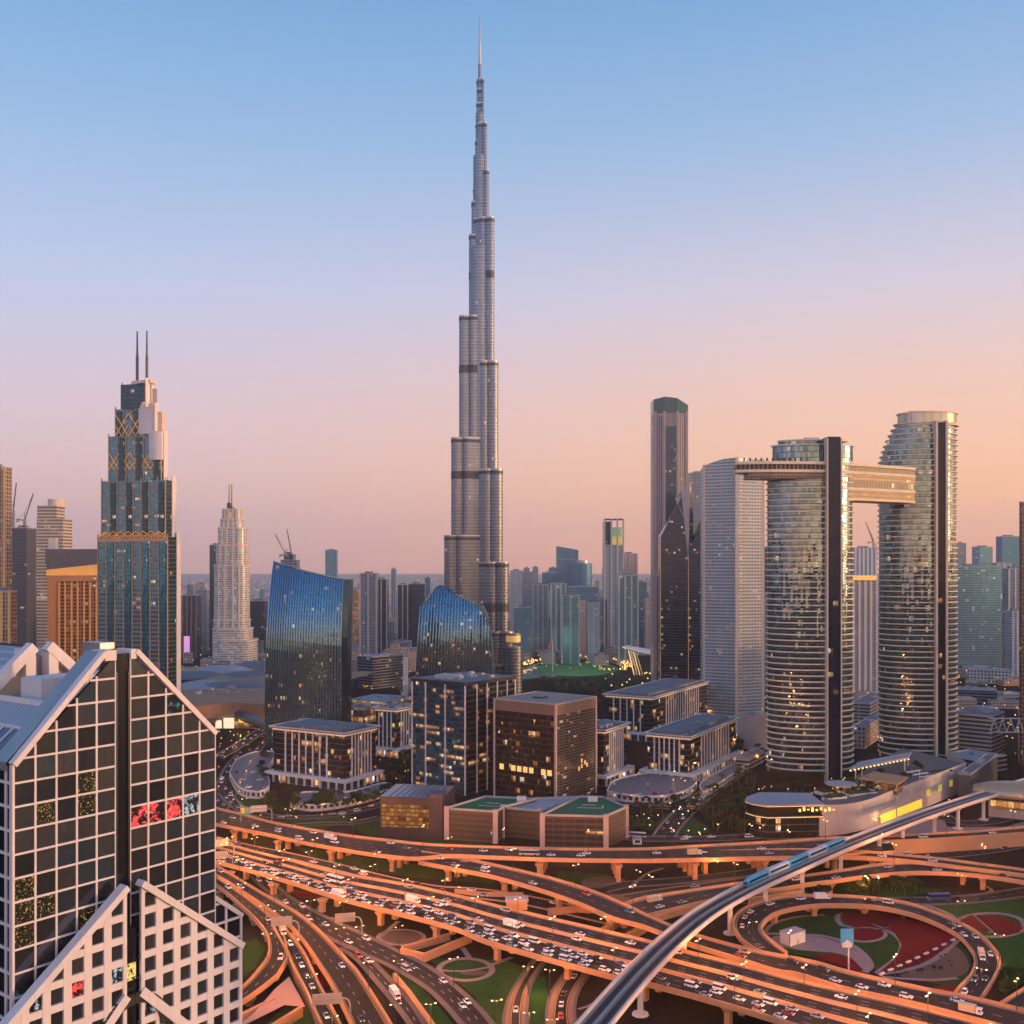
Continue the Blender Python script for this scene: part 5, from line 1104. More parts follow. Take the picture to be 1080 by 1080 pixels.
# ------------------------------------------------------------------ metro viaduct and train
def metro():
    pts = [(575,1150),(601,1113),(628,1080),(655,1048),(680,1020.5),(710,991),(745,963),(790,937.5),(840,914.5),(900,888.5),(983,857),(1054,834),(1110,817)]
    rd = Road.centre(pts, 10.4, 16.0, 110); ROADS['metro'] = rd
    T = thing('metro_viaduct', 'pale concrete elevated metro viaduct curving across the interchange', 'viaduct', (0,0,0)); MC = conc('viaduct_concrete', (.70,.57,.50))
    m, t, b = newmat('track_bed'); uv = t.nodes.new('ShaderNodeUVMap'); sp = t.nodes.new('ShaderNodeSeparateXYZ'); t.links.new(uv.outputs[0], sp.inputs[0])
    u = sp.outputs[0]; v = sp.outputs[1]
    def band(c, w_): return ml(t, 'LESS_THAN', ml(t, 'ABSOLUTE', ml(t, 'SUBTRACT', u, c)), w_)
    tr = ml(t, 'MAXIMUM', band(2.9, 1.25), band(7.5, 1.25)); sl_ = ml(t, 'LESS_THAN', ml(t, 'FRACT', ml(t, 'DIVIDE', v, .8)), .4)
    col = mixc(t, tr, (.38,.28,.23), mixc(t, sl_, (.060,.038,.032), (.12,.085,.072))); t.links.new(col, b.inputs['Base Color']); b.inputs['Roughness'].default_value = .9; b.inputs['Specular IOR Level'].default_value = .08
    rd.surface().build('track_bed', m, T)
    for c in (2.2, 3.6, 6.8, 8.2): rd.rail(c/10.4, .16, .2, 0).build('rail', plain('rail_steel', (.10,.085,.08), .5, .3, .1, .5) if 'rail_steel' not in bpy.data.materials else bpy.data.materials['rail_steel'], T)
    rd.rail(.5, .9, .5, 0).build('centre_walkway', M['pinkc'], T)
    for fr in (0, 1): rd.rail(fr, 1.1, 1.25, .4, top=.8).build('parapet', MC, T)
    mb = MB()
    for i in range(rd.n-1):
        a, b_, c, d = rd.A[i], rd.A[i+1], rd.B[i+1], rd.B[i]; f = lambda p, q, k, z: p.lerp(q, k)+Vector((0,0,z))
        sec0 = [f(a,d,0,-.3), f(a,d,.22,-2.4), f(a,d,.78,-2.4), f(a,d,1,-.3)]; sec1 = [f(b_,c,0,-.3), f(b_,c,.22,-2.4), f(b_,c,.78,-2.4), f(b_,c,1,-.3)]
        for k in range(3): mb.poly([sec0[k], sec0[k+1], sec1[k+1], sec1[k]])
    mb.build('girder', MC, T)
    d = 0
    for px in (676, 722, 770, 807, 846, 887, 927, 952, 986, 1011, 1037, 1066):
        best = min(range(0, int(rd.len), 2), key=lambda q: abs(pxof(rd.at(q)[0])-px)); p, _ = rd.at(best); mb = MB()
        mb.tube((p.x,p.y,-.1),(p.x,p.y,11.6),1.15,1.1,14); mb.tube((p.x,p.y,11.6),(p.x,p.y,13.7),1.1,2.6,14); mb.tube((p.x,p.y,0),(p.x,p.y,.7),3.2,3.0,14); mb.build('pier', M['white'], T)
    # the train, five cars
    best = lambda px: min(range(0, int(rd.len)*2), key=lambda q: abs(pxof(rd.at(q/2, .3)[0])-px))/2
    s0, s1 = best(786.5), best(890); L = (s1-s0)/5
    tt = thing('metro_train', 'blue and white metro train riding along the elevated viaduct', 'train', rd.at((s0+s1)/2, .3)[0]); o0 = Vector(tt.location)
    BL = plain('train_blue', (.02,.34,.60), .3, .1, .1); LB = plain('train_pale_roof', (.45,.53,.60), .4, .1, .1)
    for k in range(5):
        a, b_ = s0+L*k+.25, s0+L*(k+1)-.25
        def ring(s_, w_, z0, z1, taper=1.0):
            p, tg = rd.at(s_, .285); n_ = Vector((tg.y,-tg.x,0)).normalized(); p = p-o0
            return [p+n_*x*w_*taper+Vector((0,0,z)) for x, z in ((-1,z0),(-1.02,z1-.9),(-.72,z1),(.72,z1),(1.02,z1-.9),(1,z0))]
        mb = MB(); st = [a+(b_-a)*i/5 for i in range(6)]; rs = [ring(x, 1.4, .6, 4.1, .75 if (k == 0 and i == 0) or (k == 4 and i == 5) else 1) for i, x in enumerate(st)]
        if k == 0:
            for v in (1,2,3,4): rs[0][v].z -= .9
        for r0, r1 in zip(rs[:-1], rs[1:]):
            for q in range(6): mb.poly([r0[q], r1[q], r1[(q+1)%6], r0[(q+1)%6]], 1 if (q in (1,2,3) and k in (1,3)) or q == 2 and k != 2 and False else 0)
        mb.poly(rs[0]); mb.poly(list(reversed(rs[-1]))); car = mb.build('train_car', [BL if k in (0,2,4) else LB, LB], tt)
        mb = MB()
        ws = [ring(x, 1.44, 2.0, 3.9) for x in [a+(b_-a)*(.06+.88*i/4) for i in range(5)]]
        for r0, r1 in zip(ws[:-1], ws[1:]):
            for s_ in (0, 5):
                p, q = r0[s_], r1[s_]; mb.poly([p, q, q+Vector((0,0,1.0)), p+Vector((0,0,1.0))])
        mb.build('window_band', M['black'], car)
    mb = MB(); p, tg = rd.at(s0-.1, .285); n_ = Vector((tg.y,-tg.x,0)).normalized(); p = p-o0; mb.beam(p-n_*.9+Vector((0,0,2.3)), p+n_*.9+Vector((0,0,2.3)), .8, 1.0); mb.build('windscreen', M['black'], tt)
metro()
# ------------------------------------------------------------------ middle ground
office('office_block', 'white pillared black office block with a pergola roof, below the taller blue leaf tower', 364, 835, 30, 279, 406, 42.5, 1, bays=(1,1))
office('office_block', 'white pillared office block half hidden behind the blue-black glass tower', 419, 800, 30, 388, 448, 42, 2, bays=(1,1))
office('office_block', 'white pillared office block squeezed behind the brown-framed cube tower', 640, 830, 30, 596, 669.5, 42, 3, bays=(0,1))
office('office_block', 'white pillared office block with a long colonnade, nearest the dark round-cornered pavilion', 731, 828, 30, 674, 784, 36, 4)
office('office_block', 'widest white pillared office block, behind the two nearer ones with pillars', 690, 783, 30, 632, 752, 42, 5)
mb = MB()
# glass tower and cube tower
def glass_tower():
    b = Bld('dark_glass_tower', 'blue-black glass office tower with thin white vertical lines, next to the brown cube', 490.5, 839, 38, 434.5, 543.5, 'office tower'); zt = b.z(722)
    FA1 = facade('gt_left', (.05,.20,.32), (.015,.025,.035), 2.0, 4.0, .06, .34, .26, 1.3, .7, .07, .05, vary=.9); FA2 = facade('gt_right', (.02,.025,.03), (.02,.02,.022), 2.0, 4.0, .08, .3, .12, 1.2, .5, .07, .04)
    mb = MB(); r = b.rect(); mb.wall(r[0], r[1], 0, zt, 1); mb.wall(r[1], r[2], 0, zt, 1); mb.wall(r[2], r[3], 0, zt, 0); mb.wall(r[3], r[0], 0, zt, 0); mb.poly([(*p, zt) for p in r], 2); b.part('curtain_wall', mb, [FA1, FA2, M['roof']])
    for x, y in [(-.25,-.25)]+[(-.25, b.wL*f) for f in (.36,.73,.99)]+[(b.wR*f, -.25) for f in (.22,.42,.62,.82,.99)]:
        mb = MB(); mb.box(x-.45, x+.45, y-.45, y+.45, 0, zt-1); b.part('white_mullion', mb, M['white'])
    mb = MB(); mb.prism(b.rect(.7), zt-1, zt+.2); mb.prism(b.rect(.5), zt+.2, zt+1.4); b.part('roof_rim', mb, M['dark'])
    mb = MB(); mb.prism(b.rect(-1.2), zt+1.0, zt+1.5); b.part('roof', mb, M['roof']); mb = MB(); mb.box(8, 20, b.wL*.35, b.wL*.7, zt+1.4, zt+4.4); b.part('plant_room', mb, M['conc2']); roof_kit(b, 3, b.wR-3, 3, b.wL-3, zt+1.5, 10, 8)
glass_tower()
def cube_tower():
    b = Bld('brown_cube_tower', 'brown-framed dark glass cube tower with city lights mirrored, behind the green-roofed car park', 586, 850, 36, 521.5, 628.5, 'office tower'); zt = b.z(743)
    FA1 = facade('ct_left', (.045,.042,.045), (.03,.025,.022), 1.9, 4.2, .03, .10, .07, 1.0, .6, .05, .06, vary=.9); FA2 = facade('ct_right', (.025,.022,.022), (.13,.095,.08), 2.3, 2.1, .22, .22, .05, 1.0, .4, .12, .04)
    mb = MB(); r = b.rect(); zb = zt-8; mb.wall(r[0], r[1], 0, zb, 1); mb.wall(r[1], r[2], 0, zb, 1); mb.wall(r[2], r[3], 0, zb, 0); mb.wall(r[3], r[0], 0, zb, 0); b.part('curtain_wall', mb, [FA1, FA2])
    mb = MB(); u = 0; r2 = b.rect(.1); FL = facade('brown_fluting', (.13,.08,.055), (.22,.14,.10), .9, 60, .5, .0, 0, 1, 0, .6, 0)
    for i in range(4): u = mb.wall(r2[i], r2[(i+1)%4], zb, zt-.2, 0, u)
    b.part('crown_fascia', mb, FL)
    for x, y in ((-.5,-.5),(-.5,b.wL-.8),(b.wR-.8,-.5)): mb = MB(); mb.box(x, x+1.5, y, y+1.5, 0, zt+.3); b.part('corner_pier', mb, M['pinkc'])
    mb = MB(); mb.prism(b.rect(-.3), zt-.6, zt-.1); b.part('roof', mb, conc('roof_brown', (.30,.23,.20)))
    for i in range(4):
        p, q = b.rect(.3)[i], b.rect(.3)[(i+1)%4]; mb = MB(); mb.beam((*p,zt),(*q,zt),1.0,.8); b.part('roof_edge', mb, M['pinkc'])
    mb = MB(); mb.box(b.wR*.4, b.wR*.55, b.wL*.5, b.wL*.65, zt-.1, zt+1); b.part('roof_hatch', mb, M['dark'])
    n = 9
    for i in range(n):                                   # a lit floor low on the broad face
        if i in (2, 7): continue
        y = b.wL*(.06+.88*i/n); mb = MB(); mb.box(-.12, -.04, y, y+b.wL*.07, b.z(820)+.5, b.z(815)+1.2); b.part('lit_window', mb, LITW)
    for x, z in ((.55,820),(.62,818),(.70,815),(.62,812),(.75,818)):
        mb = MB(); mb.box(b.wR*x, b.wR*x+1.6, -.12, -.04, b.z(z), b.z(z)+3); b.part('lit_window', mb, LITW)
LITW = plain('lit_amber_window', (1,.5,.14), .5, 0, .5, .8, emit=.8)
cube_tower()
def carpark():
    GRN = conc('green_roof', (.02,.13,.055)); SC1 = facade('louvre_screen', (.02,.016,.015), (.075,.052,.042), 1.1, 3.4, .35, .42, .02, 1.2, 0, .5, 0); SC2 = facade('parking_openings', (.010,.009,.009), (.075,.052,.042), 6.5, 3.4, .10, .38, .05, 1.6, 0, .6, 0)
    T = thing('car_park', 'low brown louvred car park with green painted roofs in front of the brown cube', 'car park', gp(560, 888)); o = Vector(T.location); zt = 19.2
    def vol(top, mats, zr=zt, piers=(), fronts=2):
        P = [gp(x, y, zr)-o for x, y in top]
        if sum(P[i-1].x*P[i].y-P[i].x*P[i-1].y for i in range(len(P))) < 0: P.reverse()
        pl = [(p.x, p.y) for p in P]; mb = MB(); n = len(pl)
        for i in range(n):
            a, b = pl[i], pl[(i+1)%n]; d = Vector((b[0]-a[0], b[1]-a[1])); mb.wall(a, b, 0, zr, 1 if abs(d.x) < abs(d.y)*1.4 else 0)
        mb.poly([(*p, zr-.6) for p in pl], 2); mb.build('parking_deck', mats, T)
        for i in range(n): a, b = pl[i], pl[(i+1)%n]; mb = MB(); mb.beam((*a,zr),(*b,zr),.5,1.3); mb.build('parapet', M['conc2'], T)
        c = sum(P, Vector())/n; u = (P[1]-P[0]).normalized() if abs((P[1]-P[0]).x) > abs((P[1]-P[0]).y) else Vector((1,0,0)); v = Vector((-u.y,u.x,0))
        for p, q in ((c-u*9-v*3, c+u*7-v*3), (c+u*7-v*3, c+u*7+v*4), (c-u*6+v*5, c+u*3+v*5)): mb = MB(); mb.beam((p.x,p.y,zr-.5),(q.x,q.y,zr-.5),.7,.12); mb.build('painted_line', M['white'], T)
        for x, y in piers: p = gp(x, y, zr)-o; mb = MB(); mb.box(p.x-1.5, p.x+1.5, p.y-1.2, p.y+1.2, 0, zr+1.3); mb.build('corner_pier', M['pinkc'], T)
    vol([(571,859.5),(638,861),(661,851),(636,840.5),(612,840)], [SC2, SC1, GRN], zt, [(572,859.5),(639,861),(660.5,851)])
    vol([(533,852),(571,855),(610,840.5),(566,842)], [SC1, SC1, M['roofl']], 18.0, [(569,854)])
    vol([(470,852.5),(523,856),(531,851),(566,842.5),(512,840)], [SC1, SC1, GRN], zt, [(471,852.5),(522.5,856),(530,851)])
    for x, y in ((625,844),(550,844)): p = gp(x, y, zt)-o; mb = MB(); mb.box(p.x-3, p.x+3, p.y-2, p.y+3, zt-.6, zt+2.2); mb.build('stair_head', M['white'], T)
    b2 = Bld('dark_pavilion_block', 'dark purple glass block with amber-lit windows adjoining the green-roofed car park', 466.5, 886, 9, 401, 480, 'building'); zt = b2.z(842)
    mb = MB(); r = b2.rect(); 
    for i in range(4): mb.wall(r[i], r[(i+1)%4], 0, zt, 0)
    mb.poly([(*p,zt) for p in r], 1); b2.part('dark_wall', mb, [plain('aubergine_panel', (.035,.03,.055), .3, .2, .3, .3), plain('blue_metal_roof', (.14,.18,.24), .3, .5, .2, .3)])
    mb = MB(); mb.wall((-.06,b2.wL-.8),(-.06,b2.wL*.22),b2.z(874),b2.z(850)); b2.part('lit_glazing', mb, facade('amber_glazing', (.06,.03,.01), (.03,.02,.02), 2.6, 2.6, .12, .12, .85, .55, .2, .2, 0, clump=False, warm=[(0,(1,.35,.05)),(1,(1,.6,.15))]))
    mb = MB(); mb.box(-.1, 12, -.2, 8, zt-.5, zt+2.4); b2.part('corner_block', mb, plain('aubergine_block', (.06,.05,.085), .4, .1, .3, .3))
    for i in range(9): mb = MB(); y = 2+i*(b2.wL-4)/9; mb.box(1, b2.wR-1, y, y+.4, zt, zt+.5); b2.part('roof_rib', mb, M['steel'])
carpark()
def walls_box(name, label, px, py, a, pl, pr, pyt, mat, cat='building', roof='roof', par=True, kit=6, seed=3, group=None):
    b = Bld(name, label, px, py, a, pl, pr, cat, group); zt = b.z(pyt); mb = MB(); mb.prism(b.rect(), 0, zt, 0, 1); b.part('wall', mb, [mat, M[roof] if isinstance(roof, str) else roof])
    if par:
        for i in range(4):
            p, q = b.rect(-.2)[i], b.rect(-.2)[(i+1)%4]; mb = MB(); mb.beam((*p,zt+.4),(*q,zt+.4),.5,.85); b.part('parapet', mb, M['conc2'])
    if kit: roof_kit(b, 1, max(8, b.wR-1), 1, max(8, b.wL-1), zt, kit, seed)
    return b
FC = {}
FC['bands'] = facade('banded_dark', (.015,.015,.02), (.13,.13,.16), 2.4, 3.8, .05, .36, .03, 1.0, .3, .1, .02)
FC['lowp'] = facade('pink_lowrise', (.02,.02,.02), (.42,.30,.25), 3.6, 3.8, .45, .45, .07, 1.2, .2, .4, 0); FC['loww'] = facade('white_lowrise', (.02,.02,.02), (.48,.45,.44), 4.5, 4.5, .4, .4, .08, 1.2, .2, .4, 0)
FC['park'] = facade('strip_parking', (.02,.016,.014), (.44,.34,.30), 30, 3.6, .03, .5, .0, 1, 0, .7, 0); FC['glow'] = facade('amber_shop', (.10,.05,.02), (.35,.18,.09), 6, 7, .15, .2, .7, 1.0, .1, .5, 0, clump=False)
# mall on the left
def mall():
    Y = 1160; T = thing('shopping_mall', 'sprawling shopping mall with domed grey roofs and a brown curved wall, beyond the gabled tower', 'mall', (gx(250,Y), Y, 0)); ox = gx(250,Y)
    pts = [(gx(px,gy(py))-ox, gy(py)-Y) for px, py in [(150,775),(215,771),(245,768),(283,770)]]; C = cr([Vector((*p,0)) for p in pts], 16)
    mb = MB(); u = 0
    for a, b in zip(C[:-1], C[1:]): u = mb.wall((a.x,a.y),(b.x,b.y), 7.5, 26, 0, u)
    mb.poly([(p.x,p.y,26) for p in C]+[(C[-1].x+70,260,26),(C[0].x-20,260,26)]); mb.build('curved_wall', conc('mall_brown', (.36,.20,.12)), T)
    mb = MB(); u = 0
    for a, b in zip(C[:-1], C[1:]): u = mb.wall((a.x,a.y+1),(b.x,b.y+1), 0, 7.5, 0, u)
    mb.build('shop_front', FC['glow'], T)
    mb = MB()
    for a, b in zip(C[:-1], C[1:]): mb.beam((a.x,a.y-.4,13),(b.x,b.y-.4,13),.6,.8)
    mb.build('cornice', M['cream'], T)
    rg = random.Random(4)
    for i in range(16):
        x, y = rg.uniform(-60,60), rg.uniform(8,60); w_, d_ = rg.uniform(3,9), rg.uniform(3,8); mb = MB(); mb.box(x,x+w_,y,y+d_,25.9,26+rg.uniform(1.5,4)); mb.build('rooftop_unit', M[rg.choice(['roofl','white','steel','conc2'])], T)
    for i, (px, py, rx, ry, h) in enumerate([(205,717,26,16,7),(235,712,30,18,9),(262,716,26,16,6),(222,726,28,14,6),(250,728,34,14,7),(200,730,22,12,5),(272,706,26,18,8)]):
        p = gp(px, py, 20); mb = MB(); N = 20
        for k in range(5):
            a0, a1 = k/5*math.pi/2, (k+1)/5*math.pi/2
            e0 = ellipse(p.x-ox, p.y-Y, rx*math.cos(a0)*1.3, ry*math.cos(a0)*2.2, N); e1 = ellipse(p.x-ox, p.y-Y, rx*math.cos(a1)*1.3, ry*math.cos(a1)*2.2, N)
            for q in range(N): mb.poly([(*e0[q],24+h*math.sin(a0)),(*e0[(q+1)%N],24+h*math.sin(a0)),(*e1[(q+1)%N],24+h*math.sin(a1)),(*e1[q],24+h*math.sin(a1))])
        mb.build('roof_shell', M['roofl'] if i % 2 else M['roof'], T)
    mb = MB(); a, b = gp(247,752,14), gp(281,762,14); mb.tube((a.x-ox,a.y-Y,14),(b.x-ox,b.y-Y,11),5,5,12); mb.build('barrel_canopy', plain('canopy_slate', (.10,.11,.13), .4, .4), T)
    for (px0, px1, py0, py1, m) in ((226,234,760,768,M['whitel']),(236,247,757,768,M['goldlow']),(252,265,757,762,M['yel'])):
        mb = MB(); y = 1090-Y; mb.box(gx(px0,1090)-ox, gx(px1,1090)-ox, y-1, y-.4, gz(py1,1090), gz(py0,1090)); mb.build('lit_billboard', plain('billboard_%d' % px0, (1,.8,.5) if px0 != 252 else (1,.65,.1), .5, 0, .5, .4, emit=.9), T)
mall()
walls_box('low_block', 'long low block with roof plant between the mall domes and the taller blue leaf tower', 262, 757, 20, 196, 300, 742, FC['lowp'], roof='roofl', kit=22)
b = walls_box('round_office', 'dark banded office block with a curved end beyond the gap between the blue leaf towers', 393, 727, 40, 377, 425, 693, FC['bands'], 'office block', 'roofl', True, 12)
mb = MB(); mb.box(b.wR, b.wR+10, 0, 6, 0, b.z(697)); b.part('white_fin_wall', mb, M['white'])
walls_box('mall_annexe', 'low pale flat-roofed hall just right of the taller blue leaf tower', 408, 752, 25, 366, 436, 741, FC['glow'], 'hall', 'roofl', True, 9)
walls_box('amber_hall', 'amber-lit hall with a lattice front beside the taller blue leaf tower', 385, 764, 20, 365, 400, 747, FC['glow'], 'hall', 'roof', True, 3)
rg = random.Random(21)
# sand-coloured old town
sandy = []
for i in range(34):
    px, py = rg.uniform(372,440), rg.uniform(676,712); Y = gy(py); W = rg.uniform(22,40); h = rg.uniform(12,26); x = gx(px,Y)
    T = thing('sandstone_house', None, 'house', (x,Y,0), rg.uniform(-.3,.5), 'low sandstone houses of the old quarter'); mb = MB(); mb.box(-W/2,W/2,0,22,0,h,0,1); mb.build('wall', [FB['sand'], M['sand']], T)
    mb = MB(); mb.box(-W*.3,W*.1,6,14,h-.05,h+rg.uniform(3,8),0,1); mb.build('roof_tower', [FB['sand'], M['sand']], T); sandy.append(T)
for i in range(26):
    px, py = rg.uniform(540,690), rg.uniform(690,702); Y = gy(py); W = rg.uniform(22,42); h = rg.uniform(10,22); x = gx(px,Y)
    T = thing('sandstone_house', None, 'house', (x,Y,0), rg.uniform(-.3,.3), 'pale low houses at the foot of the lake towers'); mb = MB(); mb.box(-W/2,W/2,0,20,0,h,0,1); mb.build('wall', [FB['beige'], M['roofl']], T)
    mb = MB(); mb.box(-W*.2,W*.2,5,13,h-.05,h+rg.uniform(2,6),0,1); mb.build('roof_tower', [FB['beige'], M['roofl']], T); sandy.append(T)
for T in sandy: T['label'] = 'low sandstone house among the old quarter between the leaf towers' if 'old quarter' in T['group'] else 'pale low house at the foot of the towers behind the green oval'
# the lake, oval lawn and promenade
flat('water', [(534,712),(545,703),(580,702),(602,704),(585,714),(550,716)], .1, plain('lake_water', (.02,.12,.14), .08, .2, .2, .01)); flat('water', [(418,720),(440,712),(446,728),(424,735)], .1, bpy.data.materials['lake_water'])
flat('lawn', oval(609,705.5,43,7.6), .2, plain('lit_lawn', (.04,.22,.04), .9, 0, .3, .02), n=60)
path(oval(609,705.5,50,9.6,24,math.pi*1.0,math.pi*2.1), 9, .3, mat=conc('promenade', (.4,.3,.2)))
LEDS = []
def lightpole(px, py, h, label, group, m, r=.9):
    p = gp(px, py); T = thing('promenade_lamp', label, 'lamp', p, 0, group); mb = MB(); mb.tube((0,0,0),(0,0,h),.25,.2,5); mb.build('post', M['dark'], T)
    mb = MB(); mb.tube((0,0,h-r),(0,0,h+r*.2),r*.9,r,6); mb.tube((0,0,h+r*.2),(0,0,h+r),r,r*.3,6); mb.build('lamp_head', m, T); return T
for i in range(66):
    a = math.pi*1.02+math.pi*1.12*i/65; j = rg.uniform(-1,1); lightpole(609+(50+rg.uniform(-2,8))*math.cos(a), 705.5+(9.5+rg.uniform(-1,2))*math.sin(a)+j*.5, 7, 'glowing amber promenade lamp round the floodlit green oval', 'amber promenade lamps round the oval', M['gold'], 1.3)
for i in range(26): lightpole(640+rg.uniform(-10,70), 708+rg.uniform(-8,22), 6, 'small amber lamp on the busy ground beyond the park trees', 'amber lamps beyond the park', M['gold'], 1.0)
for i in range(22):
    a = 2*math.pi*i/22; lightpole(551+12*math.cos(a), 700+4*math.sin(a), 5, 'amber light of the ring terrace beside the needle-spired tower base', 'ring terrace lights', M['gold'], 1.2)
for i, (px, py) in enumerate([(578,716),(612,720),(645,714)]):
    T = thing('floodlight_mast', '%s floodlight mast at the near edge of the green oval, counting from the flagpole' % ordw(i+1), 'floodlight', gp(px,py), 0, 'floodlight masts'); mb = MB(); mb.tube((0,0,0),(0,0,24),.4,.3,6); mb.build('post', M['dark'], T); mb = MB(); mb.box(-1.6,1.6,-.5,.5,23.5,25); mb.build('lamp_head', M['steel'], T)
    l = bpy.data.lights.new('floodlight', 'POINT'); l.energy = 60000; l.color = (.9,1,.75); l.shadow_soft_size = .6; lo = bpy.data.objects.new('bulb', l); COL.objects.link(lo); lo.parent = T; lo.location = (0,1.5,24)
pf = thing('flagpole', 'tall white flagpole standing at the near edge of the green oval', 'flagpole', gp(583,708)); mb = MB(); mb.tube((0,0,0),(0,0,48),.9,.5,8); mb.build('pole', M['white'], pf); mb = MB(); mb.poly([(0,.1,46),(0,.1,37),(-7,1,35),(-6,1,44)]); mb.poly([(-6,1.05,44),(-7,1.05,35),(0,.15,37),(0,.15,46)]); mb.build('flag', plain('flag_red', (.5,.08,.06), .8, 0, .2), pf)
o = thing('opera_house', 'pale swooping wedge roof of the low hall in front of the dark blade towers', 'hall', gp(672,712)); Yo = gy(712); ox = o.location.x
mb = MB(); A = [(gx(656,Yo)-ox,0,gz(682,Yo)),(gx(692,Yo)-ox,-4,gz(690.5,Yo)),(gx(696,Yo)-ox,40,gz(688,Yo)),(gx(664,Yo)-ox,30,gz(682,Yo))]; mb.poly(A); mb.poly([(a[0],a[1],a[2]-1.5) for a in reversed(A)])
for i in range(4): p, q = A[i], A[(i+1)%4]; mb.poly([(p[0],p[1],p[2]-1.5),(q[0],q[1],q[2]-1.5),q,p])
mb.build('roof', M['white'], o)
for k in range(4): mb = MB(); f = k/3; mb.beam((gx(669+f*9,Yo)-ox,2,0),(gx(663+f*8,Yo)-ox,2,gz(685+f*2,Yo)-1.6),1.6,1.2); mb.build('raking_strut', M['goldlow'] if k % 2 == 0 else M['cream'], o)
mb = MB(); mb.box(gx(672,Yo)-ox, gx(694,Yo)-ox, 6, 30, 0, gz(692,Yo)); mb.build('wall', M['dark'], o)

# right-hand podium, pavilion and station
def pavilion():
    P0 = gp(800, 884); z1 = gz(847, P0.y); zm = gz(861, P0.y); T = thing('dark_pavilion', 'black glass pavilion with pale roof and glowing yellow edges, before the slotted oval tower', 'pavilion', P0); k = P0.y/FPX
    pl = [(-9,8),(-4,1.5),(8,-4),(66,-1),(66,28),(14,30),(-3,18)]; pl = [(x*k*1.0, y*1.0) for x, y in pl]
    mb = MB(); mb.prism(pl, zm+.9, z1-1.4, 0); mb.build('upper_glass', M['black'], T); mb = MB(); mb.prism(offs(pl,-1.4), 0, zm, 0); mb.build('lower_glass', OFF, T)
    mb = MB(); mb.prism(offs(pl, 1.4), z1-1.0, z1); mb.build('roof', M['roofl'], T)
    for nm, z in (('glowing_edge', z1-1.38), ('glowing_edge', zm+.02)): mb = MB(); mb.prism(offs(pl, 1.0), z, z+.36); mb.build(nm, plain('pale_gold_edge', (1,.72,.3), .5, 0, 0, emit=.65) if 'pale_gold_edge' not in bpy.data.materials else bpy.data.materials['pale_gold_edge'], T)
    mb = MB(); mb.prism(offs(pl, .8), zm+.39, zm+.9); mb.build('terrace_slab', M['dark'], T)
    mb = MB()
    for i in range(9): x = 24+i*2.6; mb.box(x, x+1.2, -3.9, -3.3, (zm+z1)/2-.4+(i%3)*.5, (zm+z1)/2+1.2+(i%2))
    mb.build('bar_lights', M['gold'], T)
pavilion()
def podium():
    Y = 690; T = thing('tower_podium', 'pale curved podium wall and roof terrace carrying the oval towers', 'podium', (gx(930,Y), Y, 0)); ox = gx(930,Y)
    base = [(864,882,848),(880,881,849),(905,877,846),(925,871.5,840),(945,864,832),(985,848,817),(1019,833,804)]
    C = []; 
    for px, py, pt in base: p = gp(px, py); C.append(Vector((p.x-ox, p.y-Y, gz(pt, p.y))))
    C = cr(C, 30); mb = MB(); u = 0
    for a, b in zip(C[:-1], C[1:]):
        L = math.hypot(b.x-a.x, b.y-a.y); mb.poly([(a.x,a.y,0),(b.x,b.y,0),(b.x,b.y,b.z),(a.x,a.y,a.z)], 0, [(u,0),(u+L,0),(u+L,b.z),(u,a.z)]); u += L
    mb.poly([(C[-1].x,C[-1].y,0),(C[-1].x+10,C[-1].y+60,0),(C[-1].x+10,C[-1].y+60,C[-1].z),(C[-1].x,C[-1].y,C[-1].z)])
    mb.build('curved_wall', conc('podium_stone', (.56,.46,.40)), T)
    for h0, h1, i0, i1, m, nm in ((.62,.86,4,22,M['conc2'],'louvre_band'),(.06,.34,8,17,None,'lit_shopfront')):
        mb = MB()
        for i in range(i0, i1):
            a, b = C[i], C[i+1]; d = Vector((b.y-a.y, -(b.x-a.x), 0)).normalized()*.15
            if i % 5 == 4 and m: continue
            mb.poly([(a.x+d.x,a.y+d.y,a.z*h0),(b.x+d.x,b.y+d.y,b.z*h0),(b.x+d.x,b.y+d.y,b.z*h1),(a.x+d.x,a.y+d.y,a.z*h1)], 0, [(i*3,0),(i*3+3,0),(i*3+3,7),(i*3,7)])
        mb.build(nm, m or plain('yellow_shopfront', (1,.72,.06), .5, 0, .4, .6, emit=.6), T)
    for i in (18, 21, 24):
        a, b = C[i], C[i+1]; d = Vector((b.y-a.y, -(b.x-a.x), 0)).normalized()*.2; mb = MB(); mb.poly([(a.x+d.x,a.y+d.y,a.z*.36),(b.x+d.x,b.y+d.y,b.z*.36),(b.x+d.x,b.y+d.y,b.z*.58),(a.x+d.x,a.y+d.y,a.z*.58)]); mb.build('lit_panel', plain('lime_panel', (.75,.65,.08), .5, 0, .5, .8, emit=.35) if 'lime_panel' not in bpy.data.materials else bpy.data.materials['lime_panel'], T)
    top = [(p.x,p.y+.4,p.z-1.3) for p in C]; z = sum(p[2] for p in top)/len(top)
    mb = MB()
    back = [(C[0].x+22, C[0].y+48), (C[-1].x-22, C[-1].y+70)]
    for i in range(len(top)-1):
        a, b = top[i], top[i+1]; f = lambda t, zz: (back[0][0]+(back[1][0]-back[0][0])*t, back[0][1]+(back[1][1]-back[0][1])*t, zz); mb.poly([a, b, f((i+1)/(len(top)-1), b[2]), f(i/(len(top)-1), a[2])])
    mb.build('terrace', PAVG, T)
    return T, C, ox, Y
pod, PC, pox, pY = podium()
def terr(px, py, z): return gp(px, py, z)
zt_ = 18.5
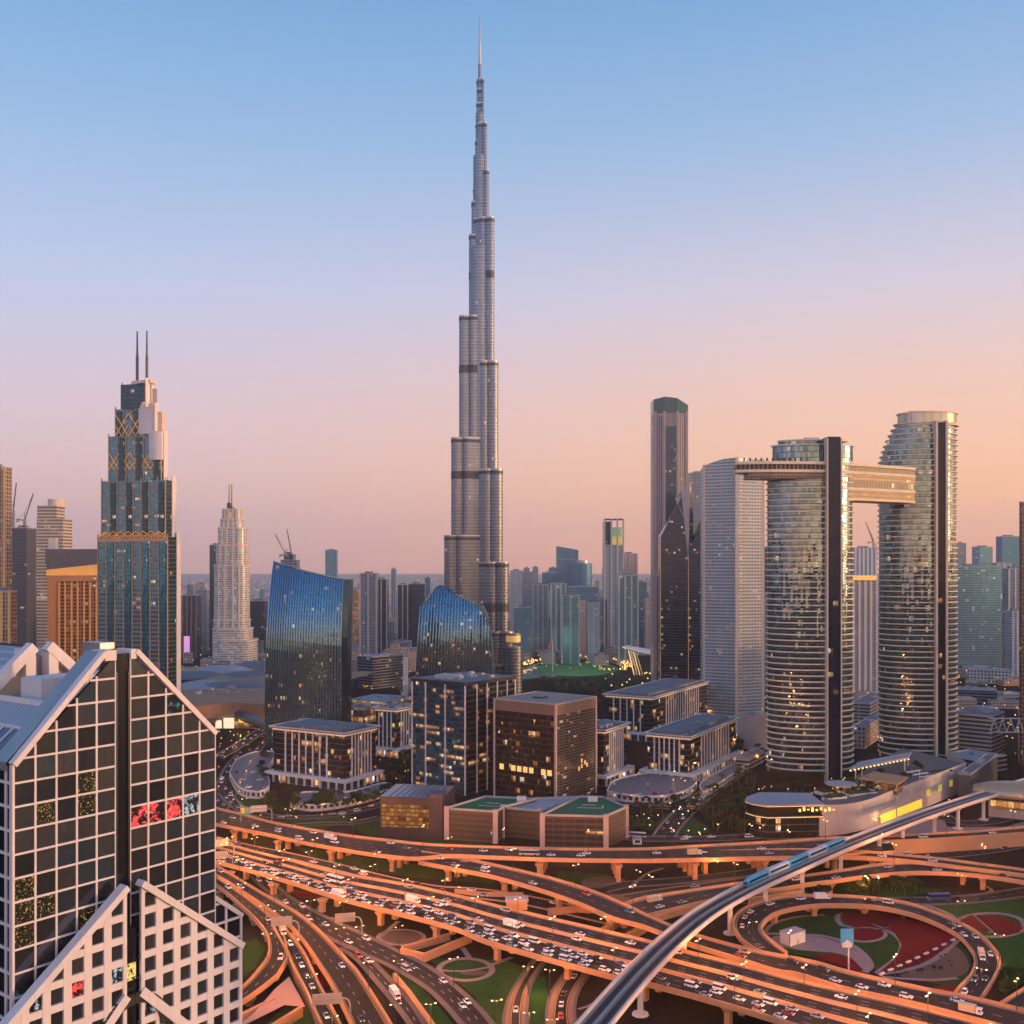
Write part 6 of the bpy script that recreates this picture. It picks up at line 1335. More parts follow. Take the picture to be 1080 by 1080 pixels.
def disc_canopy():
    p = terr(887,836,zt_); T = thing('disc_canopy', 'round pale disc canopy on a stem on the podium terrace', 'canopy', p); mb = MB(); mb.prism(ellipse(0,0,10,10,30), 5.4, 6.2); mb.build('canopy_disc', M['roofl'], T); mb = MB(); mb.prism(ellipse(0,0,2.2,2.2,14), -6, 5.38); mb.build('stem', M['cream'], T); mb = MB(); mb.prism(ellipse(0,0,7,7,24), 5.1, 5.36); mb.build('lit_soffit', M['goldlow'], T)
disc_canopy()
for i, (px, py, a) in enumerate([(962,818,.5),(970,820.5,.5),(978,823,.5)]):
    T = thing('terrace_pergola', '%s long pale pergola strip on the podium terrace, counting from the orange-lit canopy' % ordw(i+1), 'pergola', gp(px,py,zt_), R(32), 'pale pergola strips'); mb = MB(); mb.box(-9,9,-.8,.8,2.8,3.2); mb.build('roof', M['white'], T)
    for x in (-8,0,8): mb = MB(); mb.box(x-.15,x+.15,-.15,.15,-1,2.79); mb.build('post', M['white'], T)
for i, (px, py, w_, d_) in enumerate([(905,838,9,3),(925,832,12,2.5),(945,825,10,2.5),(880,842,8,3),(990,816,12,2.5),(870,836,5,5)]):
    T = thing('planter', '%s clipped hedge planter on the podium terrace, counting from the dark pavilion' % ordw(1+sorted([905,925,945,880,990,870]).index(px)), 'planter', gp(px,py,17.5), R(25), 'hedge planters on the podium'); mb = MB(); mb.box(-w_,w_,-d_,d_,-1,1.2); mb.build('planter_box', M['white'], T); mb = MB(); mb.box(-w_+.4,w_-.4,-d_+.4,d_-.4,1.2,2.4); mb.build('hedge', M['leaf'], T)
def entrance_roofs():
    for lab, q, z0, m, lit in [('big slanting pale entrance canopy with a lit fringe between the oval towers', [(897,812),(905,805),(962,794),(958,800)], 24, M['roofl'], True), ('flat orange-lit terrace canopy below the slanting entrance canopy', [(905,822),(922,815),(958,821),(948,828)], 20, conc('orange_canopy', (.55,.27,.12)), False)]:
        P = [gp(x, y, z0+4) for x, y in q]; c = sum(P, Vector())/4; T = thing('entrance_canopy', lab, 'canopy', (c.x, c.y, 0)); pl = [(p.x-c.x, p.y-c.y) for p in P]
        if sum(pl[i-1][0]*pl[i][1]-pl[i][0]*pl[i-1][1] for i in range(4)) < 0: pl.reverse()
        mb = MB(); mb.prism(pl, z0+4, z0+5); mb.build('roof', m, T)
        for x, y in pl: mb = MB(); mb.tube((x*.85,y*.85,0),(x*.85,y*.85,z0+4.02),.5,.5,8); mb.build('column', M['cream'], T)
        if lit:
            mb = MB()
            for i in range(16): t = i/15; a, b = Vector(pl[0]).lerp(Vector(pl[1]), t), Vector(pl[0]).lerp(Vector(pl[-1]), t); mb.box(b.x-.6, b.x+.6, b.y-.6, b.y+.2, z0+3.2, z0+3.98)
            mb.build('lit_fringe', M['gold'], T)
        else: mb = MB(); mb.prism(offs(pl,-1.2), z0-3, z0+1.5); mb.build('lit_lounge', facade('lounge_glow', (.10,.05,.02), (.10,.06,.04), 2.2, 3, .2, .25, .6, .8, 0, .5, 0, clump=False), T)
entrance_roofs()
walls_box('slate_block', 'dark slate flat-roofed block between the podium wall and the golden station shell', 1023, 846, 35, 1010, 1052, 818, plain('slate_panel', (.05,.06,.075), .4, .2, .3, .3), roof='roof', kit=4)
walls_box('slate_canopy_hall', 'long slate roofed hall on the terrace behind the podium wall', 1030, 818, 55, 990, 1062, 803, FC['bands'], 'hall', 'roofl', True, 2)
def station():
    p = gp(1085, 862); T = thing('metro_station', 'golden shell-shaped metro station roof at the picture edge', 'station', (p.x, p.y, 0), R(-28)); N = 16; mb = MB()
    for i in range(10):
        for j in range(N):
            def S(i_, j_):
                u = i_/10*2-1; w_ = 13*math.sqrt(max(.02, 1-(u*.93)**2)); a = math.pi*j_/N; return (u*34, -math.cos(a)*w_, 15+math.sin(a)*8.5*math.sqrt(max(.05,1-(u*.9)**2)))
            mb.poly([S(i,j), S(i+1,j), S(i+1,j+1), S(i,j+1)])
    mb.build('shell_roof', plain('golden_shell', (.50,.36,.22), .35, .6, .15, .1), T, True)
    mb = MB(); mb.box(-24, 24, -10, 10, 0, 15); mb.build('concourse', M['pinkc'], T); mb = MB(); mb.box(-23, 23, -10.3, -10.02, 6, 13); mb.build('glazing', SHOP, T)
station()
# mid-right buildings
b = walls_box('parking_block', 'pinkish slatted parking block just right of the terraced oval tower', 1046, 801, 40, 1003, 1060, 756, FC['park'], 'car park', 'roof', True, 6)
walls_box('corner_block', 'tall pinkish block at the picture edge beyond a blue truss footbridge', 1085, 806, 40, 1074, 1110, 742, FC['lowp'], 'building', 'roof', False, 2)
fb = thing('truss_footbridge', 'pale blue truss footbridge joining two pinkish blocks', 'footbridge', (gx(1060,895), 895, gz(772,895))); mb = MB(); x0, x1 = gx(1043,895)-gx(1060,895), gx(1078,895)-gx(1060,895); h = gz(760,895)-gz(774,895)
mb.box(x0,x1,-2,2,-.4,0); mb.box(x0,x1,-2,2,h,h+.4); mb.build('deck', M['steel'], fb); mb = MB(); n = 4; st = (x1-x0)/n
for i in range(n): mb.beam((x0+st*i,-2.1,0),(x0+st*(i+.5),-2.1,h),.5,.5); mb.beam((x0+st*(i+.5),-2.1,h),(x0+st*(i+1),-2.1,0),.5,.5)
mb.build('truss', plain('pale_blue_steel', (.35,.48,.55), .4, .3), fb)
walls_box('flat_mall', 'broad flat grey-roofed hall with roof trusses in the right distance', 1052, 745, 20, 1004, 1112, 729, FC['bands'], 'hall', 'roofl', True, 14)
walls_box('amber_arcade', 'amber-lit arcaded block right of the terraced oval tower', 1030, 704, 30, 1010, 1053, 679, FB['terr'], 'building', 'roof', True, 3)
walls_box('amber_arcade_low', 'lower amber-lit arcaded block at the picture edge, behind the flat hall', 1075, 703, 20, 1050, 1100, 688, FB['terr'], 'building', 'roof', True, 3)
walls_box('vaulted_hall', 'grey hall with a row of pale roof ribs in front of the amber arcades', 1068, 722, 25, 1020, 1110, 708, FC['loww'], 'hall', 'roofl', True, 8)
walls_box('low_terrace_block', 'low pinkish terrace block seen between the two oval towers', 912, 790, 30, 898, 930, 768, FC['lowp'], 'building', 'roof', True, 4); walls_box('rear_parking_slab', 'striped pinkish parking slab between the oval towers, further back', 918, 765, 30, 898, 936, 742, FC['park'], 'car park', 'roof', True, 3)
walls_box('blank_pink_block', 'blank pinkish wall block between the pale slab tower and the slotted oval tower', 800, 792, 50, 778, 815, 756, M['pinkc'], 'building', 'roof', True, 3)
for lab, px, py, pl, pr, pt, m in [('low white block with a flat roof at the foot of the pale slab tower', 768, 775, 752, 780, 764, 'loww'), ('low pinkish block between the boulevard and the pale slab tower', 745, 768, 728, 753, 757, 'lowp'), ('low slatted block beside the glass barrel vault', 790, 812, 776, 806, 800, 'park'), ('small white pavilion block behind the widest pillared office', 700, 757, 684, 712, 748, 'loww'), ('low dark-windowed hall below the dark blade towers', 722, 746, 706, 734, 736, 'bands')]:
    walls_box('low_hall', lab, px, py, 30, pl, pr, pt, FC[m], 'hall', 'roofl', True, 7, px)
bl = thing('barrel_vault', 'ribbed glass barrel vault beside the blank pinkish block', 'glass roof', gp(772,786)); mb = MB(); mb2 = MB()
for i in range(9):
    a0, a1 = math.pi*i/9, math.pi*(i+1)/9; f = lambda a, s: (s*9+s*0-10*math.cos(a)*.9, s*16, 8+10*math.sin(a)); mb.poly([f(a0,-1.2), f(a0,1.2), f(a1,1.2), f(a1,-1.2)])
for k in range(7):
    s = -1.2+.4*k; p = [(s*9-10*math.cos(math.pi*i/9)*.9, s*16, 8.2+10*math.sin(math.pi*i/9)) for i in range(10)]
    for a, c in zip(p[:-1], p[1:]): mb2.beam(a, c, .4, .4)
mb.build('glass_vault', plain('vault_glass', (.15,.22,.2), .15, .5, .1), bl); mb2.build('ribs', M['white'], bl)
slab_tower('edge_slab', 'dark brown slab tower cut by the far picture edge', 1078, 1100, 530, 900, facade('edge_brown', (.05,.035,.03), (.16,.10,.08), 2.4, 3.8, .3, .3, .02, 1, .3, .2, .02), 5)
# raised car decks in front of the office blocks, with white balustrades
def terrace(label, pts, h, cars=0):
    P = [gp(x, y) for x, y in pts]; c = sum(P, Vector())/len(P); P = cr(P+[P[0]], 44)[:-1]
    if sum(P[i-1].x*P[i].y-P[i].x*P[i-1].y for i in range(len(P))) < 0: P.reverse()
    pl = [(p.x-c.x, p.y-c.y) for p in P]; T = thing('parking_terrace', label, 'terrace', c); mb = MB(); mb.prism(pl, 0, h, 0, 1, False); mb.build('deck', [FC['loww'], plain('terrace_paving', (.13,.125,.135), .7, 0, .35, .2) if 'terrace_paving' not in bpy.data.materials else bpy.data.materials['terrace_paving']], T)
    mb = MB()
    for i in range(len(pl)): a, b = pl[i], pl[(i+1)%len(pl)]; mb.beam((*a,h+.5),(*b,h+.5),.5,1.1)
    mb.build('balustrade', M['white'], T); return T
terrace('crescent parking terrace with a white balustrade in front of the colonnaded office blocks', [(640,842),(660,846),(695,848),(722,842),(735,832),(728,826),(690,822),(650,830)], 5)
terrace('parking terrace with a white balustrade at the corner of the pergola-roofed office block', [(242,822),(252,838),(272,843),(284,836),(282,818),(290,800),(268,800),(250,808)], 5); terrace('curved white planting terrace under the pergola-roofed office block', [(306,852),(330,856),(372,850),(412,838),(404,832),(364,842),(320,842)], 4)
terrace('curved pale terrace strip along the side street by the last office block', [(742,842),(756,834),(786,812),(782,808),(750,824),(738,834)], 4)
# ------------------------------------------------------------------ towers behind
bgs = [
('pale lake tower with dark side right behind the needle-spired tower', 538,551,602,2250,'pale',None), ('pale lake tower with lit top storey behind the first lake tower', 550,562,603,2400,'grey',None), ('low teal lake tower in front, next to the needle-spired tower', 542,560,641,1850,'teal',None),
('grey lake tower with a dark glazed middle strip', 562,578,617,1950,'grey',3), ('flat blue tower behind the grey lake tower', 572,588,604,2700,'deep',None), ('teal lake tower with two pale vertical lines', 581,597,616,1880,'teal',3),
('pale lake tower with teal glass centre, nearest the green oval', 592.5,611,628,1800,'teal',2), ('beige lake tower with an amber crown light', 609,618,634,1900,'beige',None), ('pale narrow lake tower left of the framed-crown tower', 620,632,636,1800,'pale',2), ('grey lake tower tucked against the framed-crown tower', 631,640,632,1900,'grey',None),
('teal and beige lake tower with an amber light on its shoulder', 652.5,673,607,1780,'teal',3), ('taller stepped beige tower behind the teal and beige lake tower', 656,672,584,2100,'beige',2), ('slim teal tower between the lake towers and the curved-top tower', 672,682,614,1950,'blue',None), ('small pale tower close to the curved-top tower', 681,690,631,1900,'beige',None), ('low broad blue block among the lake towers', 600,631,619,2300,'blue',None)]
for i, (lab, a, c, p, Y, k, rb) in enumerate(bgs):
    slab_tower('lake_tower', lab, a, c, p, Y, FB[k], 26, 'tower', 'towers behind the green oval', ribs=rb or 0, ribmat=M['conc2'] if k != 'beige' else M['pinkc'])
slab_tower('blue_slant_tower', 'broad hazy blue glass tower with a slanting top behind the lake towers', 587,610,590,3000, FB['deep'], 50, 'tower', None, crown_slant(576,580,3000,FB['deep']))
T = thing('blue_round_tower', 'hazy blue round glass tower beside the slanting blue tower', 'tower', (gx(614,2900),2900,0)); mb = MB(); mb.prism(ellipse(0,0,gx(624.5,2900)-gx(614,2900),26,28),0,gz(594,2900)); mb.build('glass_wall', FB['deep'], T); mb = MB(); mb.prism(ellipse(0,0,18,18,24),gz(594,2900),gz(591,2900)); mb.tube((0,0,gz(591,2900)),(0,0,gz(582,2900)),1.2,.6,6); mb.build('plant_room', M['steel'], T)
slab_tower('blue_wing_block', 'low blue wing attached left of the slanting blue tower', 579,588,599,2980, FB['deep'], 40)
def framed():
    Y = 1900; T = slab_tower('framed_crown_tower', 'tall grey tower with an open framed crown glowing green and gold, highest behind the lake', 637,658,575,Y, FB['pale'], 30, crown=lambda *a: None); h = (gx(658,Y)-gx(637,Y))/2; z0, z1 = gz(575,Y), gz(547,Y)
    for x in (-h+1, -h*.25, h*.35, h-1): mb = MB(); mb.box(x-1.4, x+1.4, -1.2, 2, 0 if x != h-1 else gz(600,Y), z1); mb.build('frame_post', M['conc2'], T)
    mb = MB(); mb.box(-h, -h*.3, 2.01, 28, z0, gz(550,Y)); mb.build('dark_core', FB['dark'], T); mb = MB(); mb.box(-h, h, -1.1, 1.9, z1-3, z1); mb.build('frame_beam', M['dark'], T)
    mb = MB(); mb.box(-h*.15, h*.8, 3, 20, z0, gz(566,Y)); mb.build('lit_gold_level', plain('gold_level', (.9,.6,.1), .5, 0, .3, .2, emit=.3), T); mb = MB(); mb.box(-h*.15, h*.8, 4, 20, gz(565.9,Y), gz(556,Y)); mb.build('lit_green_level', plain('green_level', (.3,.5,.25), .5, 0, .5, .3, emit=.2), T)
framed()
mids = [('gold-striped block right of the taller blue leaf tower', 366,378,622,1900,'gold',None), ('dark twin tower with a pale edge, nearer the taller leaf tower', 379.5,397,605,1750,'grey',2), ('darker twin tower set just behind the first twin', 396,408,611,1850,'dark',2), ('dark narrow tower left of the second leaf tower', 419,430,617,1950,'dark',2), ('broad dark block behind the second leaf tower', 430,448,616,2000,'dark',None), ('small dark block peeping between the leaf towers and the ornate cream tower', 262,279,634,1900,'dark',None),
('far blue tower with a keyhole top above the slanting leaf roof', 343,355,580,3200,'deep',None)]
for lab, a, c, p, Y, k, rb in mids: slab_tower('downtown_tower', lab, a, c, p, Y, FB[k], 26, 'tower', 'towers between the leaf towers', ribs=rb or 0, ribmat=M['pinkc'])
slab_tower('unfinished_core', 'unfinished concrete tower with cranes rising behind the taller leaf tower', 296,313,588,1500, FB['grey'], 22, steps=[(591,296,313),(585,299,309)])
crane('tower_crane', 'luffing crane with a long raised jib above the slanting leaf roof', 307, 1500, gz(592,1500), 12, 34, R(100)); crane('tower_crane', 'second luffing crane leaning away above the slanting leaf roof', 302, 1500, gz(589,1500), 4, 34, R(118))
rights = [('wide teal glass block with horizontal bands right of the terraced oval tower', 1008,1057,597,1650,'teal',None,30), ('pale blue tower rising above the wide teal block', 1031,1047,577,2100,'blue',None,26), ('taller blue tower near the brown edge slab', 1057,1076,566,2000,'deep',None,26), ('narrow unfinished grey tower beside the terraced oval tower', 1009,1019,573,2300,'grey',None,20), ('pale stepped tower in front of the taller blue one', 1052,1066,594,1800,'pale',2,24), ('pale narrow tower low beside the brown edge slab', 1064,1078,600,1700,'grey',2,24), ('short white-edged tower at the foot of the pale stepped tower', 1068,1078,645,1550,'pale',2,24),
('beige balconied tower framed by the two oval towers, with an amber crown', 900,925,612,1350,'beige',4,24), ('white ribbed tower behind the amber-crowned one', 902,924,578,2000,'pale',5,24), ('dark tower sliver beside the slotted oval tower', 800,811,577,1500,'dark',2,24), ('grey balconied tower sliver under the skybridge end', 799,812,627,1400,'grey',2,20), ('grey tower below the square peeping tower', 786,800,640,1900,'grey',None,20)]
for lab, a, c, p, Y, k, rb, d in rights: slab_tower('bay_tower', lab, a, c, p, Y, FB[k], d, 'tower', 'towers on the sunset side', ribs=rb or 0, ribmat=M['white'])
mb = MB(); Y = 1345; mb.box(gx(900,Y), gx(925,Y), Y+1, Y+20, gz(612,Y)+.02, gz(607,Y)); o = mb.build('amber_crown', plain('amber_rooftop', (.95,.5,.12), .5, 0, .3, .3, emit=.5)); pt = [t for t in bpy.data.objects if 'amber crown' in str(t.get('label')) and 'balconied' in str(t.get('label'))][0]; o.parent = pt; o.location = -pt.location
crane('tower_crane', 'luffing crane behind the oval towers, the one with the steeper jib', 921, 2000, gz(578,2000), 10, 42, R(110)); crane('tower_crane', 'yellow-lit luffing crane behind the oval towers, nearer the terraced tower', 924.5, 2050, gz(590,2050), 20, 40, R(112))
# far city as single small blocks fading into the haze
rg = random.Random(77)
for i in range(210):
    Y = rg.choice([rg.uniform(2500,4200), rg.uniform(3500,6500), rg.uniform(5000,9000)]); px = rg.uniform(-10,1090); W = rg.uniform(18,46); tall = rg.random()
    h = rg.uniform(10,30) if tall < .72 else rg.uniform(30,75)
    if 530 < px < 700 and Y < 4500: h *= 1.5
    g = 'low blocks of the hazy far city'; T = thing('city_block', 'small pale block fading into the haze of the far city', 'building', (gx(px,Y), Y, 0), rg.uniform(-.5,.5), g); mb = MB(); mb.box(-W/2,W/2,0,rg.uniform(16,40),0,h,0,1); k = rg.choice(['pale','grey','beige','sand','pale','dark']); mb.build('wall', [FB[k], M[rg.choice(['roofl','roof','sand'])]], T)
# nearer fillers between the big buildings
names = ['beige','grey','sand','pale','dark','terr']
for i in range(120):
    px = rg.choice([rg.uniform(150,285), rg.uniform(360,450), rg.uniform(535,700), rg.uniform(780,1085)]); Y = rg.uniform(1850,2900); W = rg.uniform(18,44); h = rg.uniform(10,40) if rg.random() < .8 else rg.uniform(40,75)
    if 540 < px < 690 and Y < 1950: continue
    T = thing('district_block', 'low city block lost among many others between the towers', 'building', (gx(px,Y), Y, 0), rg.uniform(-.6,.6), 'low city blocks between the towers'); mb = MB(); d = rg.uniform(18,36); mb.box(-W/2,W/2,0,d,0,h,0,1); k = rg.choice(names); mb.build('wall', [FB[k], M[rg.choice(['roofl','roof','sand','conc2'])]], T)
    mb = MB(); mb.box(-W*.2,W*.15,d*.3,d*.7,h-.05,h+rg.uniform(2,5)); mb.build('plant_room', M['roof'], T)
for i in range(60):
    px = rg.choice([rg.uniform(190,300), rg.uniform(895,930), rg.uniform(1008,1080)]); py = rg.uniform(690,735) if px < 400 else rg.uniform(705,765); p = gp(px, py); W = rg.uniform(14,34); h = rg.uniform(5,14)
    if px < 400: h = rg.uniform(8,18)
    T = thing('low_building', 'flat-roofed low building in the dense quarter near the malls', 'building', p, rg.uniform(-.4,.4), 'flat-roofed low buildings near the malls'); mb = MB(); d = rg.uniform(14,30); mb.box(-W/2,W/2,0,d,0,h,0,1); k = rg.choice(['sand','beige','terr','grey']); mb.build('wall', [FB[k], M[rg.choice(['roofl','roof','sand'])]], T)
    mb = MB(); mb.box(-W*.3,-W*.05,d*.2,d*.5,h-.05,h+1.8); mb.build('rooftop_unit', M['steel'], T)

rg = random.Random(19)
for i in range(64):
    px = rg.choice([rg.uniform(538,690), rg.uniform(538,690), rg.uniform(196,276), rg.uniform(366,470), rg.uniform(1008,1080), rg.uniform(786,805)]); Y = rg.uniform(2300,4200); w_ = rg.uniform(5,10); py = rg.uniform(598,632)
    slab_tower('hazy_tower', 'slim blue-grey tower fading into haze among many behind the nearer towers', px, px+w_*2000/Y, py, Y, FB[rg.choice(['blue','grey','deep','pale','teal','grey'])], rg.uniform(20,30), 'tower', 'slim hazy towers of the skyline', ribs=rg.choice([0,0,2,3]), ribmat=M['conc2'])
# beyond counting: the low city out to the horizon, and its lights
mb = MB(); rg = random.Random(5)
for i in range(2600):
    Y = 2600+9000*rg.random()**1.5; px = rg.uniform(-20,1100); x = gx(px,Y); W = rg.uniform(10,40); d = rg.uniform(10,30); h = rg.uniform(5,16) if rg.random() < .9 else rg.uniform(16,50); a = rg.uniform(-.6,.6); ca, sa = math.cos(a), math.sin(a)
    q = [(x+u*ca-v*sa, Y+u*sa+v*ca) for u, v in ((-W/2,0),(W/2,0),(W/2,d),(-W/2,d))]; mb.prism(q, 0, h, rg.randrange(3), 3, False)
tag(mb.build('far_city', [FB['beige'], FB['pale'], FB['sand'], M['roofl']]), None, None, kind='stuff')
mb = MB()
for i in range(3800):
    Y = 1000+8000*rg.random()**1.6; px = rg.choice([rg.uniform(150,450), rg.uniform(535,700), rg.uniform(780,1090), rg.uniform(0,1080)]); x = gx(px,Y); h = rg.uniform(5,11); r = .25+Y*.00016
    if Y < 1650 and (440 < px < 780 or 260 < px < 380): continue
    mb.prism([(x-r,Y-r),(x+r,Y-r),(x+r,Y+r),(x-r,Y+r)], h, h+2*r, 0 if rg.random() < .8 else 1)
tag(mb.build('far_city_lights', [M['gold'], plain('white_city_light', (1,.85,.7), .5, 0, 0, emit=1.6)]), None, None, kind='stuff')

# towers added out of view to shade the interchange and mirror in the glass
rg = random.Random(3)
for i in range(26):
    if i < 16: Y = 40+i*78; x = .50*Y+170+rg.uniform(0,90)+(60 if i % 2 else 0); h = rg.uniform(110,205)
    else: k = i-16; Y = -180-rg.uniform(0,260); x = -420+k*95; h = rg.uniform(70,190)
    T = thing('added_avenue_tower', 'added avenue tower outside the picture, shading the interchange and mirrored in the glass', 'tower', (x, Y, 0), rg.uniform(-.3,.3), 'added avenue towers outside the picture'); W = rg.uniform(28,44); d = rg.uniform(26,40); mb = MB(); k = rg.choice(['dark','deep','blue','dark','teal','gold']); mb.box(-W/2,W/2,-d/2,d/2,0,h,0,1); mb.build('wall', [FB[k], M['roof']], T)
    mb = MB(); mb.box(-W*.25,W*.25,-d*.25,d*.25,h-.01,h+rg.uniform(4,14)); mb.build('plant_room', M['conc2'], T)
# ------------------------------------------------------------------ trees
def crown_mesh(kind, seed):
    rg = random.Random(seed); mb = MB()
    if kind == 'palm':
        for i in range(15):
            a = 2*math.pi*i/15+rg.uniform(-.2,.2); up = rg.uniform(-.2,.9); p = Vector((0,0,0)); L = rg.uniform(2.3,3.2); prev = None
            for k in range(5):
                t = k/4; q = Vector((math.cos(a)*L*t, math.sin(a)*L*t, up*1.6*t-1.9*t*t*L/2.6)); w_ = .55*math.sin(math.pi*min(1,.15+t*.8)); sd = Vector((-math.sin(a), math.cos(a), 0))*w_
                if prev: mb.poly([prev[0]-prev[1], q-sd, q, prev[0]]); mb.poly([prev[0], q, q+sd+Vector((0,0,-.15)), prev[0]+prev[1]+Vector((0,0,-.15))])
                prev = (q, sd)
        return mb
    r = 1.0; lobes = [(Vector((rg.uniform(-.55,.55), rg.uniform(-.55,.55), rg.uniform(-.25,.5))), rg.uniform(.38,.62)) for _ in range(9)]
    for c, s in lobes:
        for i in range(30):
            d = Vector((rg.gauss(0,1), rg.gauss(0,1), rg.gauss(0,1))).normalized(); p = c+d*s*rg.uniform(.7,1.05); n = (d+Vector((rg.uniform(-.7,.7), rg.uniform(-.7,.7), rg.uniform(-.3,.9)))).normalized(); x = n.orthogonal().normalized(); y = n.cross(x); k = rg.uniform(.10,.2)
            mb.poly([p-x*k-y*k*.7, p+x*k-y*k*.5, p+x*k*.7+y*k, p-x*k*.6+y*k*.9])
    return mb
PROT = {}
for kind, nm in (('palm','palm_tree'),('broad','broad_tree'),('broad2','broad_tree'),('shrub','shrub')):
    T = thing(nm, None, None, (0,-500,0)); PROT[kind] = T
    if kind == 'palm':
        mb = MB(); mb.tube((0,0,0),(.15,0,3.5),.28,.22,6); mb.tube((.15,0,3.5),(.1,.1,7),.22,.2,6); mb.build('trunk', M['bark'], T); c = crown_mesh('palm', 3).build('crown', M['palm'], T); c.location = (.1,.1,7)
    elif kind == 'shrub':
        c = crown_mesh('b', 9).build('crown', M['leaf'], T); c.scale = (1.5,1.5,1.1); c.location = (0,0,.9); mb = MB(); mb.tube((0,0,0),(0,0,.8),.12,.08,5); mb.build('trunk', M['bark'], T)
    else:
        mb = MB(); mb.tube((0,0,0),(0,0,3),.32,.22,6)
        for a in (0.3,2.4,4.4): mb.tube((0,0,2.6),(math.cos(a)*1.4,math.sin(a)*1.4,4.6),.16,.07,5)
        mb.build('trunk', M['bark'], T); c = crown_mesh('b', 12 if kind == 'broad' else 31).build('crown', M['leaf'], T); c.scale = (3.2,3.2,2.5); c.location = (0,0,5)
first = {}
TREES = []
def tree(kind, p, s, desc, place, group):
    t = copy_tree(PROT[kind]) if kind in first else PROT[kind]; first[kind] = 1
    t.location = p; t.scale = (s, s, s*rt.uniform(.85,1.15)); t.rotation_euler.z = rt.uniform(0,6.28)
    t['category'] = 'palm' if kind == 'palm' else ('shrub' if kind == 'shrub' else 'tree'); t['group'] = group; TREES.append((desc, place, t)); return t
rt = random.Random(40)
def scatter(n, poly, kinds, desc, place, group, s=(.8,1.3), z=0):
    xs = [p[0] for p in poly]; ys = [p[1] for p in poly]; k = 0
    while k < n:
        x, y = rt.uniform(min(xs),max(xs)), rt.uniform(min(ys),max(ys)); ins = False
        for i in range(len(poly)):
            (x0,y0),(x1,y1) = poly[i-1], poly[i]
            if (y0 > y) != (y1 > y) and x < (x1-x0)*(y-y0)/(y1-y0)+x0: ins = not ins
        if ins: kd = rt.choice(kinds); tree(kd, gp(x,y,z), rt.uniform(*s), {'palm':'feathery palm','broad':'dark broad tree','broad2':'dark broad tree','shrub':'low dark shrub'}[kd], place, group); k += 1
scatter(85, [(560,719),(600,722),(640,720),(668,727),(650,744),(560,740),(545,726)], ['broad','broad2'], '', 'in the park before the oval', 'park trees before the green oval', (1.1,1.7))
scatter(60, [(735,848),(790,806),(800,826),(790,850),(800,884),(770,882),(745,872)], ['palm','palm','broad'], '', 'beside the dark pavilion', 'trees by the dark pavilion', (.9,1.4))
scatter(30, [(690,850),(735,846),(745,862),(700,866),(672,862)], ['palm','broad','shrub'], '', 'below the crescent parking terrace', 'trees by the crescent terrace', (.8,1.3))
scatter(24, [(628,868),(690,862),(700,878),(640,884)], ['palm','shrub','broad'], '', 'beside the green-roofed car park', 'trees by the car park', (.7,1.1))
scatter(44, [(270,842),(330,848),(410,838),(420,850),(340,858),(280,858)], ['broad','broad2','palm'], '', 'below the pergola-roofed office block', 'trees below the pergola-roofed block', (.9,1.5))
scatter(12, [(276,790),(286,800),(280,830),(268,826)], ['broad','palm'], '', 'flanking the pergola-roofed block', 'trees beside the pergola-roofed block', (.9,1.4))
scatter(24, [(388,800),(440,796),(436,830),(400,826)], ['palm','broad'], '', 'in the pergola-roofed block court', 'trees in the office court', (.8,1.2))
scatter(46, [(870,845),(905,841),(945,828),(990,812),(960,812),(905,826),(882,830)], ['shrub','broad'], '', 'on the oval towers terrace', 'terrace planting', (.6,1.0), 18.3)
scatter(12, [(800,832),(862,834),(862,840),(806,842)], ['shrub','broad','palm'], '', 'behind the dark pavilion roof', 'trees behind the pavilion', (.9,1.4))
scatter(22, [(796,947),(870,940),(930,936),(990,942),(950,948),(860,947)], ['shrub','broad2'], '', 'under the arched flyover', 'shrubs under the arched flyover', (.7,1.3))
scatter(22, [(1045,1052),(1058,1022),(1090,1008),(1090,1022),(1056,1056)], ['shrub'], '', 'in the hedge beyond the loop', 'hedge shrubs beyond the loop', (.9,1.3))
scatter(12, [(930,1028),(985,1010),(1012,1000),(1016,1020),(960,1028)], ['shrub'], '', 'on the loop soil wedge', 'shrubs on the soil wedge', (.4,.8))
for px, py in [(680,928),(700,925),(722,923),(750,921),(780,917),(710,946),(735,944),(760,936),(936,950),(962,950),(1010,949),(1034,948),(1060,944),(545,940),(560,945)]: tree('shrub', gp(px,py), .9, 'round verge bush', 'along roads behind the loop', 'verge bushes')
scatter(36, [(745,768),(800,786),(806,800),(780,806),(750,790),(735,775)], ['palm','broad','broad2'], '', 'between the slab tower and offices', 'trees between the slab tower and the offices', (.9,1.4))
for px in range(1000,1080,6): tree('palm', gp(px, 800+rt.uniform(-4,6)), 1.1, 'feathery palm', 'near the truss footbridge', 'palms near the footbridge')
for px, py in [(690,760),(700,748),(672,742),(664,748),(655,752),(710,756),(724,764),(735,772)]: tree('broad', gp(px,py), 1.3, 'dark broad tree', 'along the blade tower boulevard', 'boulevard trees')
# a label for each: its kind, its ordinal, its place
def number(items, frm):
    frm = frm.strip()
    by = {}
    for d, p, t in items: by.setdefault((d, p), []).append(t)
    for (d, p), ts in by.items():
        ts.sort(key=lambda t: pxof(t.location))
        for i, t in enumerate(ts): t['label'] = '%s %s, %s' % (d, p, frm) if len(ts) == 1 else '%s %s %s, %s' % (ordw(i+1), d, p, frm)
number(TREES, 'counting from the gabled tower')

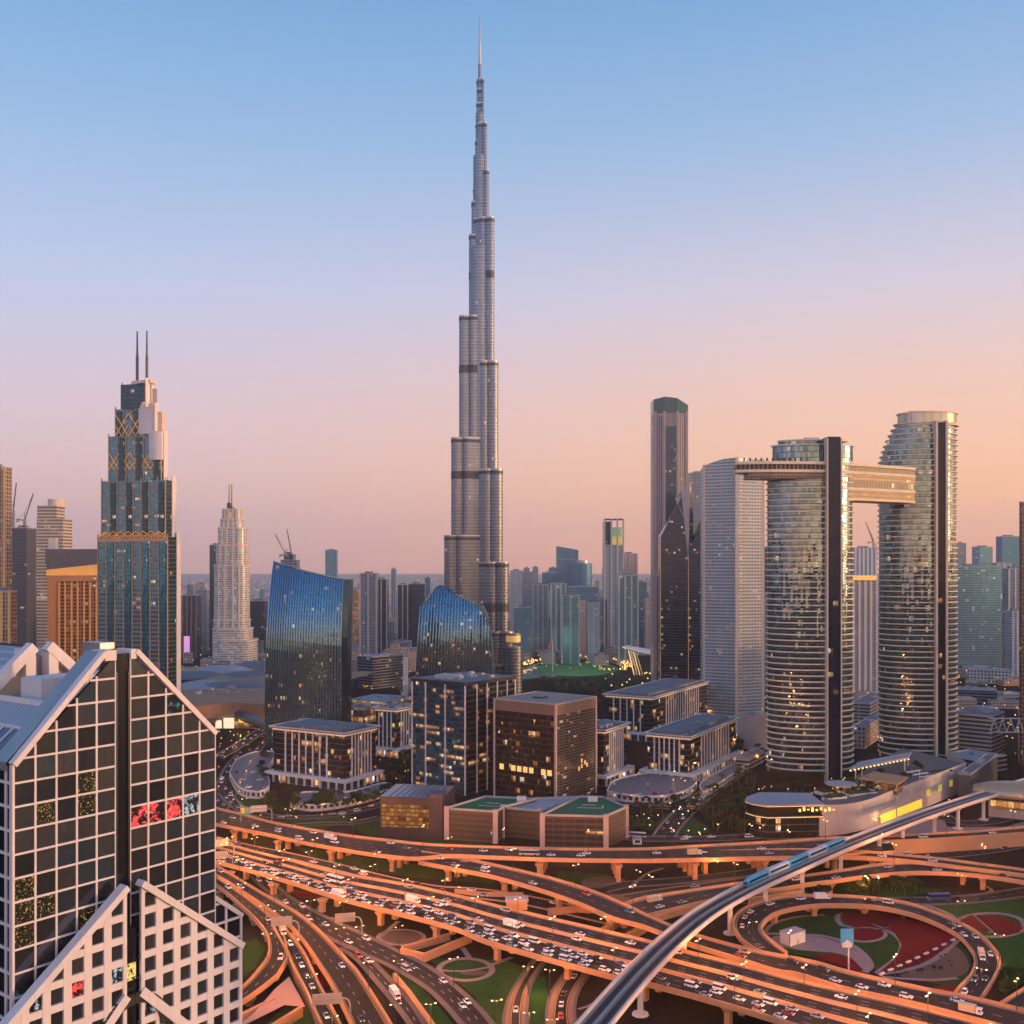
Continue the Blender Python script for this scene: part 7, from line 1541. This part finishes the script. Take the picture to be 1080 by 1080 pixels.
# ------------------------------------------------------------------ street lamps
LAMPS = []
LP = {}
def lamp_proto(h):
    T = thing('street_lamp', None, 'street lamp', (0,-600,0)); mb = MB(); mb.tube((0,0,0),(0,0,h),.17,.10,6); mb.build('post', M['dark'], T)
    for s in (-1, 1):
        mb = MB(); mb.beam((0,0,h-.1),(s*1.6,0,h+.25),.1,.1); o = mb.build('arm', M['dark'], T); mb = MB(); mb.box(s*1.6-.45 if s < 0 else s*1.6-.1, s*1.6+.1 if s < 0 else s*1.6+.45, -.3, .3, h+.18, h+.34); mb.build('lamp_head', M['steel'], o)
        mb = MB(); mb.box(s*1.75-.3, s*1.75+.3, -.26, .26, h+.06, h+.17); mb.build('lamp_lens', M['lampl'], o)
    return T
LH = 11.0; LPROT = lamp_proto(LH); lused = False
LG_ = bpy.data.lights.new('ground_lamp', 'POINT'); LG_.energy = 800; LG_.color = (1.0, .34, .09); LG_.shadow_soft_size = .4
LD = bpy.data.lights.new('sodium_lamp', 'POINT'); LD.energy = 9500; LD.color = (1.0, .31, .07); LD.shadow_soft_size = .4; LD.use_shadow = True
def lamp(p, ang, place, power=True):
    global lused
    t = copy_tree(LPROT) if lused else LPROT; lused = True; t.location = p; t.rotation_euler.z = ang; t['group'] = 'double-headed street lamps'
    if power: l = bpy.data.objects.new('bulb', LD if p.z > 3 else LG_); COL.objects.link(l); l.parent = t; l.location = (0,0,LH-.35)
    LAMPS.append(('double-headed street lamp', place, t))
def covered(p):
    for k, r in ROADS.items():
        for i in range(0, r.n, 1):
            if r.C[i].z > p.z+3 and (r.C[i].xy-p.xy).length < (r.A[i]-r.B[i]).length/2+2: return True
    return False
def lamps_on(key, step, fr, place, start=15):
    r = ROADS[key]; d = start
    while d < r.len:
        p, tg = r.at(d, fr); x = pxof(p)
        if p.y > 330 and 150 < x < 1110 and min((p.xy-c.xy).length for c in ROADS['metro'].C) > 10 and not covered(p): lamp(p, math.atan2(tg.y, tg.x)+math.pi/2, place)
        d += step
lamps_on('main', 44, .30, 'on the main highway median'); lamps_on('main', 44, .60, 'on the main highway inner barrier', 36); lamps_on('main', 52, .985, 'on the main highway near parapet', 30)
lamps_on('top', 46, .03, 'on the uppermost flyover'); lamps_on('branch', 42, .03, 'on the branch flyover', 20); lamps_on('collector', 46, .02, 'beside the collector road', 25)
lamps_on('ramp', 40, .03, 'on the long two-lane ramp', 20); lamps_on('turn', 40, .97, 'on the outermost slip ramp', 30); lamps_on('middle', 44, .02, 'beside the middle sunken road', 20); lamps_on('slip', 44, .02, 'between the dark slip roads', 10)
lamps_on('loop', 40, .03, 'round the loop ramp', 10); lamps_on('arch', 46, .03, 'on the arched flyover', 20); lamps_on('lower', 50, .05, 'on the thin flyover', 25); lamps_on('walled', 46, .05, 'on the walled ramp', 10)
lamps_on('behind_b', 46, .02, 'beside the grey rear road', 10); lamps_on('far_right', 46, .5, 'beside the far footbridge road', 10); lamps_on('rear_loop', 50, .02, 'beside the road behind the loop', 20); lamps_on('under_a', 44, .02, 'by the first underpass ramp', 5); lamps_on('under_b', 44, .98, 'by the second underpass ramp', 5); lamps_on('fork', 40, .96, 'on the forking slip ramp', 12); lamps_on('drop_off', 44, .03, 'on the station drop-off road', 10)
number(LAMPS, 'counting from the gabled tower')
# dimmer warm lamps in the streets and squares
SD = bpy.data.lights.new('street_bulb', 'POINT'); SD.energy = 700; SD.color = (1.0, .48, .18); SD.shadow_soft_size = .4
SL = []
def small_lamp(px, py, place, z=0, bulb=True, h=6.5, m='gold'):
    p = gp(px, py, z); T = thing('lamp_post', None, 'lamp post', p, 0, 'short lamp posts in the streets'); mb = MB(); mb.tube((0,0,0),(0,0,h),.10,.08,5); mb.build('post', M['dark'], T); mb = MB(); mb.prism(ellipse(0,0,.34,.34,6), h, h+.5); mb.build('lamp_head', M[m], T)
    if bulb: l = bpy.data.objects.new('bulb', SD); COL.objects.link(l); l.parent = T; l.location = (0,0,h+1.0)
    SL.append(('glowing lamp post', place, T))
def lamps_street(key, step, place, **k):
    r = ROADS[key]; d = 8; i = 0
    while d < r.len:
        p, _ = r.at(d, -.08 if i % 2 else 1.08); T = None; v = p; px, py = pxof(v), HZ+(CAM_H-v.z)*FPX/v.y; small_lamp(px, py, place, v.z, **k); d += step; i += 1
lamps_street('front_street', 22, 'on the street before the pavilion'); lamps_street('side_street', 18, 'on the oval tower street'); lamps_street('left_street', 22, 'on the street by the parking terrace'); lamps_street('curving_street', 24, 'on the street below the pergola block'); lamps_street('podium_street', 20, 'behind the green-roofed car park'); lamps_street('boulevard', 24, 'on the blade tower boulevard'); lamps_street('bridge_street', 26, 'on the street by the mall')
rl = random.Random(6)
for n, poly, place, bulb in [(22,(795,848,892,830),'among the dark pavilion trees',False),(14,(655,850,745,885),'in the gardens by the car park',False),(12,(270,845,420,870),'in the pergola block gardens',False),(10,(395,795,440,835),'in the pergola block court',True),(14,(870,828,945,842),'on the tower podium terrace',True),(16,(1010,765,1080,806),'near the truss footbridge',False),(10,(640,820,735,838),'on the crescent parking terrace',True),(12,(225,755,290,800),'by the mall forecourt',True),(12,(898,745,930,800),'between the two oval towers',False)]:
    for i in range(n): small_lamp(rl.uniform(poly[0],poly[2]), rl.uniform(poly[1],poly[3]), place, 18.3 if 'podium terrace' in place else (5 if 'crescent' in place else 0), bulb and i % 3 == 0, rl.uniform(3.5,6), rl.choice(['gold','gold','yel','whitel']))
number(SL, 'counting from the gabled tower')

# ------------------------------------------------------------------ vehicles
PAINT = {'white':(.72,.72,.72),'silver':(.38,.39,.41),'black':(.012,.012,.014),'red':(.40,.02,.02),'blue':(.03,.07,.26),'cream':(.62,.47,.27),'grey':(.12,.12,.13),'teal':(.08,.33,.38)}
PM = {}
for k, c in PAINT.items():
    m, t, b = newmat('paint_'+k); b.inputs['Base Color'].default_value = (*c,1); b.inputs['Roughness'].default_value = .3; b.inputs['Coat Weight'].default_value = .5; b.inputs['Coat Roughness'].default_value = .08; PM[k] = m
GLS = plain('car_glass', (.012,.014,.017), .08, 0, 0, spec=.8); TYR = plain('tyre_rubber', (.012,.012,.012), .85, 0, 0); HL = plain('headlight_lens', (1,.93,.8), .3, 0, 0, emit=2.2); TL = plain('tail_lens', (1,.03,.015), .3, 0, 0, emit=1.6)
WHEEL = MB(); WHEEL.tube((0,-.11,0),(0,.11,0),.33,.33,12); WHEEL.tube((0,.105,0),(0,.125,0),.19,.19,8)
WM = WHEEL.mesh('wheel', TYR); BWM = None
def loft(prof, mats, name):
    """prof: side outline stations (x, half width, z low, z high) lofted along the body"""
    mb = MB(); S = []
    for x, w_, z0, z1, tw in prof: S.append([Vector(v) for v in ((x,-w_,z0),(x,-w_,z0+(z1-z0)*.72),(x,-w_*tw,z1),(x,w_*tw,z1),(x,w_,z0+(z1-z0)*.72),(x,w_,z0))])
    for a, b in zip(S[:-1], S[1:]):
        for i in range(6): mb.poly([a[i], a[(i+1)%6], b[(i+1)%6], b[i]])
    mb.poly(list(reversed(S[0]))); mb.poly(S[-1]); return mb.mesh(name, mats)
def vehicle_meshes():
    V = {}
    car = [(-2.25,.80,.42,.86,.8),(-2.15,.88,.25,.96,.85),(-1.2,.90,.22,.98,.86),(.9,.90,.22,.95,.86),(1.9,.87,.24,.84,.82),(2.25,.78,.40,.72,.8)]
    cab = [(-1.85,.80,.90,.98,.95),(-1.15,.78,.90,1.44,.80),(.25,.78,.90,1.45,.80),(1.05,.80,.88,.96,.95)]; top = [(-1.12,.64,1.44,1.49,.9),(.22,.64,1.45,1.50,.9)]
    V['saloon'] = (car, cab, top, 2.25, (1.35,-1.35), .33)
    suv = [(-2.3,.86,.45,1.05,.85),(-2.2,.94,.3,1.15,.88),(-1.0,.96,.28,1.15,.88),(1.0,.96,.28,1.10,.88),(2.1,.93,.3,1.02,.85),(2.35,.85,.45,.9,.82)]
    V['off-roader'] = (suv, [(-2.1,.86,1.08,1.2,.95),(-1.8,.84,1.08,1.76,.86),(.35,.84,1.08,1.78,.84),(1.05,.86,1.04,1.12,.95)], [(-1.85,.72,1.75,1.83,.92),(.35,.72,1.77,1.84,.92)], 2.35, (1.45,-1.45), .38)
    V['van'] = ([(-2.6,.9,.45,1.1,.9),(-2.55,.97,.3,1.2,.95),(1.4,.97,.3,1.2,.95),(2.3,.92,.3,1.0,.88),(2.6,.85,.45,.8,.85)], [(-2.5,.95,1.15,1.98,.88),(1.0,.95,1.15,1.98,.88),(1.75,.93,1.1,1.22,.9)], [(-2.55,.87,1.95,2.2,.92),(1.0,.87,1.95,2.2,.92),(1.25,.8,1.9,1.96,.9)], 2.6, (1.6,-1.6), .36)
    V['bus'] = ([(-5.5,1.2,.5,1.3,.98),(-5.4,1.25,.35,1.5,.98),(5.3,1.25,.35,1.5,.98),(5.5,1.2,.5,1.3,.97)], [(-5.45,1.21,1.45,2.75,.97),(5.35,1.21,1.45,2.75,.97)], [(-5.5,1.22,2.7,3.2,.88),(5.4,1.22,2.7,3.2,.88)], 5.5, (3.4,-3.2), .5)
    return V
VM = vehicle_meshes(); CARP = {}; CARS = []
def proto(kind, col, truck=False):
    key = (kind, col)
    if key in CARP: return copy_tree(CARP[key])
    body, cab, top, hl, ax, wr = VM['van' if kind in ('lorry','tipper') else kind]
    T = thing({'saloon':'car','off-roader':'off_roader','van':'minibus','bus':'bus','lorry':'lorry','tipper':'lorry'}[kind], None, {'saloon':'car','off-roader':'car','van':'van','bus':'bus','lorry':'lorry','tipper':'lorry'}[kind], (0,-700,0))
    def add(n, me, par=T, loc=(0,0,0)): o = bpy.data.objects.new(n, me); COL.objects.link(o); o.parent = par; o.location = loc; return o
    taxi = col == 'cream'
    if kind in ('lorry','tipper'):
        mb = MB(); mb.box(-4.2,1.5,-1.05,1.05,.55,.9); mb.box(1.7,3.6,-1.1,1.1,.5,2.5); add('body', mb.mesh('lorry_cab', PM['white' if kind == 'lorry' else 'white']))
        mb = MB(); mb.box(-4.3,1.45,-1.2,1.2,.92,3.2 if kind == 'lorry' else 2.2); add('cargo_box', mb.mesh('lorry_box', PM[col])); mb = MB(); mb.box(3.58,3.64,-.95,.95,1.5,2.3); mb.box(2.5,3.3,-1.13,1.13,1.5,2.2); add('windows', mb.mesh('lorry_glass', GLS)); hl, ax, wr = 3.62, (2.6,-3.0), .48
    else:
        add('body', loft(body, [PM[col]], 'body')); add('windows', loft(cab, [GLS], 'windows')); add('roof', loft(top, [PM['red'] if taxi else PM[col]], 'roof'))
    for x in ax:
        for s in (-1, 1): o = add('wheel', WM, T, (x, s*(.82 if kind == 'saloon' else .9 if kind != 'bus' else 1.15), wr)); o.scale = (wr/.33, 1, wr/.33)
    for s in (-1, 1):
        mb = MB(); y = s*(.62 if kind == 'saloon' else .7 if kind != 'bus' else .95); mb.box(hl-.06, hl+.03, y-.17, y+.17, .58, .74); add('headlight', mb.mesh('headlight', HL)); mb = MB(); xb = -hl if kind not in ('lorry','tipper') else -4.3; mb.box(xb-.03, xb+.08, y-.18, y+.18, .68, .84); add('tail_light', mb.mesh('tail_light', TL))
    CARP[key] = T; return T
rc = random.Random(14)
def pick():
    r = rc.random(); kind = 'saloon' if r < .56 else 'off-roader' if r < .84 else 'van' if r < .95 else 'bus' if r < .965 else 'lorry'
    q = rc.random(); col = 'white' if q < .52 else 'silver' if q < .66 else 'black' if q < .82 else 'grey' if q < .88 else 'red' if q < .915 else 'blue' if q < .94 else 'cream' if q < .985 else 'teal'
    if kind in ('bus','lorry'): col = rc.choice(['white','white','cream' if kind == 'lorry' else 'silver'])
    if col == 'cream' and kind not in ('saloon','lorry'): col = 'white'
    return kind, col
def put(kind, col, road, d, fr, fwd, place):
    r = ROADS[road]; p, tg = r.at(d, fr); x = pxof(p)
    if not (-20 < x < 1110) or p.y < 380: return
    t = proto(kind, col); t.location = p+Vector((0,0,.02)); yaw = math.atan2(tg.y, tg.x)+(0 if fwd else math.pi); t.rotation_euler = (0, -math.asin(max(-1,min(1,tg.z)))*(1 if fwd else -1), yaw)
    t['group'] = 'vehicles on the interchange'; nm = {'saloon':'saloon car','off-roader':'off-roader','van':'minibus','bus':'coach','lorry':'box lorry','tipper':'tipper lorry'}[kind]
    CARS.append((('red-roofed cream taxi' if col == 'cream' and kind == 'saloon' else '%s %s' % (col, nm)), place, t))
def traffic(road, lanes, gap, fwd, place, jitter=.5, start=4, end=None):
    """lanes: centre fractions; gap: mean spacing in metres"""
    r = ROADS[road]
    for fr in lanes:
        d = start+rc.uniform(0, gap*.6); 
        while d < (end or r.len-3):
            k, c = pick(); L = {'bus':11,'lorry':8}.get(k, 5.2); put(k, c, road, d+L/2, fr+rc.uniform(-.004,.004), fwd, place); d += L+max(1.6, gap*rc.uniform(1-jitter, 1+jitter)*(1 if rc.random() < .8 else 2))
mw = ROADS['main'].w
def lanes(f0, f1, n, sh, w): a = (sh/w)+f0; b = f1-(sh/w); return [a+(b-a)*(i+.5)/n for i in range(n)]
L1, L2, L3 = lanes(0,.30,3,1.5,mw), lanes(.30,.60,3,1.5,mw), lanes(.60,1,3,1.5,mw)
traffic('main', L3, 5.0, True, 'in the main highway jam', .8)
traffic('main', L2, 46, True, 'on the middle highway carriageway'); traffic('main', L1, 58, False, 'on the far highway carriageway')
traffic('top', lanes(0,1,4,2.2,ROADS['top'].w), 36, True, 'on the uppermost flyover', .8, 4, ROADS['top'].len*.55); traffic('top', lanes(0,1,4,2.2,ROADS['top'].w)[1:3], 44, True, 'on the flyover before the car park', .8, ROADS['top'].len*.56)
traffic('branch', lanes(0,1,2,1.8,ROADS['branch'].w), 40, True, 'on the branch flyover', .7, 4, ROADS['branch'].len*.6); traffic('branch', lanes(0,1,2,1.8,ROADS['branch'].w), 13, True, 'on the branch flyover beside the loop', .7, ROADS['branch'].len*.62)
traffic('collector', lanes(0,1,2,.8,ROADS['collector'].w), 24, False, 'on the collector road', .8)
traffic('ramp', lanes(0,1,2,1.7,ROADS['ramp'].w), 60, True, 'on the long two-lane ramp'); traffic('turn', lanes(0,1,2,1.2,ROADS['turn'].w)[:1], 34, True, 'on the outermost slip ramp', .6); traffic('fork', [.5], 9, True, 'on the forking slip ramp', .5)
traffic('middle', lanes(0,1,3,.8,ROADS['middle'].w), 38, True, 'on the middle sunken road', .8); traffic('slip', lanes(0,1,2,.8,ROADS['slip'].w), 60, True, 'on the dark slip road')
traffic('under_b', [.5], 8, False, 'on the short underpass ramp'); traffic('under_a', [.5], 40, True, 'on the first short underpass ramp')
lw = ROADS['loop'].w; traffic('loop', lanes(0,1,2,1.6,lw)[:1], 10, True, 'queueing round the loop ramp', .8); traffic('loop', lanes(0,1,2,1.6,lw)[1:], 12, True, 'on the loop ramp inner lane', .7, ROADS['loop'].len*.62)
traffic('arch', lanes(0,1,2,1.5,ROADS['arch'].w), 34, True, 'on the arched flyover', .8); traffic('lower', [.5], 40, True, 'on the thin flyover'); traffic('walled', [.5], 50, False, 'on the walled ramp'); traffic('behind_b', [.4], 60, True, 'on the grey rear road'); traffic('far_right', lanes(0,1,3,.8,15)[::2], 30, False, 'on the far footbridge road'); traffic('corner', [.4], 26, False, 'on the sunken corner road')
traffic('front_street', [.3,.7], 24, True, 'on the street before the pavilion', .8); traffic('side_street', [.25,.75], 20, True, 'on the oval tower street', .8); traffic('left_street', [.2,.5,.8], 22, True, 'on the street by the parking terrace', .8); traffic('curving_street', [.3,.7], 24, True, 'on the street below the pergola block', .8); traffic('podium_street', [.3,.7], 20, True, 'behind the green-roofed car park'); traffic('bridge_street', [.3,.7], 20, True, 'on the street by the mall')
put('bus', 'blue', 'rear_loop', min(range(0,int(ROADS['rear_loop'].len)), key=lambda q: abs(pxof(ROADS['rear_loop'].at(q)[0])-991)), .35, False, 'on the road behind the loop')
for px, py, ang, z, place in [(655+i*9, 838+(i%2)*3.5-(i>5)*2, .3, 5.0, 'parked on the crescent parking terrace') for i in range(9)]+[(250+i*6, 815+(i%3)*8, .8, 5.0, 'parked on the corner parking terrace') for i in range(7)]+[(897+i*5, 834+(i%2)*3, .5, 18.0, 'parked on the podium terrace') for i in range(6)]:
    k, c = rc.choice(['saloon','off-roader']), rc.choice(['white','white','silver','black','red']); t = proto(k, c); t.location = gp(px, py, z+.05); t.rotation_euler = (0,0,ang+rc.uniform(-.1,.1)); t['group'] = 'parked cars'; CARS.append(('%s %s' % (c, 'saloon car' if k == 'saloon' else k), place, t))
number(CARS, 'counting from the gabled tower')

# ------------------------------------------------------------------ sign gantries, cabin, hoarding
def gantry(px, py, z, w_, ang, label, front=None, mast=1):
    T = thing('sign_gantry', label, 'road sign', gp(px, py, z), ang, 'overhead sign gantries'); mb = MB(); h = 8.0; e = w_/2+3
    pts = [(mast*e,0,0),(mast*e,0,5.5),(mast*(e-.6),0,7.1),(mast*(e-1.8),0,h),(-w_/2*mast,0,h)]
    for a, b in zip(pts[:-1], pts[1:]): mb.tube(a, b, .32, .3, 8)
    mb.build('curved_mast', M['steel'], T); mb = MB(); mb.box(-w_/2,w_/2,.4,.55,h-2.0,h+2.0); mb.build('sign_panel', front or plain('sign_back', (.36,.33,.32), .5, .2) if 'sign_back' not in bpy.data.materials else (front or bpy.data.materials['sign_back']), T)
    mb = MB(); n = max(3, int(w_/1.1))
    for i in range(n+1): x = -w_/2+w_*i/n; mb.box(x-.06,x+.06,.15,.39,h-2,h+2)
    for zz in (-1.3,0,1.3): mb.box(-w_/2,w_/2,.2,.3,h+zz-.07,h+zz+.07)
    mb.build('panel_ribs', M['steel'], T); return T
def on(road, px, fr=.5):
    r = ROADS[road]; d = min(range(0, int(r.len)), key=lambda q: abs(pxof(r.at(q, fr)[0])-px)); p, tg = r.at(d, fr); return p, math.atan2(tg.y, tg.x)
def gant(px, py, ztop, w_, ang, label, front=None, mast=1):
    Y = gp(px, py, ztop).y; p = Vector((gx(px,Y), Y, ztop-8)); T = gantry(540, 900, 0, w_, ang, label, front, mast); T.location = p; return T
gant(297, 972, 13, 9.0, R(12), 'ribbed back of a sign gantry over the long ramp, near where the slip roads part', None, 1); gant(364, 968, 9.5, 9.0, R(14), 'ribbed back of a sign gantry under the main highway, over the middle sunken road', None, 1); gant(345, 1054, 12.5, 10.5, R(10), 'ribbed back of the nearest sign gantry, over the forking slip ramp', None, 1)
gant(234, 889, 15, 7, R(20), 'ribbed back of a sign gantry next to the gabled tower, on the collector road'); gant(233, 902, 14, 6, R(20), 'ribbed back of a lower sign gantry by the gabled tower, on the main highway')
gant(273, 853, 16, 10, R(16), 'pale sign back on the gantry over the uppermost flyover', plain('sign_white', (.60,.50,.50), .6, 0, .1), 1)
T = thing('green_road_sign', 'green and yellow road sign hung beside the pale sign back over the uppermost flyover', 'road sign', (gx(259,gp(259,856,14).y), gp(259,856,14).y, 0)); mb = MB(); mb.box(-3.2,3.2,-.1,.1,12,17); mb.build('sign_panel', plain('sign_green', (.02,.25,.22), .5, 0, .1), T); mb = MB(); mb.box(-3,-.6,-.16,-.11,13,16.5); mb.build('yellow_field', plain('sign_yellow', (.75,.55,.05), .5, 0, .1), T)
mb = MB(); [mb.box(-.2,2.8,-.16,-.11,z,z+.35) for z in (15.6,14.6,13.4)]; mb.build('lettering_lines', M['white'], T); mb = MB(); mb.tube((-3,0,7),(-3,0,15),.3,.3,8); mb.build('mast', M['steel'], T)
cb = thing('equipment_cabin', 'white boxy equipment cabin on the pale path inside the loop', 'cabin', gp(836,994), R(35)); mb = MB(); mb.box(-5,5,-3,3,0,5.2); mb.build('wall', M['white'], cb); mb = MB(); mb.box(-5.2,5.2,-3.2,3.2,5.2,5.5); mb.build('roof', M['roofl'], cb); mb = MB(); mb.box(-.6,.6,-3.06,-3.01,0,2.3); mb.build('door', M['steel'], cb)
sg = thing('totem_sign', 'blue and white totem sign on a post beside the red bed within the loop', 'sign', gp(895,1028)); mb = MB(); mb.tube((0,0,0),(0,0,12),.35,.3,8); mb.build('post', M['white'], sg); mb = MB(); mb.box(-3.2,2.0,-.3,.3,12.5,19); mb.build('sign_panel', plain('totem_blue', (.04,.30,.62), .4, 0, .15), sg); mb = MB(); mb.poly([(-3.1,-.33,12.6),(1.9,-.33,12.6),(-.6,-.33,14.6)]); mb.box(-2.6,1.4,-.25,.25,11.3,12.49); mb.build('white_panel', M['white'], sg)
kb = thing('roadside_kiosk', 'small white kiosk on the verge by the green-roofed car park', 'kiosk', gp(672,890)); mb = MB(); mb.box(-2.6,2.6,-1.5,1.5,0,3.2); mb.build('wall', M['white'], kb); mb = MB(); mb.box(-2.9,2.9,-1.8,1.8,3.2,3.5); mb.build('roof', M['roofl'], kb); mb = MB(); mb.box(-1.6,1.6,-1.56,-1.51,1,2.5); mb.build('window', M['black'], kb)
tk = thing('toll_canopy', 'small grey flat canopy structure on the far parapet of the main highway', 'canopy', gp(545,958,6)); mb = MB(); mb.box(-5,5,-2.5,2.5,0,4); mb.build('wall', M['conc'], tk); mb = MB(); mb.box(-5.5,5.5,-3,3,4,5); mb.build('roof', M['conc2'], tk)

for i in range(14):
    k, c = rc.choice(['saloon','off-roader']), rc.choice(['white','white','silver','black']); t = proto(k, c); t.location = gp(925+i*5.2, 834-i*1.7+(i%2)*2.4, 17.6); t.rotation_euler = (0,0,.5+rc.uniform(-.1,.1)); t['group'] = 'parked cars'; CARS.append(('%s %s' % (c, 'saloon car' if k == 'saloon' else k), 'along the podium driveway', t))
number(CARS, 'counting from the gabled tower')
